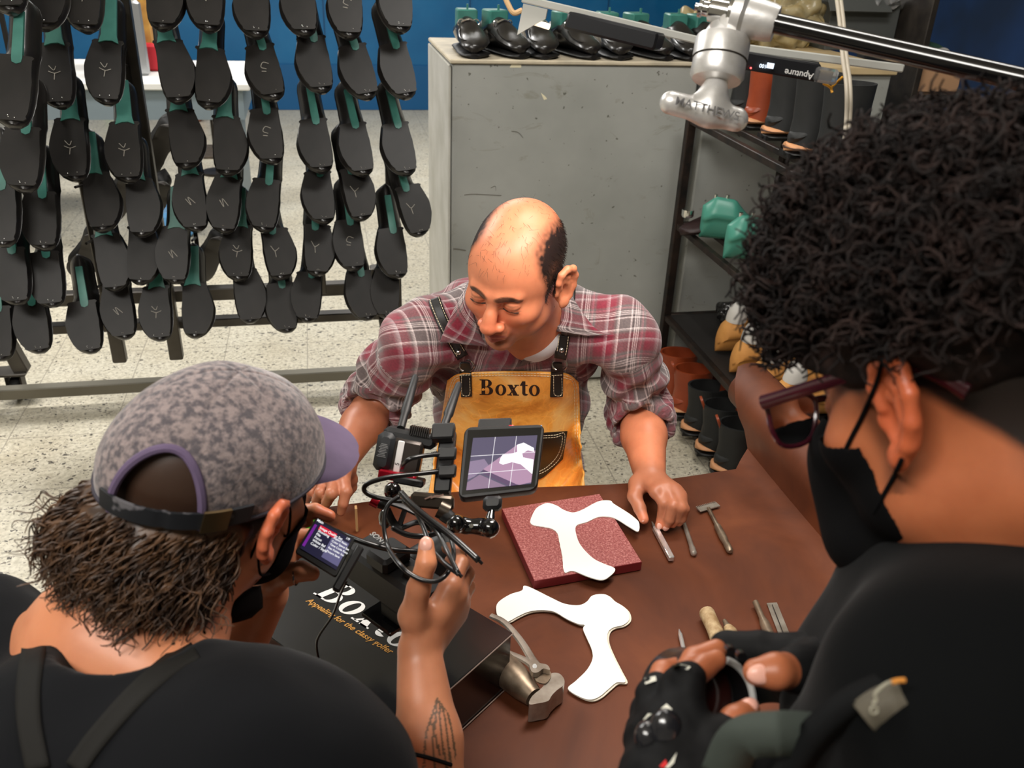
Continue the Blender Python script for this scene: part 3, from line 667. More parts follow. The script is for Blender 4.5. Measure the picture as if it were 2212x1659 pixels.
solo('plastic_bag', pydata(v, q), M('black_film', s3(20, 19, 19), .25, coat=.5), 'crumpled black plastic bag on the middle shelf of the unit', 'bag', ang=60)
c = PX(1590, 680, 1.66); solo('foam_board', B().box((1.66, 2.93, .45), (.03, .20, .15), np.array(Matrix.Rotation(.5, 3, 'Y')), bev=.003), M('white_foam', s3(215, 212, 205), .7), 'white board leaning on the black bag, middle shelf', 'board')
# things on the tan cabinet
m_clear = M('clear_film', s3(214, 200, 160), .18, trans=.55, ior=1.3, col2=s3(196, 176, 128), ns=20)
for i, (x, y, r_, lab) in enumerate([(1.72, 3.95, (.17, .14, .09), 'crumpled clear plastic bag of cream parts on the tan cabinet top, beside the grip arm'), (2.08, 3.98, (.19, .14, .12), 'larger crumpled clear bag of cream parts on the tan cabinet top, at its rear')]):
    v, q = sdf_mesh([E_((x, y, 1.37 + r_[2] * .8), r_), E_((x + .06, y - .03, 1.37 + r_[2] * 1.3), (r_[0] * .6, r_[1] * .7, r_[2] * .8), k=.06)], .008)
    v = v + vnormals(v, q) * (np.abs(vnoise(v, 14, i)) * .08 - .015)[:, None]; v[:, 2] = np.maximum(v[:, 2], 1.3705); solo('plastic_bag', pydata(v, q), m_clear, lab, 'bag', group='clear bags on the tan cabinet', ang=30)
# right hand wall of stored things
sd = thing('storage_rack', 'dark storage rack beyond the tan cabinet, holding small shoes', 'rack', (2.75, 4.1, 0))
part('side_panel', B().box((2.62, 3.9, 1.0), (.03, .5, 2.0), bev=.003), m_dark, sd); 
for z in (.4, .85, 1.2, 1.75): part('shelf_board', B().box((2.795, 3.9, z), (.33, .5, .02)), m_dark, sd)
solo('cardboard_box', B().box((2.78, 3.82, 1.28), (.22, .2, .14), bev=.004), M('kraft', s3(190, 148, 112), .8), 'small kraft cardboard box in the dark storage rack', 'box')
solo('denim_bundle', B().box((2.80, 3.80, 1.02), (.26, .24, .30), bev=.03), M('navy_cloth', s3(34, 62, 104), .9), 'navy blue cloth bundle below the kraft box in the dark rack', 'cloth')
r = thing('canvas_shoe', 'dark green canvas shoe with white toe on the kraft box', 'shoe', (2.76, 3.82, 1.352)); b = B(); loft_shoe(b, .22, [(0, .03), (.4, .06), (.7, .07), (1, .06)]); c = np.array([2.76, 3.82, 1.352]); part('upper', (b.verts() + c, b.f), M('green_canvas', s3(52, 84, 70), .8), r, ang=85); part('toe_cap', B().ell(c + [.01, -.09, .025], (.032, .03, .026)), m_whl, r)
cb = thing('open_carton', 'open dark carton with film on it, on the tan cabinet beside the storage rack', 'box', (2.42, 4.0, 1.37))
b = B().box((2.42, 4.0, 1.47), (.34, .3, .2), bev=.003); part('carton_body', b, M('dark_card', s3(74, 76, 74), .7), cb); b = B().box((2.36, 3.84, 1.60), (.3, .16, .006), np.array(Matrix.Rotation(.9, 3, 'X'))); part('flap', b, M('dark_card', s3(74, 76, 74), .7), cb)
v, q = sdf_mesh([E_((2.52, 3.86, 1.62), (.14, .05, .07))], .007); v = v + vnormals(v, q) * (np.abs(vnoise(v, 20, 5)) * .06 - .01)[:, None]; solo('film_sheet', pydata(v, q), M('film_clear', (.8, .8, .8), .15, trans=.85, ior=1.25), 'crumpled transparent film over the dark carton', 'film', ang=25)
# ---------------------------------------------------------------- work table and the leather hide on it
TZ = .763
tb = thing('work_table', 'wooden work table covered by a brown leather hide, in front of the craftsman', 'table', (.4, 1.0, 0))
m_wood = M('old_wood', s3(96, 60, 36), .6, col2=s3(70, 42, 26), ns=6)
part('tabletop', B().box((.42, .97, .742), (1.34, 1.06, .03), bev=.004), m_wood, tb)
for x in (-.18, 1.0):
    for y in (.52, 1.42): part('leg', B().box((x, y, .3635), (.055, .055, .727), bev=.004), m_wood, tb)
part('apron_rail', B().box((.42, 1.42, .69), (1.13, .022, .07)), m_wood, tb)
def mat_hide():
    m, nt, b = newmat('brown_hide'); co = _coord(nt, 'Object')
    base = _ramp(nt, _noise(nt, co, 3.2, 5, .62, .6), [(.30, s3(70, 36, 22)), (.55, s3(98, 52, 30)), (.75, s3(118, 66, 38))])
    mk = _ramp(nt, _noise(nt, _coord(nt, 'Object', (1, 2.5, 1)), 14, 6, .7, 1.5), [(.66, (1, 1, 1)), (.8, (1.35, 1.25, 1.15))])
    base = _mix(nt, 1, base, mk, 'MULTIPLY'); nt.links.new(base, b.inputs['Base Color'])
    r = _ramp(nt, _noise(nt, co, 9, 4), [(.3, (.42,) * 3), (.7, (.6,) * 3)]); nt.links.new(r, b.inputs['Roughness'])
    _bump(nt, b, _noise(nt, co, 380, 2), .12, .0006); b.inputs['Specular IOR Level'].default_value = .28; return m
m_hide = mat_hide()
def hide_section(y):
    f = lambda x: .0035 * math.sin(x * 9 + y * 5) * max(0, min(1, (x - .55) / .3))
    pts = [(x, TZ + max(0, f(x))) for x in np.linspace(-.235, .86, 30)]
    cx, cz, r0 = .992 + .012 * math.sin(y * 3), TZ + .078, .074
    pts += [(.885, TZ + .004), (.915, TZ + .014 + .003 * math.sin(y * 8))]
    for k in range(34):
        a = math.radians(205 - k * 17); rr = r0 - .0011 * k
        pts.append((cx + rr * math.cos(a), cz + rr * math.sin(a)))
    return pts
ys = np.linspace(.45, 1.50, 44); G = []
for y in ys:
    row = []
    for k, (x, z) in enumerate(hide_section(y)):
        t_ = max(0, min(1, (x - .55) / .35)) if k < 32 else 1
        yy = y + (.012 * math.sin(x * 7) + .012 * t_ * t_) * (y - .45) / 1.05
        if k >= 30: yy += (.22 * ((y - .45) / 1.05) ** 2) * (min(1, (k - 29) / 8))
        row.append((x, yy, z))
    G.append(row)
hd = B().grid(np.array(G), th=.0022)
if vnormals(np.array(G).reshape(-1, 3), np.array([(i * 66 + j, i * 66 + j + 1, (i + 1) * 66 + j + 1, (i + 1) * 66 + j) for i in range(3) for j in range(3)]))[0][2] < 0: pass
solo('leather_hide', hd, m_hide, 'large dark brown leather hide spread over the table, rolled up along its right edge', 'leather', ang=50)

# ---------------------------------------------------------------- cutting board, white leather pieces
ZT = TZ + .0025
def zq(pts, z, s=2.949, o=(1000, 1000)): return [PZ(x / s + o[0], y / s + o[1], z)[:2] for x, y in pts]
zb = ZT + .018
cr = zq([(248, 292), (870, 198), (1140, 632), (455, 755)], zb)
def mat_board():
    m, nt, b = newmat('red_rubber_board'); co = _coord(nt, 'Object')
    base = _ramp(nt, _noise(nt, co, 260, 4, .75), [(.35, s3(120, 56, 56)), (.5, s3(150, 82, 80)), (.68, s3(196, 138, 132))])
    nt.links.new(base, b.inputs['Base Color']); b.inputs['Roughness'].default_value = .5; _bump(nt, b, _noise(nt, co, 160, 3), .3, .001); return m
bd = thing('cutting_board', 'square dark red speckled cutting board under a white leather piece', 'board', (.43, 1.33, ZT))
b = B(); b.cur = 0; plate(cr, zb - .018, .018, b); part('board_slab', b, M('red_edge', s3(116, 32, 36), .45), bd, smooth=False)
cc = np.mean(cr, 0); b = plate([cc + (np.array(q) - cc) * .992 for q in cr], zb + .0001, .0006); part('worn_surface', b, mat_board(), bd, smooth=False, label='scratched pinkish cutting surface')
m_wl = M('white_leather', s3(240, 238, 230), .55, bump=.1, bs=300, bd=.0004); m_wb = M('white_suede_back', s3(222, 214, 196), .9)
o1 = [(545, 258), (600, 275), (640, 300), (700, 318), (760, 300), (830, 262), (880, 243), (940, 243), (960, 262), (1040, 312), (1095, 352), (1122, 385), (1117, 438), (1060, 410), (970, 355), (900, 343), (850, 350), (790, 378), (720, 405), (728, 480), (760, 540), (830, 610), (900, 645), (970, 678), (930, 728), (880, 747), (800, 728), (700, 690), (645, 697), (632, 600), (612, 500), (600, 450), (560, 420), (480, 405), (440, 395), (428, 370), (460, 300), (500, 270)]
o2 = [(388, 785), (440, 800), (560, 860), (650, 900), (740, 908), (790, 885), (820, 850), (870, 838), (920, 845), (960, 880), (1010, 910), (1050, 950), (1058, 1000), (1020, 1035), (960, 1050), (925, 1080), (920, 1140), (950, 1220), (1000, 1320), (1035, 1395), (980, 1400), (930, 1440), (870, 1490), (810, 1510), (740, 1490), (668, 1440), (720, 1390), (790, 1320), (825, 1250), (820, 1190), (790, 1120), (765, 1060), (775, 1035), (740, 1030), (690, 1010), (650, 990), (580, 950), (500, 940), (420, 950), (350, 980), (280, 1015), (230, 990), (212, 940), (225, 890), (300, 840), (375, 815)]
def serr(p, a, b_, amp=.0009):
    q = np.array(cspline(p, 5)); out = []
    for i, x in enumerate(q): out.append(x + (amp if i % 2 else 0) * np.array([.7, .7]) if a <= i < b_ else x)
    return out
p1 = serr(zq(o1, zb + .002), 140, 190)
def sag(q, board):
    x, y = q; c = np.array(board); inside = True
    for i in range(4):
        e = c[(i + 1) % 4] - c[i]; n_ = np.array([e[1], -e[0]]); n_ /= np.linalg.norm(n_); d = (np.array(q) - c[i]).dot(n_)
        if d > 0: return -min(.012, d * .22)
    return 0
board = np.array(cr); area_ = sum(board[i][0] * board[(i + 1) % 4][1] - board[(i + 1) % 4][0] * board[i][1] for i in range(4))
if area_ < 0: board = board[::-1]
def flatpiece(name, poly, z, th, mt, lab, grp, dz=None):
    b = plate(poly, z, th, dz=dz); return solo(name, b, mt, lab, 'leather', grp, ang=35)
flatpiece('leather_piece', p1, zb + .0012, .0018, m_wl, 'white leather shoe pattern piece lying on the red cutting board', 'white leather pattern pieces')
p2 = cspline(zq(o2, ZT + .004), 4); flatpiece('leather_piece', p2, ZT + .0032, .0018, m_wl, 'white leather pattern piece below the cutting board, upper of the stacked two', 'white leather pattern pieces')
p3 = cspline([np.array(q) + [.002, -.0045] for q in zq(o2, ZT)], 4); flatpiece('leather_piece', p3, ZT + .0004, .0018, m_wb, 'white leather pattern piece below the cutting board, lower of the stacked two', 'white leather pattern pieces')

# ---------------------------------------------------------------- hand tools on the hide
m_st = M('tool_steel', s3(186, 178, 168), .34, .7, col2=s3(150, 140, 128), ns=30); m_ch = M('chrome', s3(225, 225, 225), .2, .75); m_old = M('worn_steel', s3(160, 144, 124), .4, .7, col2=s3(112, 96, 80), ns=30)
def TP(px, py, h=.006): return PZ(px, py, ZT + h)
t = thing('edge_beveler', 'square chrome bar tool under the craftsman\'s fingertips', 'tool', TP(1432, 1175, 0))
a, c = TP(1415, 1140, .007), TP(1451, 1208, .007); d = _n(c - a); s_ = _n(np.cross([0, 0, 1], d)); u_ = np.array([0, 0, 1.])
part('bar', B().box((a + c) / 2, (np.linalg.norm(c - a), .011, .011), frame(d, s_, u_), bev=.0015), m_ch, t); part('tip', B().cyl(a, a - d * .02, .004, .001, 8), m_st, t)
t = thing('punch', 'round brass-toned steel punch beside the chrome bar, under the ring finger', 'tool', TP(1490, 1165, 0))
a, c = TP(1476, 1125, .005), TP(1499, 1196, .005); d = _n(c - a); part('shaft', B().lathe(a, d, [(0, 0), (.004, .001), (.005, np.linalg.norm(c - a) * .8), (.0062, np.linalg.norm(c - a) * .85), (.0062, np.linalg.norm(c - a)), (.003, np.linalg.norm(c - a) + .003), (0, np.linalg.norm(c - a) + .0035)], 14), m_st, t)
t = thing('stamping_comb', 'T-shaped toothed steel stamping tool, alone right of the hand', 'tool', TP(1545, 1140, 0))
a, c = TP(1530, 1098, .007), TP(1578, 1192, .006); d = _n(c - a); L = np.linalg.norm(c - a)
part('handle', B().lathe(a, d, [(0, 0), (.0042, 0), (.0042, L * .38), (.0072, L * .44), (.0078, L * .7), (.006, L * .82), (.0068, L * .85), (.0068, L * .97), (.004, L), (0, L)], 16), m_old, t)
a1, a2 = TP(1507, 1100, .006), TP(1550, 1088, .006); e = _n(a2 - a1); s_ = _n(np.cross([0, 0, 1], e))
b = B().box((a1 + a2) / 2 - s_ * .003, (np.linalg.norm(a2 - a1), .014, .004), frame(e, s_, u_), bev=.001)
for k in range(13):
    q = a1 + (a2 - a1) * (k + .5) / 13 + s_ * .006; b.box(q, (.0012, .005, .003), frame(e, s_, u_))
part('toothed_head', b, m_st, t)
m_wrap = M('frayed_tape', s3(186, 164, 128), .7, col2=s3(140, 112, 76), ns=60, bump=.5, bs=120)
def rod(name, lab, a, c, prof, mt, extra=None):
    a, c = TP(*a), TP(*c); d = _n(c - a); L = np.linalg.norm(c - a); t = thing(name, lab, 'tool', a - [0, 0, a[2] - ZT])
    zz = max(r for r, _ in prof); a = a + [0, 0, zz - (a[2] - ZT) + .0005]
    part('handle', B().lathe(a, d, [(r, h * L) for r, h in prof], 14), mt, t)
    if extra: part(extra[0], B().lathe(a, d, [(r, h * L) for r, h in extra[1]], 14), extra[2], t)
rod('wrapped_awl', 'thick tape-wrapped tool handle right of the silver scriber', (1524, 1330), (1570, 1430), [(0, 0), (.0125, .0), (.0138, .06), (.013, .35), (.0145, .6), (.012, 1), (0, 1)], m_wrap)
rod('wrapped_knife', 'slim tool with yellow wrapped grip and pink tip, right of the thick one', (1563, 1345), (1602, 1420), [(0, .2), (.008, .22), (.0115, .35), (.0115, .7), (.009, 1), (0, 1)], m_wrap, ('tip', [(0, 0), (.0035, .01), (.0045, .1), (.008, .3), (0, .31)], m_old))
rod('steel_punch', 'thin round steel punch left of the flat ruler', (1631, 1304), (1672, 1400), [(0, 0), (.0055, .0), (.0052, .35), (.0065, .42), (.0085, .5), (.009, 1), (0, 1)], m_old)
rod('scriber', 'silver pencil-like scriber next to the gloved fingertips', (1467, 1357), (1484, 1432), [(0, 0), (.001, .02), (.0038, .18), (.0042, .9), (.003, 1), (0, 1)], m_ch)
q = [TP(*p, .001)[:2] for p in ((1656, 1303), (1678, 1302), (1722, 1410), (1697, 1410))]
t = thing('steel_ruler', 'flat grooved steel ruler at the right end of the lower tools', 'ruler', TP(1680, 1350, 0)); part('blade', plate(q, ZT + .0002, .0016), m_st, t, smooth=False)
a, c = TP(1668, 1306, .003), TP(1708, 1408, .003); part('groove', B().tube([a, c], .0008, 5), m_dark, t)
# pincers and hammer by the box
t = thing('lasting_hammer', 'heavy worn steel hammer lying by the corner of the black box', 'hammer', TP(1130, 1470, 0))
a, c = TP(1040, 1395, .026), TP(1153, 1506, .024); d = _n(c - a); L = np.linalg.norm(c - a); part('handle', B().lathe(a, d, [(0, 0), (.022, .0), (.0245, L * .3), (.0245, L * .6), (.021, L * .82), (.015, L), (0, L)], 28), m_old, t)
def pz(poly, z0, z1, b=None):
    q = [TP(x, y, z1)[:2] for x, y in poly]; return plate(cspline(q, 3), ZT + z0, z1 - z0, b)
part('head', pz([(1143, 1521), (1150, 1503), (1172, 1484), (1186, 1459), (1197, 1453), (1210, 1456), (1219, 1468), (1217, 1480), (1204, 1490), (1192, 1502), (1184, 1514), (1163, 1519)], .004, .040), m_st, t, ang=30)
t = thing('pincers', 'open steel pincers leaning over the hammer beside the black box', 'pincers', TP(1130, 1420, 0))
b = B(); hs = spline([TP(1060, 1330, .045), TP(1090, 1345, .045), TP(1125, 1385, .042), TP(1150, 1425, .042), TP(1158, 1435, .042)], 5); b.tube(hs, np.linspace(.0055, .0075, len(hs)), 8, flat=.6); part('handle', b, m_st, t)
b = B(); hs = spline([TP(1085, 1405, .042), TP(1110, 1415, .042), TP(1140, 1430, .042), TP(1158, 1446, .042)], 5); b.tube(hs, np.linspace(.004, .0075, len(hs)), 8, flat=.6); part('handle', b, m_st, t)
part('jaw', pz([(1143, 1428), (1155, 1424), (1166, 1432), (1182, 1436), (1188, 1447), (1174, 1444), (1162, 1452), (1148, 1450)], .044, .054), m_st, t, ang=30)
part('jaw', pz([(1150, 1450), (1158, 1447), (1165, 1456), (1187, 1449), (1190, 1462), (1178, 1476), (1160, 1472), (1153, 1461)], .041, .0435), m_old, t, ang=30)
part('pivot', B().cyl(TP(1155, 1439, .0545), TP(1155, 1439, .056), .0035, n=12), m_ch, t)
solo('wooden_stick', B().box(PZ(770, 1120, ZT + .03), (.005, .012, .055), bev=.001), M('pale_wood', s3(170, 132, 88), .6), 'thin pale wooden stick standing at the back edge of the table behind the camera', 'stick')
solo('marker_block', B().box(PZ(678, 1130, ZT + .03), (.03, .02, .055), bev=.003), M('lime_green', s3(70, 200, 40), .4), 'lime green marker behind the small camera screen', 'marker')

# ---------------------------------------------------------------- black shoe box
HB = .107; zt = ZT + HB
A = PZ(476, 1296, zt); Bq = PZ(862, 1582, zt); Cq = PZ(1088, 1355, zt)
ex = _n(Bq - A); ey = _n(np.array([-ex[1], ex[0], 0])); W_ = np.linalg.norm(Bq - A); D_ = (Cq - Bq).dot(ey)
bx = thing('shoe_box', 'glossy black shoe box with white serif lettering, under the camera', 'box', Bq * [1, 1, 0] + [0, 0, ZT])
m_bk = M('glossy_black_card', s3(16, 17, 20), .22, coat=.5, bump=.15, bs=12, bd=.004); m_edge = M('worn_card_edge', s3(150, 130, 120), .8)
Rb = frame(ex, ey, u_); cen = (A + Bq) / 2 + ey * D_ / 2
part('box_body', B().box([*cen[:2], ZT + HB / 2 - .001], (W_ - .004, D_ - .004, HB - .002), Rb, bev=.001), m_bk, bx)
ld = part('lid', B().box([*cen[:2], zt - .0015], (W_, D_, .003), Rb, bev=.001), m_bk, bx)
b = B()
for p, q in ((Bq, Bq + ey * D_),): b.tube([p + [0, 0, -.001], (p + q) / 2 + [.0008, 0, -.002], q + [0, 0, -.001]], .0012, 5)
b.tube([Bq + ey * D_ - [0, 0, HB], Bq + [0, 0, -HB + .001]], .001, 5)
part('worn_edge', b, m_edge, bx, label='worn pale card edges')
def arc(b, cx, cy, rx, ry, ix, iy, a0, a1, T, n=14):
    v = []; 
    for a in np.linspace(math.radians(a0), math.radians(a1), n): v += [T(cx + rx * math.cos(a), cy + ry * math.sin(a)), T(cx + ix * math.cos(a), cy + iy * math.sin(a))]
    b.add(v, [(2 * i, 2 * i + 1, 2 * i + 3, 2 * i + 2) for i in range(n - 1)])
def rect(b, x0, y0, x1, y1, T): b.add([T(x0, y0), T(x1, y0), T(x1, y1), T(x0, y1)], [(0, 1, 2, 3)])
def quadp(b, p, T): b.add([T(*q) for q in p], [tuple(range(len(p)))])
def serif_word(b, T):
    """the slab-serif word Boxto; T maps (x, y) in cap heights to room points"""
    o = 0; g = lambda x, y: T(o + x, y)
    rect(b, .12, 0, .35, 1, g); rect(b, 0, 0, .5, .06, g); rect(b, 0, .94, .5, 1, g); rect(b, .3, .49, .5, .55, g)
    arc(b, .46, .765, .30, .235, .08, .175, -90, 90, g); arc(b, .48, .275, .36, .275, .13, .215, -90, 90, g)
    o = .98; arc(b, .34, .345, .34, .36, .14, .30, 0, 360, g, 26)
    o = 1.74; quadp(b, [(.02, .68), (.30, .68), (.66, 0), (.38, 0)], g); quadp(b, [(.52, .66), (.62, .66), (.17, .02), (.07, .02)], g)
    for x in (0, .42): rect(b, x, .63, x + .30, .69, g)
    rect(b, -.02, 0, .28, .06, g); rect(b, .34, 0, .72, .06, g)
    o = 2.52; rect(b, .14, .15, .34, .92, g); rect(b, 0, .63, .48, .69, g); quadp(b, [(.0, .66), (.14, .66), (.14, .92)], g); arc(b, .34, .18, .20, .18, .0, .1, 180, 330, g)
    o = 3.08; arc(b, .34, .345, .34, .36, .14, .30, 0, 360, g, 26)
def plane_T(o, ex_, ey_, s, shear=0, off=.0005):
    nz = _n(np.cross(ex_, ey_)) * off
    return lambda x, y: np.asarray(o) + nz + (np.asarray(ex_) * (x + shear * y) + np.asarray(ey_) * y) * s
p0, p1_ = PZ(676, 1282, zt), PZ(868, 1408, zt); bl = p1_ - p0; ex2 = _n(bl); ey2 = np.array([-ex2[1], ex2[0], 0]); wlen = np.linalg.norm(bl)
b = B(); serif_word(b, plane_T(p0, ex2, ey2, wlen / 3.9, .28)); part('lettering', b, M('white_print', s3(222, 222, 220), .4), ld, smooth=False)
q0, q1 = PZ(660, 1299, zt), PZ(843, 1414, zt); e2 = _n(q1 - q0); n2 = np.array([-e2[1], e2[0], 0])
v, f = textmesh('Appealing for the classy golfer', 1, .25, 0, .012, 'LEFT'); sc2 = np.linalg.norm(q1 - q0) / v[:, 0].max()
b = B(); b.add(q0 + [0, 0, .0005] + (v[:, :1] * e2 + v[:, 1:2] * n2) * sc2, f); part('slogan', b, M('gold_print', s3(196, 140, 60), .4, .3), ld, smooth=False, label='gold slogan')
c = PZ(655, 1381, zt) + [0, 0, .0006]; b = B(); b.add([c + ex * (.022 * math.cos(a)) + ey * (.013 * math.sin(a)) for a in np.linspace(0, 2 * PI, 20, endpoint=False)], [tuple(range(20))])
# emblem on the front face
fo = A + ex * (W_ * .23) - [0, 0, .030] - ey * .0006; T = lambda x, y: fo + ex * x * .01 + np.array([0, 0, 1.]) * y * .01
b = B()
for l in [[(-1.5, 1.8), (1, 1.8), (3, -.5), (3, -3)], [(-1.5, 1.8), (-2.2, -3)], [(-1.5, 1.8), (0, .3), (1, 1.8)], [(0, .3), (-1, -1), (-2.2, -3)], [(0, .3), (3, -.5)], [(-.4, -1.2), (1, -.4), (2, -2)]]: b.tube([T(*p) for p in l], .0006, 4)
part('emblem', b, M('white_print', s3(222, 222, 220), .4), bx, label='white line emblem')
# ---------------------------------------------------------------- anatomy
def ear_prims(s, es=1.0, dz=0., dy=0.):
    o = lambda y, z, dx=0: (s * (.0775 + .006 + max(0, .012 - y) * .36 + dx), y - .006, z)
    pts = [o(.008, .004), o(.012, .018), o(.006, .030), o(-.006, .034), o(-.018, .028), o(-.023, .012), o(-.020, -.006), o(-.012, -.020), o(-.002, -.029)]
    R = np.array(Matrix.Rotation(s * .34, 3, 'Z'))
    P_ = [E_(o(-.005, .002, -.005), (.0060, .0205, .0315), R, .004), E_(o(.0015, -.005, .0035), (.0085, .0100, .0135), R, .004, 's'), E_(o(-.008, .016, .0030), (.0035, .007, .010), R, .003, 's')]
    P_ += chain(pts, [.0036, .0044, .0050, .0052, .0052, .0050, .0046, .0046, .0056], .004)
    P_ += [E_(o(.001, -.028), (.0048, .0085, .0095), R, .004), C_(o(-.012, -.012, -.002), o(-.010, .016, -.002), .0032, .003, .004), C_(o(-.010, .016, -.002), o(-.002, .024, -.003), .003, .0028, .004), E_((s * .0795, .006, -.004), (.005, .004, .0065), None, .004)]
    if es != 1 or dz or dy:
        c0 = np.array([s * .078, 0, 0]); P_ = xf(P_, np.eye(3), c0 * (1 - es) + np.array([0, dy, dz]), es)
    return P_
def head_prims(jaw=1., nose=1., ears=(-1, 1), es=1., dz=0., dy=0.):
    Q = [E_((0, -.018, .040), (.0765, .098, .084)), E_((0, .030, .010), (.066, .060, .082), k=.03), E_((0, .038, -.052), (.056 * jaw, .050, .052), k=.03), E_((0, .020, -.070), (.050 * jaw, .052, .034), k=.02),
         E_((0, .076, -.096), (.022 * jaw, .017, .017), k=.024)]
    for s in (-1, 1):
        Q += [E_((s * .041, .060, -.022), (.024, .026, .020), k=.022), C_((s * .010, .0905, .020), (s * .038, .079, .022), .0085, .0075, .014), E_((s * .046, .02, -.065), (.016 * jaw, .03, .02), k=.02)]
    for s in (-1, 1): Q += [E_((s * .031, .097, .003), (.0175, .013, .0115), None, .012, 's')]
    for s in (-1, 1):
        Q += [E_((s * .031, .0785, .003), (.0130, .0130, .0122), None, .002), E_((s * .031, .0788, .0065), (.0150, .0138, .0100), np.array(Matrix.Rotation(-.1, 3, 'X')), .003),
              E_((s * .031, .0785, -.006), (.0155, .0125, .0065), None, .004)]
    w = nose
    Q += [C_((0, .088, .012), (0, .106, -.018), .0072 * w, .0088 * w, .010), C_((0, .104, -.014), (0, .1135, -.030), .0088 * w, .0115 * w, .008), E_((0, .1140, -.0325), (.0125 * w, .0105, .0100), None, .006)]
    for s in (-1, 1): Q += [E_((s * .0140 * w, .1020, -.0355), (.0078 * w, .0100, .0078), None, .006), E_((s * .0075, .106, -.0430), (.0040, .006, .0030), None, .003, 's')]
    Q += [E_((0, .090, -.056), (.026, .012, .014), None, .012), C_((-.021, .091, -.0635), (0, .1000, -.0605), .0038, .0058, .004), C_((0, .1000, -.0605), (.021, .091, -.0635), .0058, .0038, .004),
          C_((-.018, .0905, -.0690), (0, .0970, -.0725), .0040, .0068, .004), C_((0, .0970, -.0725), (.018, .0905, -.0690), .0068, .0040, .004),
          C_((-.024, .0930, -.0660), (0, .1035, -.0663), .0008, .0010, .0025, 's'), C_((0, .1035, -.0663), (.024, .0930, -.0660), .0010, .0008, .0025, 's'), E_((0, .091, -.084), (.018, .008, .004), None, .010, 's')]
    for s in ears: Q += ear_prims(s, es, dz, dy) if s < 0 or es == 1 else ear_prims(s, .85, dz, -.016)
    return Q
def hand_prims(W, F, T, r=1., palm=.0125, k=.007):
    """W wrist point; F list of [mcp, pip, dip, tip]; T thumb [base, mcp, ip, tip]"""
    W = np.array(W, float); Q = []; n = len(F)
    ws = [W + (F[i][0] - np.mean([f[0] for f in F], 0)) * .45 for i in range(n)]
    for i, f in enumerate(F):
        Q.append(C_(ws[i], f[0], palm * 1.15 * r, palm * r, .012))
        s = [1, 1.02, .97, .82][i] if n == 4 else 1
        Q += [C_(f[0], f[1], .0122 * r * s, .0110 * r * s, k), C_(f[1], f[2], .0112 * r * s, .0097 * r * s, .004), C_(f[2], f[3], .0097 * r * s, .0080 * r * s, .003)]
    for i in range(n - 1):
        m = (F[i][0] + F[i + 1][0]) / 2; mw = (ws[i] + ws[i + 1]) / 2; Q.append(C_(mw + (m - mw) * .1, mw + (m - mw) * .86, palm * r, palm * .9 * r, .012))
    Q += [C_(W * .7 + T[0] * .3, T[0], .016 * r, .0155 * r, .012), C_(T[0], T[1], .0165 * r, .0140 * r, .010), C_(T[1], T[2], .0135 * r, .0118 * r, .005), C_(T[2], T[3], .0120 * r, .0092 * r, .004)]
    q = F[0][0] * .55 + ws[0] * .45; Q += [C_(T[0], q, .012 * r, .011 * r, .012)]
    return Q
def nail(b, p, q, out, s=1.):
    """nail plate at fingertip q, finger coming from p, facing out"""
    d = _n(np.asarray(q) - p); o = np.asarray(out, float); o = _n(o - d * o.dot(d)); x = np.cross(d, o)
    b.ell(np.asarray(q) - d * .001 * s + o * .0052 * s, (.0056 * s, .0078 * s, .0030 * s), frame(x, d, o), 14, 8)
def skin_mat(name, tint=(1, 1, 1)):
    return M(name, (.6, .35, .25), .42, vcol=True, col2=(.86, .80, .78), ns=30, bump=.18, bs=420, bd=.0004, sss=.12, det=4, lo=.45, hi=.8)
def head_colour(col, v, R, c, s, skin, lip, brow=True, stub=0, brow_shade_col=s3(52, 32, 24)):
    L = lambda p: np.array(c) + R @ (np.array(p) * s)
    loc = (v - c) @ R / s
    for sx in (-1, 1):
        blotch(col, v, L((sx * .03, .085, -.03)), np.array((.026, .04, .022)) * s, R, np.array(skin) * [1.05, .82, .78], .8, .5)
        if brow:
            blotch(col, v, L((sx * .024, .094, .0225)), np.array((.0160, .014, .0058)) * s, R @ np.array(Matrix.Rotation(sx * -.10, 3, 'Y')), brow_shade_col, .35, .9)  # eyebrow hair, made thicker and darker to paint in the shadow there
            blotch(col, v, L((sx * .040, .085, .0215)), np.array((.0105, .014, .0040)) * s, R @ np.array(Matrix.Rotation(sx * .45, 3, 'Y')), brow_shade_col, .35, .85)
            blotch(col, v, L((sx * .031, .0900, -.0035)), np.array((.0155, .010, .0014)) * s, R, s3(30, 20, 18), .5, .9)
            blotch(col, v, L((sx * .031, .0915, .0095)), np.array((.0150, .010, .0012)) * s, R, np.array(skin) * .45, .7, .8)
    blotch(col, v, L((0, .114, -.034)), np.array((.018, .016, .014)) * s, R, np.array(skin) * [1.04, .86, .84], .8, .6)
    blotch(col, v, L((0, .099, -.0605)), np.array((.021, .012, .0045)) * s, R, lip, .4); blotch(col, v, L((0, .097, -.0725)), np.array((.017, .012, .0055)) * s, R, np.array(lip) * 1.12, .4)
    if stub:
        x, y, z = loc.T; m = np.clip((-.06 - z) / .03, 0, .7) * np.clip((y - .0) / .03, 0, 1); m2 = .7 * np.exp(-((z + .051) / .004) ** 2) * (np.abs(x) < .026) * (y > .085)
        m = np.clip(m + m2, 0, 1) * stub; col[:] = col * (1 - m[:, None]) + np.array(s3(92, 66, 54)) * m[:, None]
def dresscol(v, base): return np.tile(np.array(base, float), (len(v), 1))

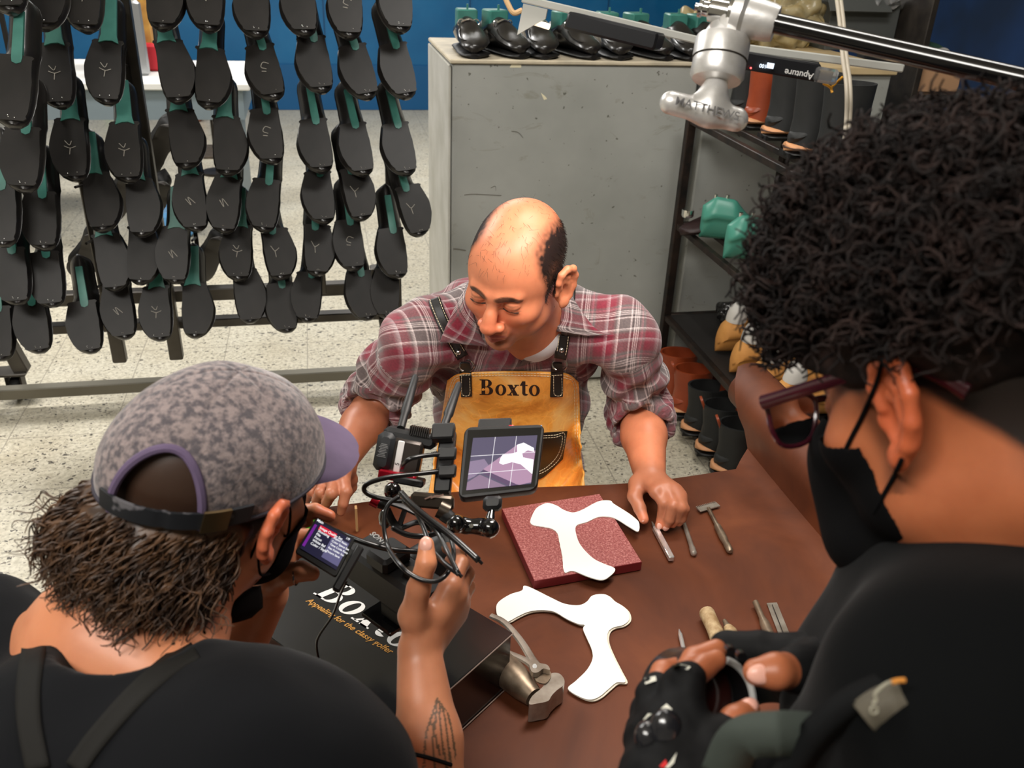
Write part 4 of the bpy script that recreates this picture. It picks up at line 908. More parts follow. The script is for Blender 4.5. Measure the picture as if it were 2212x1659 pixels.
def strands(b, roots, dirs, L, r, n=7, curl=0., freq=2., grav=(0, 0, -1), g=.5, jit=.15, lmin=.6):
    """many tapering hair strands in one mesh"""
    S = len(roots); P0 = np.array(roots, float); d = np.array(dirs, float); L = L * RNG.uniform(lmin, 1, S)[:, None]; g_ = np.array(grav, float)
    path = np.zeros((S, n, 3)); path[:, 0] = P0; dd = d.copy()
    for k in range(1, n):
        dd = dd + g_ * g / n + RNG.normal(0, jit, (S, 3)) / n ** .5; dd /= np.linalg.norm(dd, axis=1)[:, None]; path[:, k] = path[:, k - 1] + dd * L / (n - 1)
    t = np.gradient(path, axis=1); t /= np.linalg.norm(t, axis=2)[..., None] + 1e-9
    ref = RNG.normal(0, 1, (S, 1, 3)); u = np.cross(t, ref); u /= np.linalg.norm(u, axis=2)[..., None] + 1e-9; w = np.cross(t, u)
    if curl:
        ph = RNG.uniform(0, 6.28, (S, 1)) + np.linspace(0, freq * 2 * PI, n)[None]; am = (curl * RNG.uniform(.5, 1.2, (S, 1)) * np.minimum(1, np.linspace(0, 3, n))[None])[..., None]
        path = path + am * (np.cos(ph)[..., None] * u + np.sin(ph)[..., None] * w)
        t = np.gradient(path, axis=1); t /= np.linalg.norm(t, axis=2)[..., None] + 1e-9; u = np.cross(t, ref); u /= np.linalg.norm(u, axis=2)[..., None] + 1e-9; w = np.cross(t, u)
    rr = (r * np.linspace(1, .25, n) ** .8)[None, :, None] * RNG.uniform(.7, 1.3, (S, 1, 1)); V = np.stack([path + rr * (math.cos(a) * u + math.sin(a) * w) for a in (0, 2.094, 4.189)], 2).reshape(-1, 3)
    base = (np.arange(S)[:, None] * n + np.arange(n - 1)[None]) * 3; base = base.reshape(-1); F = []
    for j in range(3): k = (j + 1) % 3; F.append(np.stack([base + j, base + k, base + 3 + k, base + 3 + j], 1))
    F = np.concatenate(F) + b.n; b.v.append(V); b.n += len(V); b.f += [tuple(x) for x in F.tolist()]; b.mi += [0] * len(F)
def shell(v, q, sel, off, th=.0015, sm=6):
    """a garment patch lifted off a body surface where sel is true"""
    f = q[sel[q].all(1)]; N_ = vnormals(v, q); used_ = np.unique(f); mp = -np.ones(len(v), int); mp[used_] = np.arange(len(used_)); f = mp[f]; p = v[used_] + N_[used_] * off; n_ = N_[used_]; k = len(p)
    for _ in range(sm):
        s_ = np.zeros_like(p); c_ = np.zeros(k)
        for a, b_ in ((0, 1), (1, 2), (2, 3), (3, 0)):
            for x, y in ((a, b_), (b_, a)):
                for d in range(3): s_[:, d] += np.bincount(f[:, x], p[f[:, y], d], k)
                c_ += np.bincount(f[:, x], minlength=k)
        p = p * .5 + .5 * s_ / np.maximum(c_, 1)[:, None]
    E = {}
    for t in f.tolist():
        for i in range(4):
            a, b_ = t[i], t[(i + 1) % 4]; E[(a, b_)] = 1
    F = [tuple(t) for t in f.tolist()] + [tuple(x + k for x in t[::-1]) for t in f.tolist()] + [(b_, a, a + k, b_ + k) for (a, b_) in E if (b_, a) not in E]
    return np.concatenate([p, p - n_ * th]), F
# ---------------------------------------------------------------- the craftsman
SK = np.array(s3(212, 132, 96))
wR = np.array([[-.882, -.4657, -.0719], [.4678, -.8469, -.2527], [.0568, -.2565, .9649]]); 
_p = np.array(Matrix.Rotation(-.13, 3, 'Z') @ Matrix.Rotation(-.09, 3, 'X')); wR = wR @ _p; wc = np.array([.3313, 1.4748, 1.2575]) + np.array([0, .0, .0]); ws_ = 1.04
pe = thing('person', 'seated craftsman in a plaid shirt and tan leather apron, looking down at the table', 'person', (.42, 1.78, 0))
HW = lambda p: wc + wR @ (np.array(p, float) * ws_)
NB = P(1138, 672, 1.78); SR = P(890, 742, 1.75); SL = P(1352, 728, 1.81)
ER = P(816, 866, 1.92); EL = P(1383, 888, 1.98); WR = P(727, 1008, 1.75); WL = P(1404, 1030, 1.80)
pr = xf(head_prims(1.06, 1.14, es=1.15, dz=-.010), wR, wc, ws_)
pr += [C_(HW((0, -.03, -.03)), NB + [0, .0, -.01], .066, .068, .03), C_(HW((0, .0, -.06)), NB + [0, -.03, -.03], .056, .062, .03), C_(NB - [0, 0, .03], SR - [0, 0, .01], .045, .038, .03), C_(NB - [0, 0, .03], SL - [0, 0, .01], .045, .038, .03)]
pr += [C_(SR, ER, .038, .042, .02), C_(ER, ER * .6 + WR * .4, .047, .044, .02), C_(ER * .6 + WR * .4, WR, .044, .031, .015)]
pr += [C_(SL, EL, .038, .042, .02), C_(EL, EL * .6 + WL * .4, .050, .048, .02), C_(EL * .6 + WL * .4, WL, .048, .032, .015)]
tors = [((.41, 1.80, .62), (.165, .125, .16)), ((.395, 1.75, .84), (.165, .115, .16)), ((.375, 1.71, 1.01), (.18, .11, .13))]
pr += [E_(c, r, k=.05) for c, r in tors]
hz = lambda x, y, z: PZ(x, y, z)
FL = [[hz(1417, 1062, .838), hz(1434, 1086, .826), hz(1431, 1112, .800), hz(1424, 1135, .781)], [hz(1438, 1055, .842), hz(1455, 1092, .830), hz(1446, 1122, .800), hz(1438, 1137, .782)],
      [hz(1457, 1060, .838), hz(1471, 1097, .826), hz(1462, 1120, .798), hz(1453, 1132, .784)], [hz(1470, 1072, .830), hz(1479, 1100, .820), hz(1474, 1120, .798), hz(1467, 1130, .786)]]
TL = [hz(1378, 1046, .822), hz(1371, 1072, .812), hz(1382, 1098, .800), hz(1391, 1122, .790)]
pr += hand_prims(WL + [0, 0, .0], FL, TL, 1.06)
FR = [[P(742, 1030, 1.73), P(748, 1062, 1.70), P(741, 1088, 1.70), P(737, 1106, 1.71)], [P(722, 1040, 1.73), P(716, 1066, 1.69), P(706, 1084, 1.71), P(700, 1096, 1.735)], [P(703, 1042, 1.75), P(692, 1064, 1.72), P(684, 1080, 1.74), P(680, 1092, 1.76)], [P(686, 1044, 1.77), P(672, 1062, 1.75), P(665, 1076, 1.77), P(662, 1086, 1.78)]]
TR = [P(747, 1015, 1.72), P(758, 1035, 1.70), P(759, 1058, 1.70), P(754, 1078, 1.705)]
TR = [P(748, 1012, 1.77), P(757, 1035, 1.79), P(758, 1052, 1.80), P(752, 1066, 1.80)]
pr += hand_prims(WR, FR, TR, 1.03)
v, q = sdf_mesh(pr, .0022)
col = dresscol(v, SK); loc = (v - wc) @ wR / ws_
head_colour(col, v, wR, wc, ws_, SK, np.array(s3(176, 92, 80)), stub=.6)
x, y, z = loc.T
ishead = (np.abs(x) < .1) & (np.abs(y) < .13) & (z > -.09)
def dens(x, y, z):
    front = np.clip((.040 - y) / .018 + np.clip((z - .02) / .05, 0, .6), 0, 1)
    side = np.clip((np.abs(x) - (np.where(x > 0, .034, .044) - .22 * np.clip(-y - .055, 0, .2)) + .10 * np.clip(.05 - z, 0, .1)) / .022, 0, 1)
    low = np.clip((z + .010 + .9 * np.clip(-y - .02, 0, .05) + .03 * np.exp(-((y - .018) / .008) ** 2)) / .012, 0, 1)
    return front * side * low
hd_ = dens(x, y, z) * ishead; nn = vnoise(loc, 160, 2)
ear = (np.abs(x) > .0805) & (z < .04) & (y > -.05) & (y < .02)
hd_ = np.where(ear, 0, hd_)
w = np.clip(hd_ * 1.15 + nn * .5 * hd_ * (hd_ < .95), 0, 1); w = np.where(ear | (z < -.03), 0, w)[:, None]; col = col * (1 - w) + np.array(s3(38, 27, 24)) * w
for f in FL[:3] + [TL]: blotch(col, v, f[-1], (.012, .012, .012), None, SK * [1.08, .95, .95], .6, .5)
part('body', pydata(v, q), skin_mat('skin'), pe, ang=180, col=col)
wbv = bvh_of(v, q)
# short hair on the sides and the few strands over the bald crown
hb = B(); N_ = vnormals(v, q); idx = np.nonzero((hd_ > .45) & ishead & (z > -.04))[0]; RNG.shuffle(idx)
def strand(b, p, d, L, r, sag=.3, n=3, cur=0):
    pts = [p]; d = np.array(d, float)
    for k in range(n): d = _n(d + np.array([0, 0, -sag]) + RNG.normal(0, .12, 3)); pts.append(pts[-1] + d * L / n)
    b.tube(pts, np.linspace(r, r * .3, n + 1), 3, cap=False)
down = wR @ np.array([0, -.5, -.8])
for i in idx[:2600]: strand(hb, v[i] - N_[i] * .0005, _n(N_[i] * .35 + down * .9), RNG.uniform(.006, .011), .00045, .1, 2)
top = np.nonzero((hd_ < .1) & ishead & (z > .058) & (y < .085) & (np.abs(x) < .055))[0]; RNG.shuffle(top)
back = wR @ np.array([-.25, .5, -.1])
for i in top[:200]: strand(hb, v[i], _n(N_[i] * .12 + back * .8 + RNG.normal(0, .25, 3)), RNG.uniform(.008, .02), .00022, .0, 3)
m_hair = M('dark_hair', s3(34, 25, 22), .5, col2=s3(52, 38, 32), ns=40)
part('hair', hb, m_hair, pe, ang=180)
for f, o in ((FL[0], (0, -.5, .8)), (FL[1], (0, -.6, .6)), (TL, (-.7, -.5, .5))): nb = B(); nail(nb, f[-2], f[-1], o, 1.12); part('fingernail', nb, M('nail_pink', s3(226, 168, 150), .3), pe, ang=180)

eb = B()
for s in (-1, 1): 
    pts = [HW((s * (.031 + .0145 * t), .0905 - .003 * t * t - .001, -.0030 - .0022 * (1 - t * t))) for t in np.linspace(-1, 1, 9)]; eb.tube(pts, .0009, 5)
part('eyelashes', eb, m_hair, pe, ang=180)

# shirt
def shirt_mat():
    m, nt, b = newmat('plaid_flannel'); uv = nt.nodes.new('ShaderNodeUVMap'); sx = nt.nodes.new('ShaderNodeSeparateXYZ'); nt.links.new(uv.outputs[0], sx.inputs[0])
    G_, Rd, W_, K_, P_ = s3(104, 92, 92), s3(128, 32, 52), s3(226, 210, 208), s3(34, 24, 28), s3(170, 110, 118)
    st = [(0, G_), (.10, G_), (.13, W_), (.15, G_), (.17, K_), (.185, G_), (.20, W_), (.225, K_), (.235, W_), (.265, G_), (.28, W_), (.295, K_), (.31, G_), (.36, P_), (.375, G_), (.40, G_), (.44, Rd), (.60, Rd), (.68, s3(186, 160, 164)), (.69, Rd), (.78, Rd), (.84, G_), (.90, W_), (.908, G_), (.97, G_)]
    cs = []
    for i, per in ((0, .105), (1, .115)):
        fr = _math(nt, 'FRACT', _math(nt, 'ADD', _math(nt, 'DIVIDE', sx.outputs[i], per), 10.)); cs.append(_ramp(nt, fr, st, 'CONSTANT' if 0 else 'LINEAR'))
    tw = _math(nt, 'MULTIPLY', _math(nt, 'ADD', sx.outputs[0], sx.outputs[1]), 900.); tw = _math(nt, 'ADD', _math(nt, 'MULTIPLY', _math(nt, 'SINE', tw), .08), .5)
    base = _mix(nt, tw, cs[0], cs[1]); co = _coord(nt, 'Object'); f = _ramp(nt, _noise(nt, co, 240, 2), [(.3, (.78, .78, .8)), (.7, (1.08, 1.08, 1.06))]); base = _mix(nt, 1, base, f, 'MULTIPLY')
    nt.links.new(base, b.inputs['Base Color']); b.inputs['Roughness'].default_value = .9; b.inputs['Sheen Weight'].default_value = .25
    _bump(nt, b, _noise(nt, co, 500, 2), .2, .0008); return m
m_pl = shirt_mat()
CR_ = ER + _n(WR - ER) * .045; CL_ = EL + _n(WL - EL) * .055
sp = [E_((.41, 1.80, .62), (.185, .15, .17)), E_((.395, 1.745, .84), (.185, .138, .17), k=.06), E_((.372, 1.70, 1.00), (.205, .132, .14), k=.06), E_((.37, 1.72, 1.09), (.19, .10, .07), k=.05),
      C_(NB + [0, .02, -.035], SR + [0, 0, .0], .070, .058, .05), C_(NB + [0, .02, -.035], SL, .070, .058, .05), E_(NB + [0, .01, -.03], (.092, .085, .055), k=.04)]
sp += [C_(NB + [-.02, .03, .012], SR + [.03, .02, .030], .060, .050, .05), C_(NB + [.02, .03, .0], SL + [-.03, .02, .022], .060, .050, .05)]
sp += [C_(SR, ER, .062, .068, .03), C_(ER, CR_, .067, .061, .01), C_(SL, EL, .062, .068, .03), C_(EL, CL_, .068, .064, .01)]
dR, dL = _n(WR - ER), _n(WL - EL)
sp += [C_(CR_, CR_ - dR * .012, .064, .064, .004), C_(CL_, CL_ - dL * .014, .068, .068, .004)]
sp += [C_(CR_ + dR * .015, CR_ + dR * .12, .0535, .062, .006, 's'), C_(CL_ + dL * .015, CL_ + dL * .12, .057, .066, .006, 's'), C_(CR_ + dR * .07, CR_ + dR * .14, .09, .09, .004, 's'), C_(CL_ + dL * .075, CL_ + dL * .15, .09, .09, .004, 's')]
vneck = HW((0, .05, -.17)); sp += [C_(NB + [0, -.02, .012], NB + [0, -.01, .12], .066, .078, .01, 's'), C_(P(1145, 735, 1.68), P(1112, 778, 1.66), .030, .004, .008, 's')]
sv, sq = sdf_mesh(sp, .0045)
N_ = vnormals(sv, sq); dsp = np.zeros(len(sv))
def axis_u(a, b_, p):
    d = _n(b_ - a); t = (p - a) @ d; r = p - a - t[:, None] * d; u = _n(np.cross(d, [0, 1, .3])); w_ = np.cross(d, u); return t, np.arctan2(r @ u, r @ w_), np.linalg.norm(r, axis=1)
arms = []
for a, m_, c in ((SR, ER, CR_), (SL, EL, CL_)):
    t, an, rr = axis_u(a, m_, sv); L = np.linalg.norm(m_ - a); t2, an2, rr2 = axis_u(m_, c, sv)
    arms.append((t, an, rr, t2, an2, rr2, L))
f = np.zeros(len(sv)); 
for i, (t, an, rr, t2, an2, rr2, L) in enumerate(arms):
    wgt = np.clip((t - .03) / .06, 0, 1) * (rr < .11); f += wgt * (np.sin(t * 95 + an * (1.4 if i else -1.4) + 2.2 * np.sin(an * 2 + i)) * .0055 + np.sin(t * 41 - an * 2.1) * .004)
    wc_ = ((t2 > -.005) & (rr2 < .1)); f += wc_ * np.sin(t2 * 240 + 1.5 * np.sin(an2 * 2)) * .0030
nz_ = vnoise(sv, 9, 4, (1, 1, .6)); f += nz_ * .012; f += np.sin(sv[:, 2] * 60 + sv[:, 0] * 45 + vnoise(sv, 6, 8) * 5) * .003 * (sv[:, 2] > .7)
sv2 = sv + N_ * f[:, None]
smooth_bvh = bvh_of(sv, sq)
so = part('shirt', pydata(sv2, sq), m_pl, pe, ang=180)
# fabric coordinates: torso seen from the front, sleeves wrapped round each arm
uvl = so.data.uv_layers.new(name='UVMap'); fc = sv[sq].mean(1)
reg = np.zeros(len(sq), int)
for i, (a, m_) in enumerate(((SR, ER), (SL, EL))):
    t, an, rr = axis_u(a, m_, fc); reg[(t > .028) & (rr < .115)] = i + 1
    c = (CR_, CL_)[i]; t2, an2, rr2 = axis_u(m_, c, fc); reg[(t2 > -.0) & (rr2 < .09)] = i + 3
UV = np.zeros((len(sq), 4, 2)); cv = sv[sq]
UV[..., 0] = cv[..., 0] + .35 * np.abs(cv[..., 1] - 1.7) * np.sign(cv[..., 0] - .38); UV[..., 1] = cv[..., 2] * 1.05 + (cv[..., 1] - 1.6) * .75 + .03
for i, (t, an, rr, t2, an2, rr2, L) in enumerate(arms):
    m = reg == i + 1; A_ = an[sq[m]]; A_ = np.where(A_ - A_[:, :1] > PI, A_ - 2 * PI, np.where(A_ - A_[:, :1] < -PI, A_ + 2 * PI, A_)); UV[m, :, 0] = A_ * .074; UV[m, :, 1] = t[sq[m]]
    m = reg == i + 3; A_ = an2[sq[m]]; A_ = np.where(A_ - A_[:, :1] > PI, A_ - 2 * PI, np.where(A_ - A_[:, :1] < -PI, A_ + 2 * PI, A_)); UV[m, :, 0] = A_ * .066 + t2[sq[m]] * .8; UV[m, :, 1] = t2[sq[m]] - A_ * .03
uvl.data.foreach_set('uv', UV.reshape(-1))
sbv = bvh_of(sv2, sq)
# undershirt in the neck opening
us = [E_(NB + [.006, -.028, -.035], (.064, .064, .060)), E_((.372, 1.72, 1.03), (.16, .105, .12), k=.05)]
v, q = sdf_mesh(us, .005); part('undershirt', pydata(v, q), M('white_cotton', s3(214, 212, 214), .9, bump=.2, bs=300), pe, ang=180)
# collar: stand and folded leaf on each side, swept around the neck
cc_ = NB + np.array([0, -.01, .0])
def uvset(o, G, su, sv_, rot=0.):
    a, b_ = G.shape[:2]; l = o.data.uv_layers.new(name='UVMap'); N2 = len(o.data.vertices); uvv = np.zeros((N2, 2)); I, J = np.meshgrid(np.arange(a), np.arange(b_), indexing='ij')
    u = np.stack([I.ravel() * su, J.ravel() * sv_], 1); c_, s_ = math.cos(rot), math.sin(rot); u = np.stack([u[:, 0] * c_ - u[:, 1] * s_, u[:, 0] * s_ + u[:, 1] * c_], 1); uvv[:a * b_] = u
    if N2 >= 2 * a * b_: uvv[a * b_:2 * a * b_] = u
    vi = np.zeros(len(o.data.loops), int); o.data.loops.foreach_get('vertex_index', vi); l.data.foreach_set('uv', uvv[vi].ravel())
def surf(px, py, off, bv=None, fb=1.7):
    h = cast(bv or sbv, px, py, off); return h if h is not None else P(px, py, fb)
def coons(top, bot, n, m, off, bv, smooth=3, fb=1.7):
    """sheet between an upper and a lower edge given in picture space, laid on a surface"""
    T_ = spline(top, 8); B_ = spline(bot, 8); t = np.linspace(0, 1, n)
    rs = lambda S: np.stack([np.interp(t * (len(S) - 1), np.arange(len(S)), S[:, k]) for k in range(2)], 1)
    T_, B_ = rs(T_), rs(B_); G = np.zeros((n, m, 3)); D = np.zeros((n, m)); X = []
    for i in range(n):
        for j in range(m):
            p = T_[i] + (B_[i] - T_[i]) * j / (m - 1); h = cast(bv, *p, 0); D[i, j] = np.linalg.norm(h - CAM) if h is not None else np.nan; X.append(p)
    if np.isnan(D).any():
        md = np.nanmedian(D); 
        for it in range(max(n, m)):
            nn_ = np.isnan(D)
            if not nn_.any(): break
            Dp = np.pad(D, 1, constant_values=np.nan); st_ = np.stack([Dp[:-2, 1:-1], Dp[2:, 1:-1], Dp[1:-1, :-2], Dp[1:-1, 2:]])
            with np.errstate(all='ignore'): mn = np.nanmean(st_, 0)
            D = np.where(nn_, mn, D)
    for _ in range(smooth):
        Dp = np.pad(D, 1, mode='edge'); D = np.minimum(D, .5 * D + .125 * (Dp[:-2, 1:-1] + Dp[2:, 1:-1] + Dp[1:-1, :-2] + Dp[1:-1, 2:]))
    k = 0
    for i in range(n):
        for j in range(m): G[i, j] = CAM + rayd(*X[k]) * (D[i, j] - off); k += 1
    return G
def ribbon(pxs, w, off, bv, n=30, wy=None):
    S = spline(pxs, 8); t = np.linspace(0, len(S) - 1, n); S = np.stack([np.interp(t, np.arange(len(S)), S[:, k]) for k in range(2)], 1); d = np.gradient(S, axis=0); d /= np.linalg.norm(d, axis=1)[:, None]; nr = np.stack([-d[:, 1], d[:, 0]], 1)
    wv = np.interp(np.linspace(0, 1, n), np.linspace(0, 1, len(w)), w) if hasattr(w, '__len__') else np.full(n, w)
    return S - nr * wv[:, None] / 2, S + nr * wv[:, None] / 2
# image-left collar leaf
G = coons([(1012, 612), (985, 660), (962, 708), (950, 738)], [(1014, 630), (1022, 680), (1034, 716), (1052, 748)], 14, 9, .016, smooth_bvh); o = part('collar', B().grid(G, th=.003), m_pl, pe, ang=180); uvset(o, G, .010, .010, .5)
G = coons([(1236, 640), (1262, 680), (1290, 712), (1326, 722)], [(1200, 650), (1198, 690), (1200, 712), (1268, 726)], 14, 9, .016, smooth_bvh); o = part('collar', B().grid(G, th=.003), m_pl, pe, ang=180); uvset(o, G, .010, .010, -.4)
G = coons([(1215, 640), (1196, 680), (1188, 712), (1178, 748), (1160, 778)], [(1190, 640), (1176, 690), (1160, 722), (1148, 752), (1122, 790)], 14, 7, .010, smooth_bvh); o = part('placket', B().grid(G, th=.0025), M('grey_flannel', s3(116, 104, 104), .9, col2=s3(98, 86, 88), ns=60), pe, ang=180)
# ---- apron
def mat_apron():
    m, nt, b = newmat('tan_apron_leather'); co = _coord(nt, 'Object')
    base = _ramp(nt, _noise(nt, co, 11, 5, .6, .8), [(.28, s3(200, 112, 34)), (.5, s3(250, 172, 74)), (.72, s3(255, 206, 124))])
    w = nt.nodes.new('ShaderNodeTexNoise'); w.inputs['Scale'].default_value = 14; nt.links.new(co, w.inputs['Vector']); wc2 = _mix(nt, .12, co, w.outputs['Color'], 'ADD')
    v_ = nt.nodes.new('ShaderNodeTexVoronoi'); v_.feature = 'DISTANCE_TO_EDGE'; v_.inputs['Scale'].default_value = 34; nt.links.new(wc2, v_.inputs['Vector'])
    cr_ = _ramp(nt, v_.outputs['Distance'], [(0, (1.5, 1.45, 1.35)), (.05, (1, 1, 1))]); sp_ = _ramp(nt, _noise(nt, co, 8, 3), [(.45, (0, 0, 0)), (.6, (1, 1, 1))])
    base = _mix(nt, _math(nt, 'MULTIPLY', sp_, .6), base, _mix(nt, 1, base, cr_, 'MULTIPLY')); nt.links.new(base, b.inputs['Base Color']); b.inputs['Roughness'].default_value = .36; b.inputs['Coat Weight'].default_value = .15
    _bump(nt, b, _noise(nt, co, 90, 4), .2, .0015); return m
m_ap = mat_apron(); m_blk2 = M('black_strap_leather', s3(26, 24, 23), .45, bump=.2, bs=220); m_stch = M('cream_thread', s3(230, 214, 180), .8); m_ring = M('ring_chrome', s3(210, 210, 208), .15, 1)
top = [(974, 812), (1000, 804), (1100, 800), (1200, 804), (1236, 812), (1252, 845)]
top = [(975, 818), (1003, 803), (1100, 801), (1205, 803), (1250, 818)]; bot = [(930, 1110), (1010, 1110), (1100, 1110), (1190, 1110), (1262, 1110)]
def apron_grid(n=40, m=44):
    T_ = spline([(960, 818), (985, 805), (1040, 801), (1110, 800), (1180, 802), (1228, 806), (1252, 824)], 6); G0 = []
    t = np.linspace(0, 1, n); tt = np.stack([np.interp(t * (len(T_) - 1), np.arange(len(T_)), T_[:, k]) for k in range(2)], 1)
    # left and right edges of the bib
    ls = spline([(966, 822), (957, 880), (945, 960), (930, 1040), (915, 1120)], 10); rs_ = spline([(1250, 826), (1253, 880), (1254, 960), (1260, 1020), (1272, 1120)], 10)
    for i in range(n):
        row = []
        for j in range(m):
            s = j / (m - 1); l = np.array([np.interp(s * (len(ls) - 1), np.arange(len(ls)), ls[:, k]) for k in range(2)]); r_ = np.array([np.interp(s * (len(rs_) - 1), np.arange(len(rs_)), rs_[:, k]) for k in range(2)])
            u = (tt[i, 0] - tt[0, 0]) / (tt[-1, 0] - tt[0, 0]); p = l + (r_ - l) * u; p[1] += (tt[i, 1] - (818 + u * 6)) * max(0, 1 - s * 6); row.append(p)
        G0.append(row)
    return np.array(G0)
AG = apron_grid(); D = np.array([[(lambda h: np.nan if h is None else np.linalg.norm(h - CAM))(cast(smooth_bvh, *p, 0)) for p in r] for r in AG]); D = np.where(np.isnan(D), np.nanmedian(D), D)
for _ in range(12):
    Dp = np.pad(D, 1, mode='edge'); D = np.minimum(D, .25 * (Dp[:-2, 1:-1] + Dp[2:, 1:-1] + Dp[1:-1, :-2] + Dp[1:-1, 2:]))
AP = np.array([[CAM + rayd(*AG[i, j]) * (D[i, j] - .014) for j in range(AG.shape[1])] for i in range(AG.shape[0])])
ap = part('apron', B().grid(AP, th=.0028), m_ap, pe, ang=180)
abv = BVHTree.FromPolygons([tuple(x) for x in AP.reshape(-1, 3).tolist()], [(i * 44 + j, i * 44 + j + 1, (i + 1) * 44 + j + 1, (i + 1) * 44 + j) for i in range(39) for j in range(43)])
def stitches(b, pxs, bv, off, gap=7, r=.0008):
    S = spline(pxs, 12); L = np.concatenate([[0], np.cumsum(np.linalg.norm(np.diff(S, axis=0), axis=1))]); n = int(L[-1] / gap)
    for k in range(n):
        a = [np.interp((k + f_) * gap, L, S[:, c]) for f_ in (0, .68) for c in (0, 1)]; p = cast(bv, a[0], a[1], off); q = cast(bv, a[2], a[3], off)
        if p is not None and q is not None and np.linalg.norm(p - q) < .03: b.tube([p, q], r, 4, cap=False)
b = B()
for k in (0, 1):
    d = 5 + k * 5; stitches(b, [(935 + d, 1030), (948 + d, 960), (960 + d, 880), (969 + d, 830), (990 + d * .3, 806 + d), (1040, 802 + d), (1110, 801 + d), (1180, 803 + d), (1228 - d * .3, 808 + d), (1249 - d, 830), (1252 - d, 880), (1253 - d, 960), (1256 - d, 1010)], abv, .0012)
part('stitching', b, m_stch, ap)
# printed word on the bib
def TA(x, y):
    px, py = 1036 + x * 34.6, 853 - y * 33.5 + x * .6; h = cast(abv, px, py, .0012); return h if h is not None else P(px, py, 1.7)
b = B(); serif_word(b, TA); part('lettering', b, M('dark_brown_print', s3(42, 24, 18), .6), ap, smooth=False)
# pocket
G = coons([(1135, 938), (1170, 936), (1198, 934), (1226, 932)], [(1135, 1035), (1165, 1035), (1185, 1022), (1216, 992)], 16, 10, .003, abv, 2); pk = part('pocket', B().grid(G, th=.002), m_blk2, ap)
pbv = BVHTree.FromPolygons([tuple(x) for x in G.reshape(-1, 3).tolist()], [(i * 10 + j, i * 10 + j + 1, (i + 1) * 10 + j + 1, (i + 1) * 10 + j) for i in range(15) for j in range(9)])
G2 = coons([(862, 1040), (890, 1040), (910, 1045)], [(862, 1085), (890, 1085), (905, 1080)], 6, 6, .003, abv, 2)
b = B()
for d in (4, 9): stitches(b, [(1160, 938 + d), (1198, 936 + d), (1224 - d, 934 + d), (1215 - d, 990 - d), (1186 - d * .5, 1018 - d), (1150, 1034 - d)], pbv, .001, 6)
part('pocket_stitching', b, m_stch, pe)
# straps, tabs, rings, rivets
def mk_strap(pts, w, nm='strap', bv=sbv, off=.008, wp=None):
    a, c = ribbon(pts, w, off, bv); n = len(a); G = coons_raw(a, c, 4, off, bv); st_ = part(nm, B().grid(G, th=.003), m_blk2, pe, ang=180)
    return a, c
def coons_raw(a, c, m, off, bv):
    n = len(a); D = np.full((n, m), np.nan)
    for i in range(n):
        for j in range(m):
            p = a[i] + (c[i] - a[i]) * j / (m - 1); h = cast(bv, *p, 0)
            if h is not None: D[i, j] = np.linalg.norm(h - CAM)
    D = np.where(np.isnan(D), np.nanmedian(D), D); 
    for _ in range(4): Dp = np.pad(D, 1, mode='edge'); D = np.minimum(D, .25 * (Dp[:-2, 1:-1] + Dp[2:, 1:-1] + Dp[1:-1, :-2] + Dp[1:-1, 2:]))
    return np.array([[CAM + rayd(*(a[i] + (c[i] - a[i]) * j / (m - 1))) * (D[i, j] - off) for j in range(m)] for i in range(n)])
st1, st2 = mk_strap([(938, 644), (945, 665), (958, 695), (978, 735), (1000, 772)], 26); b = B()
def inset(a, c, f_): return a + (c - a) * f_
for f_ in (.12, .88): 
    L_ = inset(st1, st2, f_); stitches(b, [tuple(p) for p in L_[::4]], sbv, .0125, 6, .0007)
st1, st2 = mk_strap([(1218, 726), (1215, 750), (1210, 776)], 26)
for f_ in (.12, .88): 
    L_ = inset(st1, st2, f_); stitches(b, [tuple(p) for p in L_[::6]], sbv, .0125, 6, .0007)
st1, st2 = mk_strap([(1230, 600), (1237, 622), (1236, 655)], 12)
for (x, y) in ((1005, 0), (1204, 0)):
    G = coons([(x - 13, 806), (x, 805), (x + 13, 804)], [(x - 9 if x < 1100 else x - 15, 858), (x + 2, 858), (x + 14 if x < 1100 else x + 12, 857)], 4, 8, .004, abv, 1); part('strap_tab', B().grid(G, th=.003), m_blk2, pe)
    G = coons([(x - 10, 786), (x, 785), (x + 10, 786)], [(x - 13, 808), (x, 808), (x + 13, 807)], 4, 4, .010, sbv, 2); part('strap_tab', B().grid(G, th=.003), m_blk2, pe)
    stitches(b, [(x - 8, 812), (x - 8, 835), (x - 6, 853), (x + 9, 853), (x + 10, 830), (x + 9, 812)], abv, .0085, 6, .0007); stitches(b, [(x - 12, 811), (x + 12, 810)], abv, .0085, 6, .0007)
part('strap_stitching', b, m_stch, pe)
for (x, y, rx) in ((1008, 790, 16), (1209, 787, 17)):
    c = surf(x, y, .014); r_ = rx / FPX * 1.68; ring = [c + CR * r_ * math.cos(a) + CU * r_ * .85 * math.sin(a) for a in np.linspace(-.35 * PI, 1.35 * PI, 22)]
    part('strap_ring', B().tube(ring, .0019, 8), m_ring, pe)
for x, y in ((990, 761), (1213, 756)):
    c = surf(x, y, .014); part('rivet', B().ell(c, (.0055, .0055, .0035), frame(CR, CU, CB)), m_ring, pe)
part('trousers', pydata(*sdf_mesh([E_((.41, 1.80, .56), (.18, .15, .14)), C_((.31, 1.78, .50), (.28, 1.42, .50), .085, .07, .05), C_((.50, 1.78, .50), (.52, 1.42, .50), .085, .07, .05), C_((.28, 1.42, .50), (.28, 1.46, .10), .065, .05, .03), C_((.52, 1.42, .50), (.52, 1.46, .10), .065, .05, .03)], .008)), M('dark_denim', s3(34, 36, 44), .9), pe, ang=180)
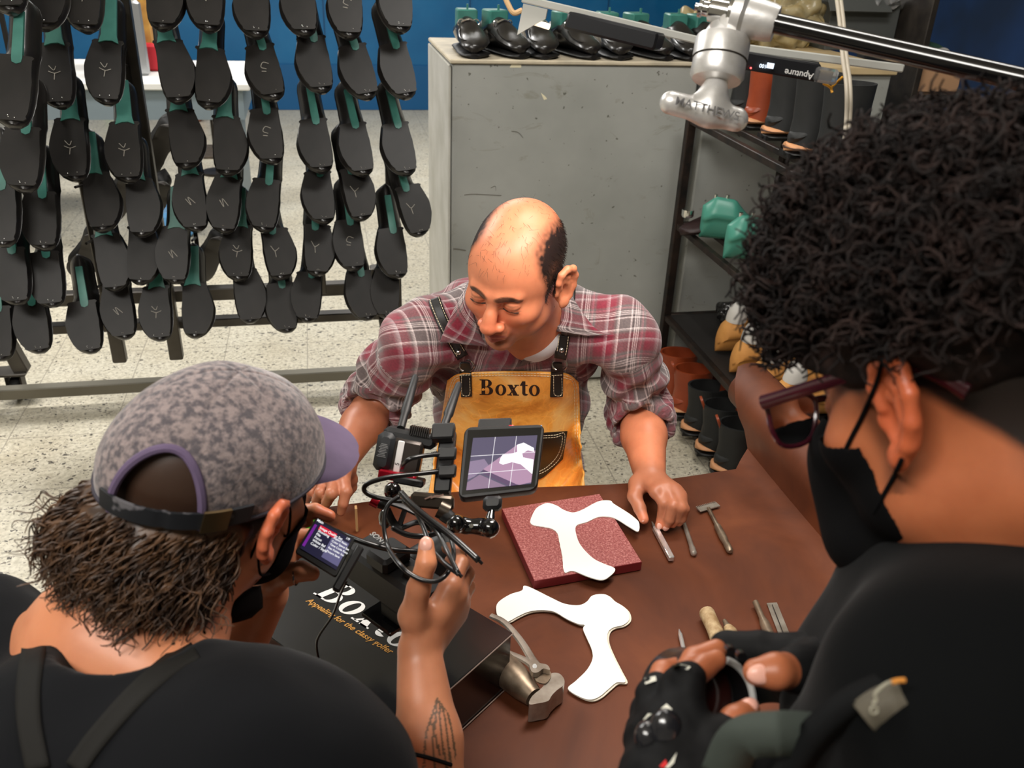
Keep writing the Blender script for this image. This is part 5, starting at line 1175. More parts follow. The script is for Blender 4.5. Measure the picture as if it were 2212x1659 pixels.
for x in (.28, .52):
    b = B(); loft_shoe(b, .28, UPH, z0=0); part('shoe', (b.verts() + np.array([x, 1.40, .0]), b.f), m_up, pe)
sto = thing('stool', 'plain stool under the seated craftsman, hidden behind the table', 'stool', (.41, 1.83, 0))
part('seat', B().cyl((.41, 1.84, .385), (.41, 1.84, .415), .17, n=24), m_wood, sto)
for a in range(4): part('leg', B().cyl((.41 + .13 * math.cos(a * PI / 2 + .78), 1.84 + .13 * math.sin(a * PI / 2 + .78), .386), (.41 + .17 * math.cos(a * PI / 2 + .78), 1.84 + .17 * math.sin(a * PI / 2 + .78), 0), .014), m_wood, sto)
# ---------------------------------------------------------------- the cameraman in the grey cap
def ortho(R):
    u, _, vt = np.linalg.svd(np.array(R)); return u @ vt
cRm = ortho([[.72, .62, .315], [-.672, .734, .09], [-.177, -.278, .944]]); cc = np.array([-.127, .785, 1.300]); cs_ = 1.0
HC = lambda p: cc + cRm @ (np.array(p, float) * cs_)
pc = thing('person', 'person in a grey felt cap and black shirt, seen from behind, operating a camera', 'person', (*cc[:2] - np.array([.25, .45]), 0))
SK2 = np.array(s3(206, 134, 96))
NBc = P(262, 1368, .86)
pr = xf(head_prims(1., 1.), cRm, cc, cs_)
pr += [C_(HC((0, -.035, -.05)), NBc, .058, .070, .03), C_(HC((0, .01, -.06)), P(330, 1400, .88), .052, .062, .03), E_(P(245, 1420, .86), (.085, .085, .06), k=.05)]
SRc, SLc = P(610, 1670, .73), P(-60, 1420, .95); pr += [C_(NBc, SRc, .055, .035, .04), C_(NBc, SLc, .050, .030, .04)]
WRc = P(906, 1408, 1.045); ERc = P(930, 1790, .98); pr += [C_(SRc, ERc, .052, .042, .02), C_(ERc, P(925, 1600, 1.0), .044, .037, .02), C_(P(925, 1600, 1.0), WRc, .037, .0262, .015)]
FRc = [[P(972, 1268, 1.06), P(994, 1218, 1.09), P(984, 1190, 1.13), P(966, 1184, 1.15)], [P(986, 1284, 1.075), P(1006, 1240, 1.11), P(992, 1216, 1.15), P(972, 1212, 1.16)], [P(992, 1304, 1.09), P(1008, 1268, 1.13), P(994, 1246, 1.16), P(975, 1242, 1.17)], [P(986, 1326, 1.10), P(1000, 1298, 1.14), P(990, 1278, 1.17), P(975, 1272, 1.18)]]
TRc = [P(893, 1330, 1.03), P(904, 1272, 1.015), P(921, 1216, 1.005), P(921, 1176, 1.01)]
pr += hand_prims(WRc, FRc, TRc, .98, .0135)
WLc = P(570, 1282, 1.08); ELc = P(430, 1560, 1.12); pr += [C_(SLc, ELc, .035, .040, .02), C_(ELc, WLc, .042, .030, .015)]
FLc = [[P(618, 1156, 1.075), P(640, 1108, 1.06), P(680, 1104, 1.055), P(711, 1115, 1.055)], [P(610, 1172, 1.095), P(630, 1130, 1.085), P(650, 1121, 1.07), P(663, 1126, 1.062)], [P(612, 1192, 1.11), P(640, 1160, 1.12), P(668, 1158, 1.12), P(690, 1166, 1.125)], [P(616, 1212, 1.12), P(642, 1190, 1.13), P(664, 1190, 1.13), P(682, 1198, 1.13)]]
TLc = [P(592, 1250, 1.05), P(622, 1240, 1.035), P(650, 1234, 1.03), P(674, 1239, 1.03)]
pr += hand_prims(WLc, FLc, TLc, .98, .0135)
v, q = sdf_mesh(pr, .0021); col = dresscol(v, SK2); loc = (v - cc) @ cRm / cs_; x, y, z = loc.T
head_colour(col, v, cRm, cc, cs_, SK2, np.array(s3(176, 92, 80)), stub=.5)
scalp = (np.clip((.07 - y + .4 * np.clip(z, 0, .1)) / .02, 0, 1) * np.clip((z + .035 + .55 * np.clip(-y - .0, 0, .06) - .03 * (y > 0)) / .015, 0, 1) * (np.abs(x) < .1) * (y > -.13) * (z > -.09)); scalp = np.where((np.abs(x) > .0805) & (y < .03) & (y > -.045), 0, scalp)
sd_ = np.exp(-((y - .022) / .010) ** 2) * (z < .02) * (z > -.06) * (np.abs(x) > .05); scalp = np.clip(scalp + sd_, 0, 1)
col = col * (1 - scalp[:, None]) + np.array(s3(58, 40, 30)) * scalp[:, None]
m_ear = (np.abs(x) > .080) & (np.abs(y) < .05) & (np.abs(z) < .05); col[m_ear] = col[m_ear] * [1.08, .72, .68]
tip = (np.linalg.norm(v - FLc[0][3], axis=1) < .02); col[tip] = col[tip] * [1.05, .8, .78]
# ink on the forearm
a0, a1 = P(925, 1659, 1.0), P(935, 1490, 1.03)
for l in [[(950, 1495), (935, 1540), (920, 1590), (915, 1659)], [(950, 1495), (950, 1545), (955, 1600), (965, 1659)], [(945, 1510), (940, 1560), (935, 1610), (940, 1659)], [(952, 1510), (962, 1560), (970, 1620), (975, 1659)], [(950, 1500), (968, 1545), (978, 1590), (985, 1640)], [(930, 1555), (940, 1590), (950, 1630)]]:
    for p_ in spline(l, 14):
        d = rayd(*p_); w_ = v - CAM; t_ = w_ @ d; dist = np.linalg.norm(w_ - t_[:, None] * d, axis=1); near = (dist < .0013) & (t_ < 1.06) & (t_ > .85); col[near] = np.array(s3(92, 70, 52))
reg_ = np.zeros(len(v)); 
part('body', pydata(v, q), skin_mat('skin'), pc, ang=180, col=col); cbv = bvh_of(v, q)
for f, o, k_ in ((TRc, CB + CU * .2, 1.3), (FLc[1], CB, 1.0)): nb = B(); nail(nb, f[2], f[3], o, k_); part('fingernail', nb, MATS['nail_pink'], pc, ang=180)
part('finger_ring', B().tube([P(640, 1238, 1.033) + CR * .0 + (CU * math.cos(a) + CB * math.sin(a)) * .0138 for a in np.linspace(0, 2 * PI, 20, endpoint=False)], .0012, 6, closed=True), m_ring, pc)
# cap
m_felt = M('grey_felt', s3(84, 78, 82), .95, col2=s3(142, 128, 126), ns=140, det=8, lo=.40, hi=.60, bump=.6, bs=260, bd=.0016, sheen=.4)
m_lav = M('lavender_lining', s3(98, 82, 110), .8, col2=s3(86, 72, 98), ns=20)
AO = .40; nth, nph = 120, 40; rad = (.089, .120, .098); c0 = np.array([0, -.008, .036])
def rimz(th): return .030 + .020 * math.sin(th)      # th=+90deg is the forehead
def cappt(th, f):
    z0 = rimz(th) - c0[2]; ph0 = math.asin(max(-1, min(1, z0 / rad[2]))); ph = ph0 + (PI / 2 - ph0) * f
    k = 1 + .02 * math.sin(2 * th) * (1 - f); seam = .0012 * math.exp(-(((th * 3 / PI) % 1 - .5) / .02) ** 2 * 1.0) * (1 if 0 else 0)
    s = abs(((th / (PI / 3)) + .5) % 1 - .5) * (PI / 3) * math.cos(ph) * .1; g = .0016 * math.exp(-(s / .0016) ** 2)
    p = c0 + np.array([rad[0] * math.cos(ph) * math.cos(th), rad[1] * math.cos(ph) * math.sin(th), rad[2] * math.sin(ph)]) * k
    n_ = _n(p - c0); lump = .004 * noise.noise(Vector(p * 18)); return p + n_ * (lump * (.3 + f) - g)
V = [HC(cappt(2 * PI * i / nth, j / nph)) for j in range(nph) for i in range(nth)]; V.append(HC(c0 + [0, 0, rad[2]]))
def inarch(i, j):
    th = 2 * PI * (i + .5) / nth; d = (th - 1.5 * PI - AO) * .105; h = (j + .5) / nph * .155; return (d / .048) ** 2 + (h / .066) ** 2 < 1
Fc = [(j * nth + i, j * nth + (i + 1) % nth, (j + 1) * nth + (i + 1) % nth, (j + 1) * nth + i) for j in range(nph - 1) for i in range(nth) if not inarch(i, j)] + [((nph - 1) * nth + i, (nph - 1) * nth + (i + 1) % nth, nph * nth) for i in range(nth)]
cp = part('cap', (np.array(V), Fc), m_felt, pc, ang=180); mod = cp.modifiers.new('t', 'SOLIDIFY'); mod.thickness = .002; mod.offset = -1
arch = [HC(cappt(1.5 * PI + AO + .046 * math.cos(a) / .105 * 1.02, max(0, .066 * math.sin(a) / .155)) * 1.0) for a in np.linspace(0, PI, 26)]
part('opening_binding', B().tube(arch, .0042, 8), m_lav, cp)
rim = [HC(cappt(t, 0) * 1.004) for t in np.linspace(1.5 * PI + AO + .42, 3.5 * PI + AO - .42, 90)]; part('rim_binding', B().tube(rim, .0024, 6), M('dark_binding', s3(52, 48, 58), .8), cp)
sg = []
for t in np.linspace(1.5 * PI + AO - .55, 1.5 * PI + AO + .85, 26):
    a = HC(cappt(t, 0.0) * np.array([1.02, 1.02, 1]) + [0, 0, .002]); c = HC(cappt(t, .115) * np.array([1.02, 1.02, 1])); sg.append([a, a * .5 + c * .5, c])
m_cs = M('worn_black_strap', s3(30, 32, 36), .5, col2=s3(104, 102, 106), ns=26, lo=.56, hi=.6)
part('cap_strap', B().grid(np.array(sg), th=.003), m_cs, cp)
bk = []
for t in np.linspace(1.5 * PI + AO + .45, 1.5 * PI + AO + .66, 6):
    a = HC(cappt(t, -.005) * np.array([1.045, 1.045, 1])); c = HC(cappt(t, .125) * np.array([1.045, 1.045, 1])); bk.append([a, a * .5 + c * .5, c])
part('buckle', B().grid(np.array(bk), th=.003), M('brass', s3(178, 152, 112), .32, 1), cp)
bg = []
for i in range(29):
    t = math.radians(90 + (i - 14) * 4.3); row = []
    for j in range(11):
        f_ = j / 10; p = cappt(t, .0); w_ = math.cos((i - 14) / 14 * PI / 2) ** .5; ext = .070 * f_ * w_
        row.append(HC(p + np.array([math.cos(t) * ext * .35, ext, -ext * .12 - 1.6 * (p[0] * .9) ** 2 * f_ * .9])))
    bg.append(row)
part('cap_brim', B().grid(np.array(bg), th=.004), m_lav, cp)
# hair
hv = [E_(HC((0, -.045, -.012)), (.080, .060, .050), cRm), E_(HC((0, -.080, -.038)), (.072, .046, .044), cRm, .03), E_(HC((.03, -.095, -.040)), (.034, .030, .032), cRm, .02), E_(HC((-.03, -.10, -.03)), (.040, .034, .036), cRm, .02)]
v2, q2 = sdf_mesh(hv, .004); N2 = vnormals(v2, q2); v2 = v2 + N2 * (vnoise(v2, 40, 5) * .008)[:, None]
m_br = M('brown_hair', s3(56, 40, 30), .45, col2=s3(96, 68, 46), ns=55, lo=.4, hi=.65)
hb = B(); hb.add(v2, [tuple(x) for x in q2.tolist()])
l2 = (v2 - cc) @ cRm; idx = np.nonzero((l2[:, 2] < .015) & (l2[:, 1] < -.03))[0]; RNG.shuffle(idx); idx = idx[:1900]
bk_ = cRm @ np.array([0, -.55, -.6]); strands(hb, v2[idx] - N2[idx] * .004, (N2[idx] * .3 + bk_ * .8) / np.linalg.norm(N2[idx] * .3 + bk_ * .8, axis=1)[:, None], .052, .0017, 12, .0050, 1.0, bk_ * .4 + np.array([0, 0, -.6]), 1.3, .18)
idx2 = np.nonzero((l2[:, 2] < -.02) & (l2[:, 1] < -.07))[0]; RNG.shuffle(idx2); idx2 = idx2[:260]
strands(hb, v2[idx2], (N2[idx2] * .9 + bk_ * .4) / np.linalg.norm(N2[idx2] * .9 + bk_ * .4, axis=1)[:, None], .060, .0011, 14, .008, 1.5, (0, 0, -1), 1.2, .25)
part('hair', hb, m_br, pc, ang=180)
# mask
hm = xf(head_prims(1., 1., ears=()), cRm, cc, cs_); mv, mq = sdf_mesh(hm + [E_(HC((0, .105, -.065)), (.028, .034, .05), cRm, .03), E_(HC((0, .085, -.105)), (.04, .04, .028), cRm, .03)], .0035)
lm = (mv - cc) @ cRm; sel = (lm[:, 1] > .040 + .25 * np.abs(lm[:, 2] + .065)) & (lm[:, 2] < -.012) & (lm[:, 2] > -.135)
m_mask = M('black_mask_cloth', s3(8, 8, 9), .85, spec=.1, bump=.2, bs=300); part('face_mask', shell(mv, mq, sel, .004), m_mask, pc, ang=180)
lp = [HC((.060, .052, -.040)), HC((.082, .026, -.015)), HC((.085, .012, .020)), HC((.083, -.004, .030)), HC((.086, -.022, .018))]; part('ear_loop', B().tube(spline(lp, 6), .0014, 6), m_mask, pc)
lp = [HC((.058, .050, -.088)), HC((.074, .012, -.065)), HC((.082, -.010, -.036)), HC((.086, -.022, -.010)), HC((.086, -.024, .015))]; part('ear_loop', B().tube(spline(lp, 6), .0014, 6), m_mask, pc)
# black shirt
m_tee = M('black_cotton', s3(11, 12, 15), .85, spec=.12, bump=.15, bs=260, sheen=.05); m_band = M('charcoal_strap', s3(26, 25, 23), .75, spec=.15)
SRt = P(565, 1690, .74)
sp = [C_(P(230, 1590, .83), SRt, .072, .070, .05), C_(P(190, 1560, .86), SLc, .074, .080, .05), E_(P(260, 1790, .76), (.17, .17, .12), k=.06), E_(P(120, 1850, .72), (.20, .17, .13), k=.06), E_(P(560, 1760, .72), (.13, .13, .13), k=.06),
      C_(SRt, P(760, 1900, .82), .070, .066, .04), C_(SLc, ELc * .6 + SLc * .4, .075, .065, .04), C_(P(260, 1790, .76), P(560, 1780, .74), .10, .08, .06), C_(P(240, 1760, .80), P(20, 1560, .92), .09, .08, .06)]
sp += [E_(P(285, 1335, .80), (.066, .085, .050), k=.01, op='s')]
sp += [C_(P(915, 1760, .98), P(925, 1400, 1.0), .05, .09, .01, 's')]
v, q = sdf_mesh(sp, .006); N_ = vnormals(v, q); v = v + N_ * (vnoise(v, 7, 9) * .012 + vnoise(v, 16, 3) * .004)[:, None]; part('shirt', pydata(v, q), m_tee, pc, ang=180); tbv = bvh_of(v, q)
nk = [cast(tbv, *p, .004) for p in spline([(132, 1330), (136, 1360), (160, 1392), (200, 1412), (260, 1400), (330, 1380), (390, 1366), (420, 1376)], 6)]; nk = [p for p in nk if p is not None]
if len(nk) > 4: part('collar_rib', B().tube(nk, .0035, 6, flat=.6), m_tee, pc)
def strap_on(bv, pts, w, off, mt, pa, nm='strap', n=30):
    a, c = ribbon(pts, w, off, bv, n); G = coons_raw(a, c, 5, off, bv); return part(nm, B().grid(G, th=.004), mt, pa, ang=180)
strap_on(tbv, [(70, 1330), (72, 1400), (60, 1480), (62, 1560), (80, 1659)], 52, .004, m_band, pc)
strap_on(tbv, [(420, 1400), (370, 1430), (290, 1500), (210, 1590), (160, 1659)], 44, .004, m_band, pc)
# legs below the frame
part('trousers', pydata(*sdf_mesh([E_((-.42, .10, .98), (.19, .16, .16)), C_((-.50, .10, .92), (-.50, .12, .12), .10, .06, .05), C_((-.33, .10, .92), (-.30, .14, .12), .10, .06, .05), C_((-.42, .12, 1.02), P(150, 2050, .70), .13, .11, .06)], .01)), M('dark_denim', s3(34, 36, 44), .9), pc, ang=180)
for x_ in (-.50, -.30): b = B(); loft_shoe(b, .29, UPH); part('shoe', (b.verts() * [1, -1, 1] + np.array([x_, .17, 0]), [t[::-1] for t in b.f]), m_up, pc)
part('wrist_cord', B().tube([cast(cbv, *p, .002) if cast(cbv, *p, .002) is not None else P(*p, .98) for p in spline([(866, 1622), (890, 1628), (930, 1638), (975, 1652)], 6)], .0022, 6), m_mask, pc)

# loose lower part of the mask under the jaw
G = []
for pts, d0, d1 in (([(515, 1276), (535, 1268), (557, 1266)], .90, .955), ([(492, 1308), (526, 1290), (562, 1292)], .885, .95), ([(474, 1334), (515, 1318), (563, 1310)], .88, .945), ([(462, 1346), (505, 1342), (540, 1330)], .885, .94)):
    S = spline(pts, 5); G.append([P(*S[k], d0 + (d1 - d0) * (k / (len(S) - 1)) ** 1.3 - .012 * math.sin(PI * k / (len(S) - 1))) for k in range(len(S))])
part('mask_flap', B().grid(np.array(G), th=.003), m_mask, pc, ang=180)
part('ear_loop', B().tube([P(*p, d) for p, d in zip(spline([(560, 1160), (545, 1195), (530, 1235), (518, 1278)], 6), np.linspace(.875, .90, 19))], .0014, 6), m_mask, pc)
# ---------------------------------------------------------------- the curly haired person in glasses, close on the right
rR = ortho([[.8674, -.4889, -.0927], [.4626, .7235, .5124], [-.1834, -.4874, .8537]]); rc = np.array([.4184, .4706, 1.5345]); rs_ = 1.0
_e = rc + rR @ np.array([-.08, -.005, 0]); rR = rR @ np.array(Matrix.Rotation(-.22, 3, 'Z')); rc = _e - rR @ np.array([-.08, -.005, 0])
HR = lambda p: rc + rR @ (np.array(p, float) * rs_)
pp = thing('person', 'curly haired person in dark red glasses, black mask and black hoodie, close on the right', 'person', (rc[0] + .15, rc[1] - .35, 0))
SK3 = np.array(s3(176, 102, 66))
NBr = P(2230, 1130, .72)
pr = xf(head_prims(1., .95, es=1.0), rR, rc, rs_)
pr += [C_(HR((0, -.03, -.05)), NBr, .060, .066, .03), C_(HR((0, .01, -.06)), P(2150, 1230, .72), .054, .062, .03)]
SLr = P(2130, 1560, .52); SRr = P(2330, 1250, .86); pr += [C_(NBr, SLr, .055, .05, .04), C_(NBr, SRr, .055, .05, .04)]
# left arm and gloved hand (near), right arm (far)
WLr = P(1440, 1700, .60); ELr = P(1700, 1950, .55); pr += [C_(SLr, ELr, .048, .042, .02), C_(ELr, WLr, .040, .027, .015)]
FLr = [[P(1482, 1560, .615), P(1486, 1470, .63), P(1520, 1440, .645), P(1548, 1424, .65)], [P(1452, 1560, .62), P(1468, 1480, .64), P(1500, 1425, .665), P(1548, 1402, .67)], [P(1420, 1575, .63), P(1412, 1500, .65), P(1432, 1452, .67), P(1462, 1440, .68)], [P(1395, 1600, .64), P(1392, 1540, .66), P(1400, 1500, .68), P(1420, 1480, .69)]]
TLr = [P(1500, 1660, .60), P(1550, 1610, .60), P(1590, 1560, .61), P(1616, 1536, .62)]
pr += hand_prims(WLr, FLr, TLr, .94)
WRr = P(1830, 1430, .70); ERr = P(2080, 1560, .80); pr += [C_(SRr, ERr, .048, .042, .02), C_(ERr, WRr, .040, .028, .015)]
FRr = [[P(1710, 1416, .68), P(1645, 1402, .69), P(1590, 1398, .70), P(1560, 1400, .70)], [P(1705, 1440, .70), P(1640, 1430, .72), P(1600, 1440, .72), P(1580, 1450, .72)], [P(1710, 1462, .71), P(1650, 1460, .73), P(1615, 1470, .73), P(1600, 1480, .73)], [P(1720, 1482, .72), P(1660, 1482, .73), P(1630, 1492, .73), P(1615, 1500, .73)]]
TRr = [P(1775, 1440, .65), P(1730, 1446, .62), P(1675, 1450, .60), P(1634, 1452, .60)]
pr += hand_prims(WRr, FRr, TRr, 1.0)
v, q = sdf_mesh(pr, .0018); col = dresscol(v, SK3); loc = (v - rc) @ rR; x, y, z = loc.T
head_colour(col, v, rR, rc, rs_, SK3, np.array(s3(170, 90, 76)), stub=.2)
earm = (np.abs(x) > .0805) & (y < .03) & (y > -.045) & (np.abs(z) < .05); col[earm] = col[earm] * [1.15, .85, .78]
sc_ = np.clip((.066 - y + .5 * np.clip(z - .02, 0, .1)) / .02, 0, 1) * np.clip((z - .012 + .9 * np.clip(-y - .012, 0, .07)) / .012, 0, 1) * (np.abs(x) < .1) * (y > -.13) * (z > -.09); sc_ = np.where(earm, 0, sc_)
sbn = .55 * np.exp(-((y - .024 - z * .15) / .009) ** 2) * (z < .03) * (z > -.055) * (np.abs(x) > .05); sc_ = np.clip(sc_ + np.where(earm, 0, sbn), 0, 1)
nape = .6 * np.clip((-.055 - y) / .02, 0, 1) * np.clip((z + .06) / .03, 0, 1) * (y > -.13); sc_ = np.clip(sc_ + nape * (np.abs(x) < .09), 0, 1)
col = col * (1 - sc_[:, None]) + np.array(s3(34, 25, 22)) * sc_[:, None]
part('body', pydata(v, q), skin_mat('skin'), pp, ang=180, col=col); rbv = bvh_of(v, q)
for f, o, k_ in ((TRr, CB + CU * .1, 1.25), (TLr, CB * .6 + CU, 1.1)): nb = B(); nail(nb, f[2], f[3], o, k_); part('fingernail', nb, MATS['nail_pink'], pp, ang=180)
# curls
hv = [E_(HR((0, -.015, .075)), (.104, .125, .090), rR), E_(HR((0, .060, .098)), (.082, .062, .056), rR, .03), E_(HR((0, -.065, .072)), (.088, .070, .060), rR, .03), E_(HR((0, .0, .120)), (.085, .10, .058), rR, .03)]
v2, q2 = sdf_mesh(hv, .004); N2 = vnormals(v2, q2); v2 = v2 + N2 * (vnoise(v2, 30, 5) * .012)[:, None]; hb = B(); hb.add(v2, [tuple(x) for x in q2.tolist()])
l2 = (v2 - rc) @ rR; idx = np.nonzero((l2[:, 2] > .045 + .012 * (l2[:, 1] > 0)))[0]; RNG.shuffle(idx); idx = idx[:4200]
g0 = N2[idx] * .8 + RNG.normal(0, .55, (len(idx), 3)); g0 /= np.linalg.norm(g0, axis=1)[:, None]
strands(hb, v2[idx] - N2[idx] * .004, g0, .040, .0020, 14, .0068, 1.5, (0, 0, -1), .5, .35)
m_ck = M('black_curls', s3(20, 15, 14), .75, spec=.25, col2=s3(46, 32, 28), ns=50, lo=.42, hi=.7)
part('hair', hb, m_ck, pp, ang=180)
fr = np.nonzero((l2[:, 2] < .065) & (l2[:, 1] > .02) & (l2[:, 2] > .02))[0]; RNG.shuffle(fr)
# glasses
m_gl = M('dark_red_acetate', s3(58, 16, 26), .15, coat=.6); gls = part('glasses', B().add([], []) if 0 else B().box(HR((0, .129, .010)), (.016, .006, .006), rR, bev=.001), m_gl, pp)
for s in (-1, 1):
    tp = [HR((s * .071, .122, .016)), HR((s * .077, .075, .022)), HR((s * .0805, .015, .030)), HR((s * .082, -.012, .034)), HR((s * .081, -.040, .020)), HR((s * .079, -.055, .008))]
    part('temple', B().tube(spline(tp, 6), np.interp(np.linspace(0, 1, 31), [0, .1, .8, 1], [.0058, .0052, .0045, .0055]), 8, flat=.45, up=rR @ [1, 0, 0]), m_gl, gls)
    ring = cspline([HR((s * (.036 + .027 * a), .128 - .14 * (.036 + .027 * a) ** 2 * 4, -.002 + .021 * b_)) for a, b_ in ((1, .3), (.95, .85), (.4, 1), (-.5, .95), (-1, .6), (-.95, -.1), (-.6, -.8), (0, -1), (.65, -.85), (.95, -.3))], 4)
    part('frame_rim', B().tube(ring, .0021, 8, closed=True), m_gl if 1 else 0, gls)
    lc = ring.mean(0); part('lens', B().add(np.concatenate([ring, [lc + rR @ [0, .002, 0]]]), [(i, (i + 1) % len(ring), len(ring)) for i in range(len(ring))]), M('clear_lens', (.95, .95, .98), .02, trans=1., ior=1.5), gls)
# mask
mv, mq = sdf_mesh(xf(head_prims(1., 1., ears=()), rR, rc, rs_) + [E_(HR((0, .105, -.06)), (.030, .036, .05), rR, .03), E_(HR((0, .082, -.105)), (.042, .045, .028), rR, .03)], .003)
lm = (mv - rc) @ rR; sel = (lm[:, 1] > .018 + .30 * np.abs(lm[:, 2] + .078)) & (lm[:, 2] < -.018 + .25 * np.clip(lm[:, 1] - .06, 0, 1)) & (lm[:, 2] > -.14); part('face_mask', shell(mv, mq, sel, .004), m_mask, pp, ang=180)
for lp in ([(-.060, .052, -.040), (-.074, .030, -.005), (-.081, .014, .026), (-.083, -.006, .034), (-.085, -.024, .018)], [(-.052, .048, -.096), (-.070, .020, -.070), (-.080, -.004, -.036), (-.086, -.024, -.012), (-.087, -.026, .015)]):
    pass
for lp in ([(1904, 788), (1892, 830), (1862, 900), (1834, 955), (1818, 992)], [(1948, 992), (1930, 1030), (1908, 1070), (1888, 1108)]):
    q_ = [cast(rbv, *p, .0025) for p in spline(lp, 5)]; part('ear_loop', B().tube([p for p in q_ if p is not None], .0017, 6), m_mask, pp)
# hoodie
m_hd = M('black_fleece', s3(7, 8, 9), .9, spec=.1, bump=.15, bs=260, sheen=.05)
sp = [C_(P(2215, 1250, .70), SLr, .085, .085, .05), C_(P(2215, 1250, .70), SRr, .085, .08, .05), E_(P(2260, 1700, .66), (.19, .19, .20), k=.08), E_(P(2080, 1400, .66), (.085, .085, .09), k=.06), E_(P(2120, 1290, .69), (.090, .085, .045), k=.05),
      C_(SLr, P(1990, 1720, .56), .085, .07, .05), C_(P(1990, 1720, .56), P(1650, 1760, .60), .07, .045, .04), C_(SRr, ERr, .075, .062, .04), C_(ERr, P(1850, 1440, .705), .062, .046, .04), C_(P(2050, 1420, .66), P(1930, 1480, .66), .075, .055, .05)]
sp += [E_(P(2170, 1080, .66), (.078, .078, .050), k=.01, op='s')]
v, q = sdf_mesh(sp, .006); N_ = vnormals(v, q); v = v + N_ * (vnoise(v, 8, 19) * .010)[:, None]; part('hoodie', pydata(v, q), m_hd, pp, ang=180); hbv = bvh_of(v, q)
# fingerless gloves
m_gv = M('black_glove', s3(12, 12, 13), .7, spec=.2, bump=.4, bs=160); m_kn = M('knuckle_guard', s3(30, 30, 33), .18, coat=.6); m_rf = M('reflective_white', s3(206, 204, 190), .5)
def glove(W, F, T, r, cut, nm='glove', thumb_cut=.5):
    Q = hand_prims(W, [[f[0], f[1], f[1] + (f[2] - f[1]) * c_, f[1] + (f[2] - f[1]) * (c_ + .08)] for f, c_ in zip(F, cut)], [T[0], T[1], T[1] + (T[2] - T[1]) * thumb_cut, T[1] + (T[2] - T[1]) * (thumb_cut + .1)], r, .0140)
    for p in Q: p['ra'] += .0026; p['rb'] += .0028
    return Q
gp = glove(WLr, FLr, TLr, .94, (.02, .02, .3, .3)) + [C_(WLr, WLr + (ELr - WLr) * .2, .034, .036, .01)]
v, q = sdf_mesh(gp, .0022); N_ = vnormals(v, q); v = v + N_ * (vnoise(v, 90, 4) * .0012)[:, None]; gl = part('glove', pydata(v, q), m_gv, pp, ang=180); gbv = bvh_of(v, q)
gp = glove(WRr, FRr, TRr, 1.0, (1.4, 1.2, 1.2, 1.2), thumb_cut=.35) + [C_(WRr, WRr + (ERr - WRr) * .15, .034, .036, .01)]
v, q = sdf_mesh(gp, .0024); part('glove', pydata(v, q), m_gv, pp, ang=180)
def onhand(px, py, off, bv=None, fb=.6):
    h = cast(bv or gbv, px, py, off); return h if h is not None else P(px, py, fb)
for (px, py, rx, ry) in ((1438, 1578, .0115, .015), (1398, 1592, .009, .011)): part('knuckle_guard', B().ell(onhand(px, py, -.002), (rx, ry, .009), frame(CR, CU, CB), 20, 12), m_kn, gl)
for pl in ([(1428, 1530), (1440, 1520), (1452, 1532), (1448, 1537)], [(1388, 1556), (1400, 1541), (1408, 1542), (1394, 1553)], [(1392, 1465), (1416, 1460), (1418, 1470), (1394, 1478)], [(1450, 1436), (1470, 1434), (1492, 1440), (1486, 1446), (1452, 1443)]):
    b = B(); b.add([onhand(*p, .0015) for p in pl], [tuple(range(len(pl)))]); part('reflective_patch', b, m_rf, gl, smooth=False)
for pl, mt in (([(1424, 1655), (1438, 1640), (1442, 1652), (1432, 1659)], M('red_print', s3(190, 20, 24), .5)), ([(1436, 1659), (1448, 1645), (1462, 1625), (1456, 1648), (1444, 1659)], m_rf)):
    b = B(); b.add([onhand(*p, .0015) for p in pl], [tuple(range(len(pl)))]); part('printed_mark', b, mt, gl, smooth=False)
# backpack straps
m_web = M('grey_webbing', s3(62, 68, 63), .8, spec=.2, bump=.4, bs=200); m_pad = M('strap_padding', s3(12, 13, 14), .8, spec=.15); m_tag = M('olive_tag', s3(84, 78, 66), .7)
def free_strip(pts, w, d, mt, nm, pa, n=26, th=.003):
    S = spline([p[:2] for p in pts], 8); dd = np.interp(np.linspace(0, 1, len(S)), np.linspace(0, 1, len(pts)), [p[2] for p in pts]); t = np.gradient(S, axis=0); t /= np.linalg.norm(t, axis=1)[:, None]; nr = np.stack([-t[:, 1], t[:, 0]], 1)
    G = np.array([[P(*(S[i] + nr[i] * w * (k - 1)), dd[i] + d * (k - 1) ** 2) for k in range(3)] for i in range(len(S))]); return part(nm, B().grid(G, th=th), mt, pa, ang=180)
pk = free_strip([(1560, 1680, .52), (1600, 1600, .50), (1680, 1585, .49), (1770, 1590, .50)], 50, .004, m_web, 'chest_strap', pp)
sp_ = free_strip([(1690, 1700, .50), (1760, 1590, .485), (1860, 1510, .475), (1990, 1480, .47), (2120, 1530, .46), (2230, 1620, .45)], 40, .012, m_pad, 'backpack_strap', pp, th=.008)
tg = free_strip([(1872, 1560, .468), (1900, 1538, .464), (1935, 1523, .462), (1968, 1520, .462)], 52, .010, m_tag, 'strap_tag', sp_)
o_ = P(1888, 1534, .454); b = B(); rr_ = .0022
b.tube([o_ + (CR * math.cos(a) + CU * math.sin(a)) * .0019 for a in np.linspace(0, 2 * PI, 16, endpoint=False)], .0006, 5, closed=True)
b.tube([P(*p, .454) for p in spline([(1885, 1520), (1893, 1512), (1890, 1500), (1900, 1488), (1912, 1478), (1925, 1472)], 5)], .0008, 5); part('logo', b, M('tag_print', s3(150, 146, 128), .6), tg)
part('orange_tip', B().tube([P(*p, .455) for p in ((1926, 1474), (1940, 1470), (1955, 1469))], .0014, 6), M('orange_thread', s3(200, 130, 50), .7), tg)
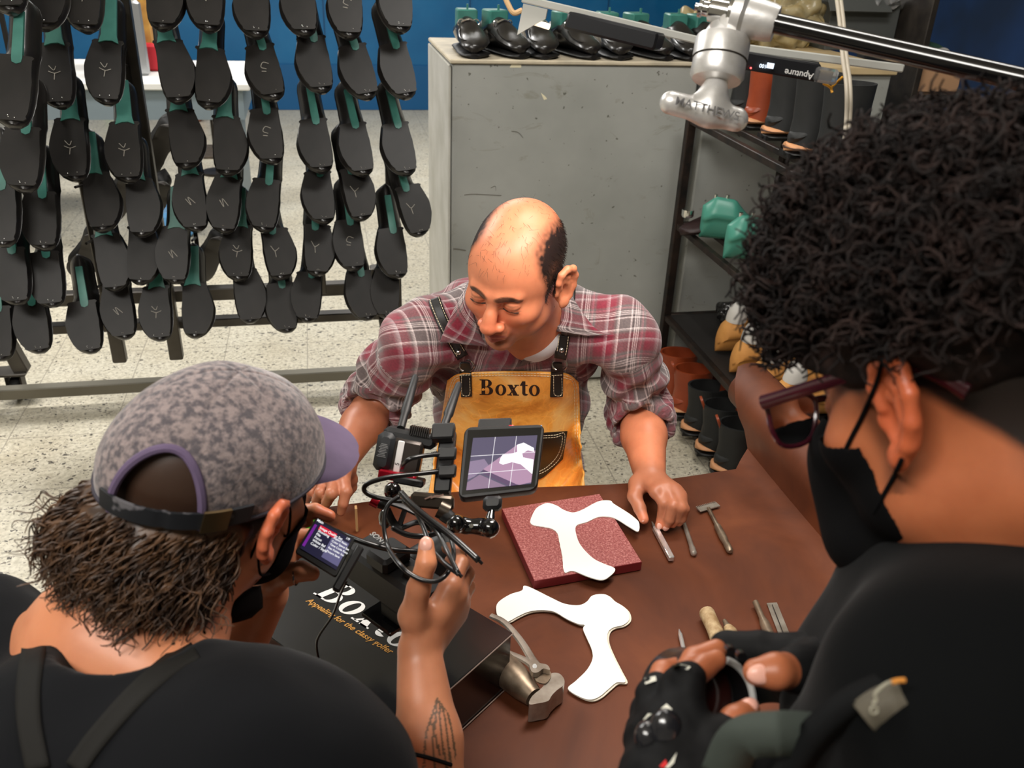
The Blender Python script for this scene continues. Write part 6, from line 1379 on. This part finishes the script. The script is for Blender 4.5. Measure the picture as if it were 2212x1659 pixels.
part('trousers', pydata(*sdf_mesh([E_((.62, -.02, .95), (.19, .16, .17)), C_((.54, -.02, .9), (.52, .0, .12), .10, .06, .05), C_((.72, -.02, .9), (.74, .0, .12), .10, .06, .05), C_((.62, .0, 1.0), P(2260, 1950, .60), .13, .11, .06)], .01)), M('dark_denim', s3(34, 36, 44), .9), pp, ang=180)
for x_ in (.52, .74): b = B(); loft_shoe(b, .29, UPH); part('shoe', (b.verts() * [1, -1, 1] + np.array([x_, .05, 0]), [t[::-1] for t in b.f]), m_up, pp)
# the lens ring he is holding
m_gl2 = M('gloss_black', s3(12, 12, 13), .12, coat=.6); m_lb = M('lens_black', s3(20, 20, 21), .35, coat=.3); ctr = P(1541, 1526, .668); ax = _n(CB * .90 + CU * .10 + CR * .38)
ln = thing('camera_lens', 'black camera lens with a white rim, held in gloved hands at the lower right', 'lens', ctr)
part('barrel', B().lathe(ctr - ax * .05, ax, [(.030, 0), (.036, .002), (.038, .02), (.0405, .03), (.0405, .046), (.038, .048), (.0365, .05), (.035, .046), (.033, .03), (.02, .02), (0, .018)], 48), m_lb, ln)
part('white_rim', B().tube([ctr + ax * .002 + (_n(np.cross(ax, CU)) * math.cos(a) + _n(np.cross(ax, np.cross(ax, CU))) * math.sin(a)) * .0356 for a in np.linspace(.38 * PI, 1.38 * PI, 40)], .0028, 8), M('white_rim', s3(214, 212, 208), .5), ln, label='white rim')
part('glass', B().ell(ctr - ax * .020, (.032, .032, .006), frame(_n(np.cross(CU, ax)), _n(np.cross(ax, np.cross(CU, ax))), ax), 32, 10), M('red_reflection_glass', s3(60, 24, 20), .08, coat=1.), ln)  # reddish reflection in the lens put into the base colour
for px, py in ((1576, 1404), (1600, 1416)): part('knob', B().cyl(P(px, py, .645) + CB * -.004, P(px, py, .645) + CB * .004, .0035, n=14), m_gl2, ln)
# ---------------------------------------------------------------- camera rig held over the box
rg = thing('camera_rig', 'black video camera rig with a monitor, antennas and cables, held above the shoe box', 'camera', P(850, 1200, 1.10))
m_cb = M('camera_black', s3(20, 20, 21), .45, bump=.15, bs=500, bd=.0003); m_gl2 = M('gloss_black', s3(12, 12, 13), .12, coat=.6); m_cab = M('black_cable', s3(18, 18, 19), .32, coat=.3); m_gun = M('gunmetal', s3(76, 68, 60), .3, .8)
m_wp = M('white_print', s3(222, 222, 220), .4); m_redk = M('red_anodised', s3(160, 12, 36), .25, .5); m_blu = M('blue_label', s3(96, 160, 210), .5)
def slab(q, th, mt, nm, pa, bev=0., rr=.12):
    """rounded slab from four corners (TL, TR, BR, BL), th deep behind its face"""
    q = np.array(q, float); TLq, TRq, BRq, BLq = q; nz = _n(np.cross(TRq - TLq, TLq - BLq)); pts = []
    f = lambda u, v_: (TLq * (1 - u) + TRq * u) * (1 - v_) + (BLq * (1 - u) + BRq * u) * v_
    asp = np.linalg.norm(TRq - TLq) / np.linalg.norm(TLq - BLq); ru, rv = rr / asp, rr
    for cx, cy, a0 in ((ru, rv, 180), (1 - ru, rv, 270), (1 - ru, 1 - rv, 0), (ru, 1 - rv, 90)):
        for k in range(6): a = math.radians(a0 + k * 18); pts.append((cx + ru * math.cos(a), cy + rv * math.sin(a)))
    ins = lambda k: [(.5 + (u - .5) * k, .5 + (v_ - .5) * k) for u, v_ in pts]
    rings = [[f(*p) - nz * th for p in ins(.96)], [f(*p) - nz * (th - .003) for p in pts], [f(*p) - nz * .002 for p in pts], [f(*p) for p in ins(.975)]]
    return part(nm, B().loft([np.array(r)[::-1] for r in rings][::-1]), mt, pa), f, nz
# monitor
def onplane(a, b_, c, px, py):
    n_ = np.cross(b_ - a, c - a); d = rayd(px, py); return CAM + d * ((a - CAM) @ n_ / (d @ n_))
MC = [P(1004, 922, 1.165), P(1177, 916, 1.165), None, P(989, 1078, 1.125)]; MC[2] = onplane(MC[0], MC[1], MC[3], 1160, 1058)
mo, mf, mn = slab(MC, .022, m_cb, 'monitor', rg, rr=.10)
def mfl(u, v_, o=.0006): return mf(u, v_) + mn * o
part('glass_front', B().add([mfl(.045, .05, .0003), mfl(.965, .05, .0003), mfl(.965, .95, .0003), mfl(.045, .95, .0003)], [(0, 3, 2, 1)]), m_gl2, mo, smooth=False)
SCQ = [P(1022, 946, 1.162), P(1161, 940, 1.162), P(1147, 1045, 1.132), P(1007, 1059, 1.132)]
SQ = np.array([mf(0, 0)] * 4); 
def onmon(px, py, o=.0012):
    d = rayd(px, py); c0 = mf(.5, .5) + mn * o; t = (c0 - CAM) @ mn / (d @ mn); return CAM + d * t
def scr(u, v_, o): 
    tl, tr, br, bl = (1022, 946), (1161, 940), (1147, 1045), (1007, 1059)
    x = (tl[0] * (1 - u) + tr[0] * u) * (1 - v_) + (bl[0] * (1 - u) + br[0] * u) * v_; y = (tl[1] * (1 - u) + tr[1] * u) * (1 - v_) + (bl[1] * (1 - u) + br[1] * u) * v_; return onmon(x, y, o)
def screen_poly(pts, col, es, nm, o, pa=mo):
    from mathutils.geometry import tessellate_polygon
    v = [scr(u, v_, o) for u, v_ in pts]; tri = tessellate_polygon([[Vector((u, v_, 0)) for u, v_ in pts]]); f = []
    for a, b_, c in tri:
        f.append((a, b_, c) if np.cross(v[b_] - v[a], v[c] - v[a]) @ mn > 0 else (a, c, b_))
    return part(nm, B().add(v, f), M('scr_' + nm, (0, 0, 0), .3, emit=col, es=es), pa, smooth=False)
screen_poly([(0, 0), (1, 0), (1, 1), (0, 1)], s3(92, 84, 112), .9, 'screen', .0010)
screen_poly([(.0, .45), (.22, .42), (.30, .55), (.1, .75), (0, .8)], s3(150, 130, 160), .9, 'screen_image', .0012)
screen_poly([(.22, .62), (.72, .16), (1, .32), (1, .97), (.82, 1), (.7, .95)], s3(190, 150, 180), .9, 'screen_board_image', .0013)
screen_poly([(.22, .62), (.22, .70), (.66, 1), (.80, 1), (.7, .93)], s3(96, 70, 108), .9, 'screen_board_edge', .0014)
screen_poly([(0, .85), (.18, .72), (.62, 1), (0, 1)], s3(150, 122, 150), .9, 'screen_table_image', .0014)
screen_poly([(.47, .42), (.5, .36), (.62, .36), (.72, .32), (.70, .18), (.80, .14), (.97, .26), (.98, .34), (.88, .30), (.80, .36), (.82, .44), (.99, .50), (1, .80), (.80, .58), (.66, .52), (.52, .56), (.46, .52)], (1, 1, 1), 1.3, 'screen_leather_image', .0016)
b = B()
for u in (.345, .675): b.tube([scr(u, .0, .0020), scr(u, 1, .0020)], .00035, 4)
for v_ in (.35, .69): b.tube([scr(0, v_, .0020), scr(1, v_, .0020)], .00035, 4)
part('grid_lines', b, M('scr_line', (0, 0, 0), .3, emit=(1, .96, 1), es=1.), mo)
A_, B2 = mf(0, 0), mf(0, 1)
part('record_light', B().box(mf(.58, -.01) - mn * .006, (.007, .003, .003), frame(CR, CU, CB), bev=.0006), M('red_plastic', s3(190, 36, 48), .4), mo); part('side_label', B().box(mf(.84, .0) - mn * .012, (.026, .0015, .012), frame(_n(mf(1, 0) - mf(0, 0)), _n(mf(0, 0) - mf(0, 1)), mn)), m_blu, mo, label='blue label')
part('battery', B().box(mf(.36, .08) - mn * .034, (.045, .055, .026), frame(_n(mf(1, 0) - mf(0, 0)), _n(mf(0, 0) - mf(0, 1)), mn), bev=.002), m_cb, mo)
# hdmi plugs
fr_ = frame(_n(mf(1, 0) - mf(0, 0)), _n(mf(0, 0) - mf(0, 1)), mn)
for py in (980, 1018):
    c = P(966, py, 1.15); b = B().box(c, (.024, .016, .011), fr_, bev=.002)
    for k in range(4): b.cyl(c - fr_[:, 0] * (.013 + k * .0022), c - fr_[:, 0] * (.0143 + k * .0022), .0042 - k * .0004, n=10)
    part('cable_plug', b, m_cb, rg)
part('rear_bracket', B().box(P(958, 935, 1.17), (.030, .022, .02), fr_, bev=.002).box(P(962, 1000, 1.175), (.022, .085, .018), fr_, bev=.002), m_cb, rg)
# wireless transmitter with battery and antennas
e1 = _n(P(930, 985, 1.2) - P(850, 970, 1.2)); e2 = _n(CU * .94 + CR * .18); e2 = _n(e2 - e1 * e2.dot(e1)); e3 = np.cross(e1, e2); tf = frame(e1, e2, e3)
part('transmitter', B().box(P(888, 945, 1.20), (.072, .020, .045), tf, bev=.005), m_cb, rg)
b = B()
for k in range(10): b.box(P(888 + k * 4.4, 928 + k * .8, 1.185), (.0014, .012, .030), tf, bev=.0003)
part('heat_fins', b, M('fin_black', s3(46, 44, 42), .4, .4), rg)
part('battery', B().box(P(868, 985, 1.185), (.055, .048, .032), tf, bev=.004), M('battery_shell', s3(54, 48, 44), .3, .5), rg)
part('battery_cap', B().box(P(833, 974, 1.18), (.024, .052, .036), tf, bev=.006), M('dark_card_b', s3(24, 26, 29), .5), rg)
part('battery_band', B().box(P(861, 990, 1.168), (.0085, .047, .004), tf, bev=.001), M('white_label', s3(208, 206, 204), .5), rg, label='white band')
b = B(); placetext(b, '5', P(862, 1003, 1.165), e2, -e1, .008); part('number_mark', b, M('black_print', s3(20, 20, 20), .6), rg, smooth=False)
b = B(); 
for k in range(9): b.box(P(823 + k * .9, 972 - k * 3.3 + 14, 1.155), (.012 - (k % 3) * .002, .0006, .0004), tf)
part('small_print', b, M('grey_print', s3(130, 130, 130), .6), rg)
for (a, c) in (((866, 925), (898, 812)), ((958, 925), (992, 828))):
    p, q_ = P(*a, 1.19), P(*c, 1.26); L = np.linalg.norm(q_ - p); part('antenna', B().lathe(p, _n(q_ - p), [(0, 0), (.0055, 0), (.0055, L * .25), (.0070, L * .30), (.0050, L * .96), (.0035, L), (0, L * 1.005)], 14), M('rubber_black', s3(26, 26, 27), .5), rg)
part('shoe_adapter', B().box(P(860, 1028, 1.17), (.05, .012, .03), tf, bev=.002), m_blu if 0 else m_redk, rg); part('mount_plate', B().box(P(885, 1038, 1.17), (.04, .010, .035), tf, bev=.002), m_cb, rg)
# ball joints, knobs, cage
part('ball_knob', B().ell(P(848, 1061, 1.15), (.0115, .0115, .0125)), m_gl2, rg); part('red_knob', B().cyl(P(802, 1080, 1.15), P(818, 1088, 1.15), .0075, n=12), m_redk, rg, label='red knob'); part('knob_stem', B().cyl(P(818, 1088, 1.15), P(840, 1094, 1.15), .006, n=12), m_cb, rg)
part('ball_knob', B().ell(P(832, 1120, 1.12), (.0085, .0105, .014)), m_gl2, rg)
cg = B(); 
for l, r_ in (([(835, 1100), (850, 1130), (868, 1140)], .006), ([(845, 1085), (880, 1098), (920, 1120), (935, 1145)], .006), ([(868, 1140), (905, 1128), (935, 1145)], .005), ([(862, 1138), (875, 1100)], .004)): cg.tube([P(*p, 1.11) for p in spline(l, 5)], r_, 6, flat=.5)
part('cage_handle', cg, m_cb, rg)
cb_ = B(); hb2 = P(945, 1085, 1.13); cb_.box(P(935, 1082, 1.13), (.055, .018, .022), frame(_n(P(980, 1085, 1.13) - P(900, 1078, 1.13)), CU, CB), bev=.003); cb_.cyl(P(948, 1098, 1.12), P(968, 1108, 1.12), .012, n=18); part('top_clamp', cb_, m_gun, rg)
b = B()
for k in range(3): b.box(P(925 + k * 13, 1075 - k * 2, 1.115), (.009, .0016, .003), frame(_n(CR + CU * .4), _n(CU - CR * .4), CB))
part('clamp_slots', b, M('clamp_edge', s3(150, 120, 108), .4, .5), rg)
pr = chain([P(985, 1132, 1.10), P(1005, 1136, 1.10), P(1018, 1137, 1.10), P(1035, 1137, 1.10), P(1056, 1140, 1.10)], [.0125, .0095, .0075, .0095, .0135], .006) + [E_(P(985, 1132, 1.09), (.011, .011, .012), k=.004), E_(P(1058, 1140, 1.09), (.012, .012, .012), k=.004)]
v, q = sdf_mesh(pr, .0012); part('magic_arm', pydata(v, q), m_gl2, rg); part('arm_screw', B().cyl(P(1018, 1136, 1.092), P(1018, 1136, 1.088), .0028, n=6), m_ring, rg)
for x_, y_ in ((988, 1131), (1056, 1140)): part('arm_ring', B().tube([P(x_, y_, 1.084) + (CR * math.cos(a) + CU * math.sin(a)) * .0085 for a in np.linspace(0, 2 * PI, 24, endpoint=False)], .0012, 6, closed=True), M('steel_ring_dark', s3(70, 70, 72), .2, .9), rg)
part('arm_neck', B().cyl(P(1058, 1128, 1.10), P(1062, 1104, 1.11), .007, .0045, 14), m_gl2, rg); part('monitor_foot', B().box(P(1064, 1088, 1.115), (.024, .018, .016), fr_, bev=.004), m_cb, rg); part('arm_root', B().cyl(P(960, 1110, 1.12), P(985, 1130, 1.105), .010, .008, 14), m_cb, rg)
# camera body, viewfinder, lcd
TZc = 1.045; a0_, a1_ = PZ(742, 1180, TZc), PZ(905, 1292, TZc); bx_ = _n(a1_ - a0_); by_ = np.array([-bx_[1], bx_[0], 0]); Wc = np.linalg.norm(a1_ - a0_) + .01; R3 = frame(bx_, by_, u_); cmid = a0_ + bx_ * Wc / 2
part('camera_body', B().box(cmid + by_ * .026 - [0, 0, .028], (Wc, .056, .056), R3, bev=.006), m_cb, rg)
part('battery_grip', B().box(cmid + by_ * .024 + bx_ * .030 - [0, 0, .068], (Wc * .52, .044, .028), R3, bev=.005), m_cb, rg)
part('viewfinder', B().box(cmid - bx_ * .012 + by_ * .022 + [0, 0, .010], (.042, .050, .024), R3, bev=.005), m_cb, rg)
part('lens_mount', B().lathe(cmid + by_ * .052 - [0, 0, .035], by_, [(.032, 0), (.034, .004), (.033, .05), (.036, .055), (.036, .075), (.030, .077), (0, .070)], 28), m_cb, rg)
b = B()
for d_, r_ in ((.030, .009), (.048, .008), (.045, .006)): b.cyl(cmid + bx_ * d_ + by_ * (.014 + r_) , cmid + bx_ * d_ + by_ * (.014 + r_) + [0, 0, .008], r_, n=22)
part('dial', b, m_gun, rg)
b = B(); placetext(b, 'SONY', P(815, 1164, 1.0) * 0 + PZ(813, 1166, TZc + .0235), _n(PZ(830, 1178, TZc) - PZ(798, 1154, TZc)), _n(np.cross([0, 0, 1.], _n(PZ(830, 1178, TZc) - PZ(798, 1154, TZc)))), .012, bold=.02, off=.0008); part('lettering', b, m_wp, rg, smooth=False)
LQ = [P(683, 1117, 1.045), P(768, 1163, 1.045), None, P(637, 1192, 1.02)]; LQ[2] = onplane(LQ[0], LQ[1], LQ[3], 726, 1247)
lc, lf, ln_ = slab(LQ, .008, m_cb, 'flip_screen', rg, rr=.06)
if ln_ @ CB < 0: ln_ = -ln_
def lp(u, v_, o=.0008): return lf(.055 + u * .875, .06 + v_ * .80) + ln_ * o
def lpoly(pts, col, es, nm, o):
    v = [lp(u, v_, o) for u, v_ in pts]; n_ = len(v); f = tuple(range(n_)); 
    if np.cross(v[1] - v[0], v[2] - v[0]) @ ln_ < 0: f = f[::-1]
    return part(nm, B().add(v, [f]), M('lcd_' + nm, (0, 0, 0), .3, emit=col, es=es), lc, smooth=False)
R_ = lambda x0, y0, x1, y1: [(x0, y0), (x1, y0), (x1, y1), (x0, y1)]
lpoly(R_(0, 0, 1, 1), s3(38, 36, 62), .8, 'screen', .0006); lpoly(R_(.54, .16, 1, .90), s3(104, 100, 138), .9, 'menu_pane', .0009); lpoly(R_(.14, .08, .62, .24), s3(214, 30, 56), 1., 'menu_highlight', .0011); lpoly(R_(0, .14, .07, .46), s3(120, 40, 150), .9, 'menu_tabs', .0010); lpoly(R_(.0, .46, .07, .9), s3(40, 130, 140), .9, 'menu_tabs', .0010)
ex_l, ey_l = _n(lf(1, 0) - lf(0, 0)), _n(lf(0, 0) - lf(0, 1)); b = B()
for tx, u, v_, s_ in (('Image Quality Set', .16, .20, .0042), ('Shooting', .16, .31, .0042), ('File', .16, .42, .0041), ('Focus', .16, .53, .0041), ('White Bal', .16, .64, .0041), ('Color / Style', .16, .75, .0041), ('Aspect Ratio', .58, .26, .0035), ('Color Space Set', .58, .37, .0035), ('Time Code Rate', .58, .48, .0035), ('Rec Folder Set', .58, .59, .0035), ('Picture Save', .58, .70, .0035), ('Main', .0, .04, .0045), ('1/9', .86, .09, .0038)):
    v, f = textmesh(tx, 1, 0, 0, .02, 'LEFT'); b.add(lp(u, v_, .0022) + (v[:, :1] * ex_l + v[:, 1:2] * ey_l) * s_, f)
part('menu_text', b, M('lcd_text', (0, 0, 0), .3, emit=(1, 1, 1), es=1.), lc, smooth=False)
part('screen_hinge', B().box(P(752, 1228, 1.03), (.010, .060, .010), frame(_n(ex_l), ey_l, ln_), bev=.002), m_cb, rg)
b = B(); tp_ = cmid - bx_ * .004 + by_ * .008 - [0, 0, .086]; part('tripod_plate', B().box(tp_, (.060, .04, .007), R3, bev=.001), m_gl2, rg)
def cable(pts, r, d=None, nm='cable', mt=m_cab):
    dd = [p[2] for p in pts]; S = spline([P(p[0], p[1], p[2]) for p in pts], 8); return part(nm, B().tube(S, r, 8), mt, rg, ang=180)
cable([(953, 1018, 1.15), (900, 1024, 1.13), (845, 1030, 1.11), (800, 1042, 1.10), (786, 1056, 1.10), (800, 1070, 1.10), (840, 1080, 1.10), (880, 1084, 1.10), (900, 1096, 1.09)], .0032)
cable([(955, 981, 1.15), (915, 985, 1.13), (885, 992, 1.12), (872, 1002, 1.13), (868, 1010, 1.15)], .0030)
cable([(862, 1072, 1.08), (838, 1092, 1.07), (829, 1130, 1.06), (838, 1180, 1.04), (866, 1222, .99), (900, 1248, .98), (938, 1256, .98), (965, 1240, .99), (980, 1205, 1.02), (974, 1165, 1.05), (955, 1140, 1.08)], .0028)
cable([(866, 1064, 1.09), (890, 1090, 1.07), (925, 1120, 1.05), (975, 1158, 1.03), (1034, 1211, 1.01)], .0040)
cable([(872, 1082, 1.08), (905, 1110, 1.06), (945, 1150, 1.04), (968, 1195, 1.0), (989, 1238, .975)], .0031)
cable([(900, 1108, 1.08), (915, 1140, 1.06), (930, 1180, 1.03), (955, 1212, 1.0), (991, 1240, .975)], .0031)
cable([(848, 1140, 1.10), (880, 1155, 1.09), (915, 1158, 1.08), (950, 1150, 1.07)], .0036)
cable([(720, 1145, 1.05), (750, 1158, 1.05), (800, 1176, 1.05), (850, 1188, 1.06), (910, 1192, 1.08)], .0034)
cable([(748, 1256, 1.05), (735, 1285, 1.08), (718, 1330, 1.12), (690, 1372, 1.14), (684, 1396, 1.15), (692, 1440, 1.17)], .0016)
for p in ((1034, 1211, 1.01), (990, 1239, .975)): c = P(*p); part('cable_end', B().cyl(c, c + (CR * .004 - CU * .004), .0022, n=8), m_ring, rg)

# ---------------------------------------------------------------- grip arm with knuckle, panel lights, hanging cable
D0 = .95
gr = thing('grip_arm', 'black grip arm with a silver knuckle and T-handle reaching in at the upper right', 'grip arm', P(1540, 120, D0))
m_al = M('cast_aluminium', s3(232, 230, 228), .36, .6, col2=s3(205, 203, 200), ns=30, bump=.2, bs=160)
a, c = P(1640, 42, .93), P(2700, 285, .74); part('arm_tube', B().cyl(a, c, .0105, n=24), m_gl2, gr)
a, c = P(1585, 30, .94), P(1668, 50, .93); part('arm_socket', B().lathe(a, _n(c - a), [(0, 0), (.026, 0), (.027, .010), (.022, .014), (.0195, .040), (.018, .046), (.0, .046)], 28), m_al, gr)
a, c = P(1590, 32, .94), P(1502, 14, .95); L = np.linalg.norm(c - a); part('baby_pin', B().lathe(a, _n(c - a), [(.0185, 0), (.0185, .008), (.0125, .010), (.0125, .028), (.008, .030), (.008, L * .8), (.010, L * .82), (.010, L * .9), (.004, L * .92), (.004, L), (0, L)], 20), m_ring, gr)
ax = _n(P(1545, 190, D0) - P(1562, 90, D0))
p0 = P(1562, 85, D0); part('knuckle', B().lathe(p0, ax, [(0, -.020), (.014, -.020), (.022, -.004), (.0285, .0), (.0295, .004), (.0295, .022), (.0275, .023), (.0285, .024), (.0290, .040), (.026, .045), (.010, .047), (0, .048)], 36), m_al, gr)
part('knuckle_neck', B().box(P(1578, 62, .94), (.026, .03, .026), frame(CR, CU, CB), bev=.006), m_al, gr)
part('groove_line', B().tube([p0 + ax * .0225 + (_n(np.cross(ax, CB)) * math.cos(t) + _n(np.cross(ax, np.cross(ax, CB))) * math.sin(t)) * .0288 for t in np.linspace(0, 2 * PI, 40, endpoint=False)], .0009, 5, closed=True), m_dark, gr)
h0, h1 = P(1550, 170, D0), P(1537, 222, D0); hl, hr = P(1450, 222, D0), P(1590, 258, D0); pr = [C_(h0, h1, .0115, .0135, .01), C_(hl, hr, .0125, .0130, .012), C_(P(1537, 215, D0), P(1532, 240, D0), .014, .015, .014)]
v, q = sdf_mesh(pr, .0014); th_ = part('t_handle', pydata(v, q), m_al, gr)
hd_ = _n(hr - hl); hu = _n(CU - hd_ * CU.dot(hd_)); b = B(); placetext(b, 'MATTHEWS', P(1526, 243, D0 - .0190), hd_, hu, .0130, bold=.01, off=0); part('cast_lettering', b, M('letter_dark_grey', s3(96, 94, 94), .6), gr, smooth=False)  # letters in one even dark grey
# edge-on light panels
m_pan = M('panel_grey', s3(172, 172, 166), .5); m_ctl = M('controller_black', s3(18, 19, 24), .4)
def panel(a, c, da, dc, back, nm_lab, w=.010):
    A2, C2 = P(*a, da), P(*c, dc); e = _n(C2 - A2); dep = _n(rayd(*((np.array(a) + c) / 2)) + np.array([0, 0, .012])); dep = _n(dep - e * dep.dot(e)); nn = np.cross(e, dep); nn = nn if nn @ CU > 0 else -nn; L = np.linalg.norm(C2 - A2)
    t = thing('light_panel', nm_lab, 'light', (A2 + C2) / 2); Rr = frame(e, nn, np.cross(e, nn)); part('panel_frame', B().box((A2 + C2) / 2 + dep * back / 2, (L, w * .6, back), Rr, bev=.001), m_pan, t)
    part('panel_rim', B().box((A2 + C2) / 2 + dep * .002, (L * 1.005, w, .006), Rr, bev=.0015), m_pan, t); return t, A2, C2, e, nn, dep, Rr
t1, A1, C1, e, nn, dep, Rr = panel((1128, -3), (1512, 88), 1.22, 1.16, .13, 'grey edge-on light panel with a dark control unit, left of the silver knuckle')
a, c = P(1232, 48, 1.16), P(1428, 96, 1.14); bb = part('control_unit', B().box((P(1232, 50, 1.165) + P(1428, 86, 1.145)) / 2, (.122, .022, .05), frame(_n(c - a), nn, dep), bev=.003), m_ctl, t1)
part('red_light', B().ell(P(1409, 103, 1.13), (.0012, .0012, .0012)), M('led_red', (1, .1, .1), .4, emit=(1, .05, .05), es=6), t1)
part('corner_bracket', B().prism([(0, 0), (.035, 0), (.035, -.012), (.012, -.03), (0, -.04)], P(1132, 8, 1.19), e, nn, .003), m_pan, t1)
part('diffuser_edge', B().cyl(P(1135, 42, 1.2), P(1186, 58, 1.19), .004), M('warm_panel_edge', (1, .85, .7), .5, emit=(1, .8, .6), es=1.0), t1)
t2, A3, C3, e, nn, dep, Rr = panel((1600, 103), (1952, 148), 1.12, 1.10, .10, 'grey edge-on light panel with lit display, between the silver knuckle and the cable')
cu = part('control_unit', B().box((P(1598, 128, 1.10) + P(1762, 156, 1.10)) / 2, (.098, .021, .05), frame(_n(P(1762, 156, 1.1) - P(1598, 128, 1.1)), nn, dep), bev=.002), m_ctl, t2)
ec = _n(P(1762, 158, 1.07) - P(1610, 132, 1.07)); uc = _n(nn - ec * nn.dot(ec)); b = B(); nrm = np.cross(ec, uc); sg_ = 1 if nrm @ CB > 0 else -1
b = B(); placetext(b, 'Aputure', P(1727, 154, 1.072), -ec, -uc, .0105, bold=.015); part('lettering', b, m_wp, t2, smooth=False)
m_dsp = M('display_white', (0, 0, 0), .3, emit=(.75, .85, 1), es=1.8); b = B(); b.box(P(1664, 142, 1.070), (.0085, .0062, .0005), frame(ec, uc, nrm)); placetext(b, '100', P(1649, 139, 1.071), -ec, -uc, .006, bold=.02); part('display', b, m_dsp, t2, smooth=False)
part('red_light', B().ell(P(1622, 147, 1.075), (.0011,) * 3), MATS['led_red'], t2); part('clear_clip', B().box(P(1782, 163, 1.08), (.028, .018, .02), frame(ec, uc, nrm), bev=.003), M('clear_plastic', (.8, .8, .82), .1, trans=.9, ior=1.3), t2)
b = B().tube([P(*p, 1.09) for p in spline([(1820, 166), (1805, 180), (1796, 190), (1798, 200)], 4)], .0016, 6); b.tube([P(*p, 1.09) for p in spline([(1778, 180), (1790, 186), (1797, 192)], 4)], .0016, 6); part('yellow_tie', b, M('yellow_tie', s3(226, 160, 20), .5), t2, label='yellow tie')
cbl = [(1808, -30), (1817, 40), (1824, 120), (1832, 180), (1833, 240), (1828, 300), (1820, 350), (1814, 392)]
hcb = thing('hanging_cable', 'pale twin cable hanging down past the boots, glowing at its lower end', 'cable', P(1814, 392, 1.02)); m_wc = M('ivory_cable', s3(206, 196, 178), .4)
for o in (-4, 4): part('strand', B().tube(np.concatenate([[P(1808 + o, -30, 1.02) + [0, .02, 1.35]], spline([P(x_ + o, y_, 1.02) for x_, y_ in cbl], 8)]), .0024, 8), m_wc, hcb, ang=180)
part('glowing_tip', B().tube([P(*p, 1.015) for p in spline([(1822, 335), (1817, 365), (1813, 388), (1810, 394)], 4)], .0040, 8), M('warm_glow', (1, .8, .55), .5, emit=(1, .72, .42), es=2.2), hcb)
solo('curtain_hook', B().tube([P(*p, 2.6) for p in spline([(1085, -20), (1098, 10), (1110, 28), (1128, 22)], 5)], .008, 8), M('tan_plastic', s3(196, 160, 116), .6), 'tan curved hook against the blue wall at the top edge', 'hook')
# ---------------------------------------------------------------- camera
cam = bpy.data.cameras.new('camera'); co_ = bpy.data.objects.new('camera', cam); COL.objects.link(co_)
cam.sensor_width = 36; cam.lens = 36 * FPX / 2212; cam.clip_start = .02
Rm = Matrix(np.array([CR, CU, CB]).T.tolist()).to_4x4(); Rm.translation = Vector(CAM); co_.matrix_world = Rm
cam.dof.use_dof = True; cam.dof.focus_distance = 1.6; cam.dof.aperture_fstop = 8
sc.camera = co_
# ---------------------------------------------------------------- light
def area(name, loc, tgt, size, power, col=(1, 1, 1), sy=None):
    l = bpy.data.lights.new(name, 'AREA'); l.energy = power; l.color = col; l.size = size
    if sy: l.shape = 'RECTANGLE'; l.size_y = sy
    o = bpy.data.objects.new(name, l); COL.objects.link(o); o.location = loc
    d = Vector(tgt) - Vector(loc); o.rotation_euler = d.to_track_quat('-Z', 'Y').to_euler(); return o
kc = (A1 + C1) / 2 + np.array([.06, -.10, -.035]); area('panel_light_glow', tuple(kc), (.33, 1.27, .76), .40, 6.2, (1, .90, .82), .16)
area('ceiling_light_1', (-1.6, 3.7, 3.3), (-1.4, 3.2, 0), 1.6, 92, (1, .98, .95), .5)
area('ceiling_light_2', (.6, 6.6, 3.3), (.6, 6.6, 0), 1.8, 110, (1, .98, .95), .5)
area('ceiling_light_3', (-3.6, 6.2, 3.3), (-3.6, 6.2, 0), 1.8, 90, (1, .98, .95), .5)
area('ceiling_light_4', (-1.1, -.3, 3.3), (.2, 2.2, .9), 1.6, 95, (1, .96, .9), .6)
area('cabinet_fill_light', (1.1, 1.7, 3.3), (1.1, 3.4, .6), 1.2, 48, (1, .97, .92), .5)  # unseen fill light added to brighten the cabinet fronts and the craftsman's shoulders
w = bpy.data.worlds.new('w'); sc.world = w; w.use_nodes = True; w.node_tree.nodes['Background'].inputs[0].default_value = (.8, .88, 1, 1); w.node_tree.nodes['Background'].inputs[1].default_value = .12
sc.view_settings.view_transform = 'Standard'; sc.view_settings.look = 'None'; sc.view_settings.gamma = 1; sc.view_settings.use_curve_mapping = False; sc.view_settings.exposure = 0.0
sc.cycles.max_bounces = 6; sc.cycles.diffuse_bounces = 3; sc.cycles.glossy_bounces = 3; sc.cycles.transmission_bounces = 6; sc.cycles.sample_clamp_indirect = 4
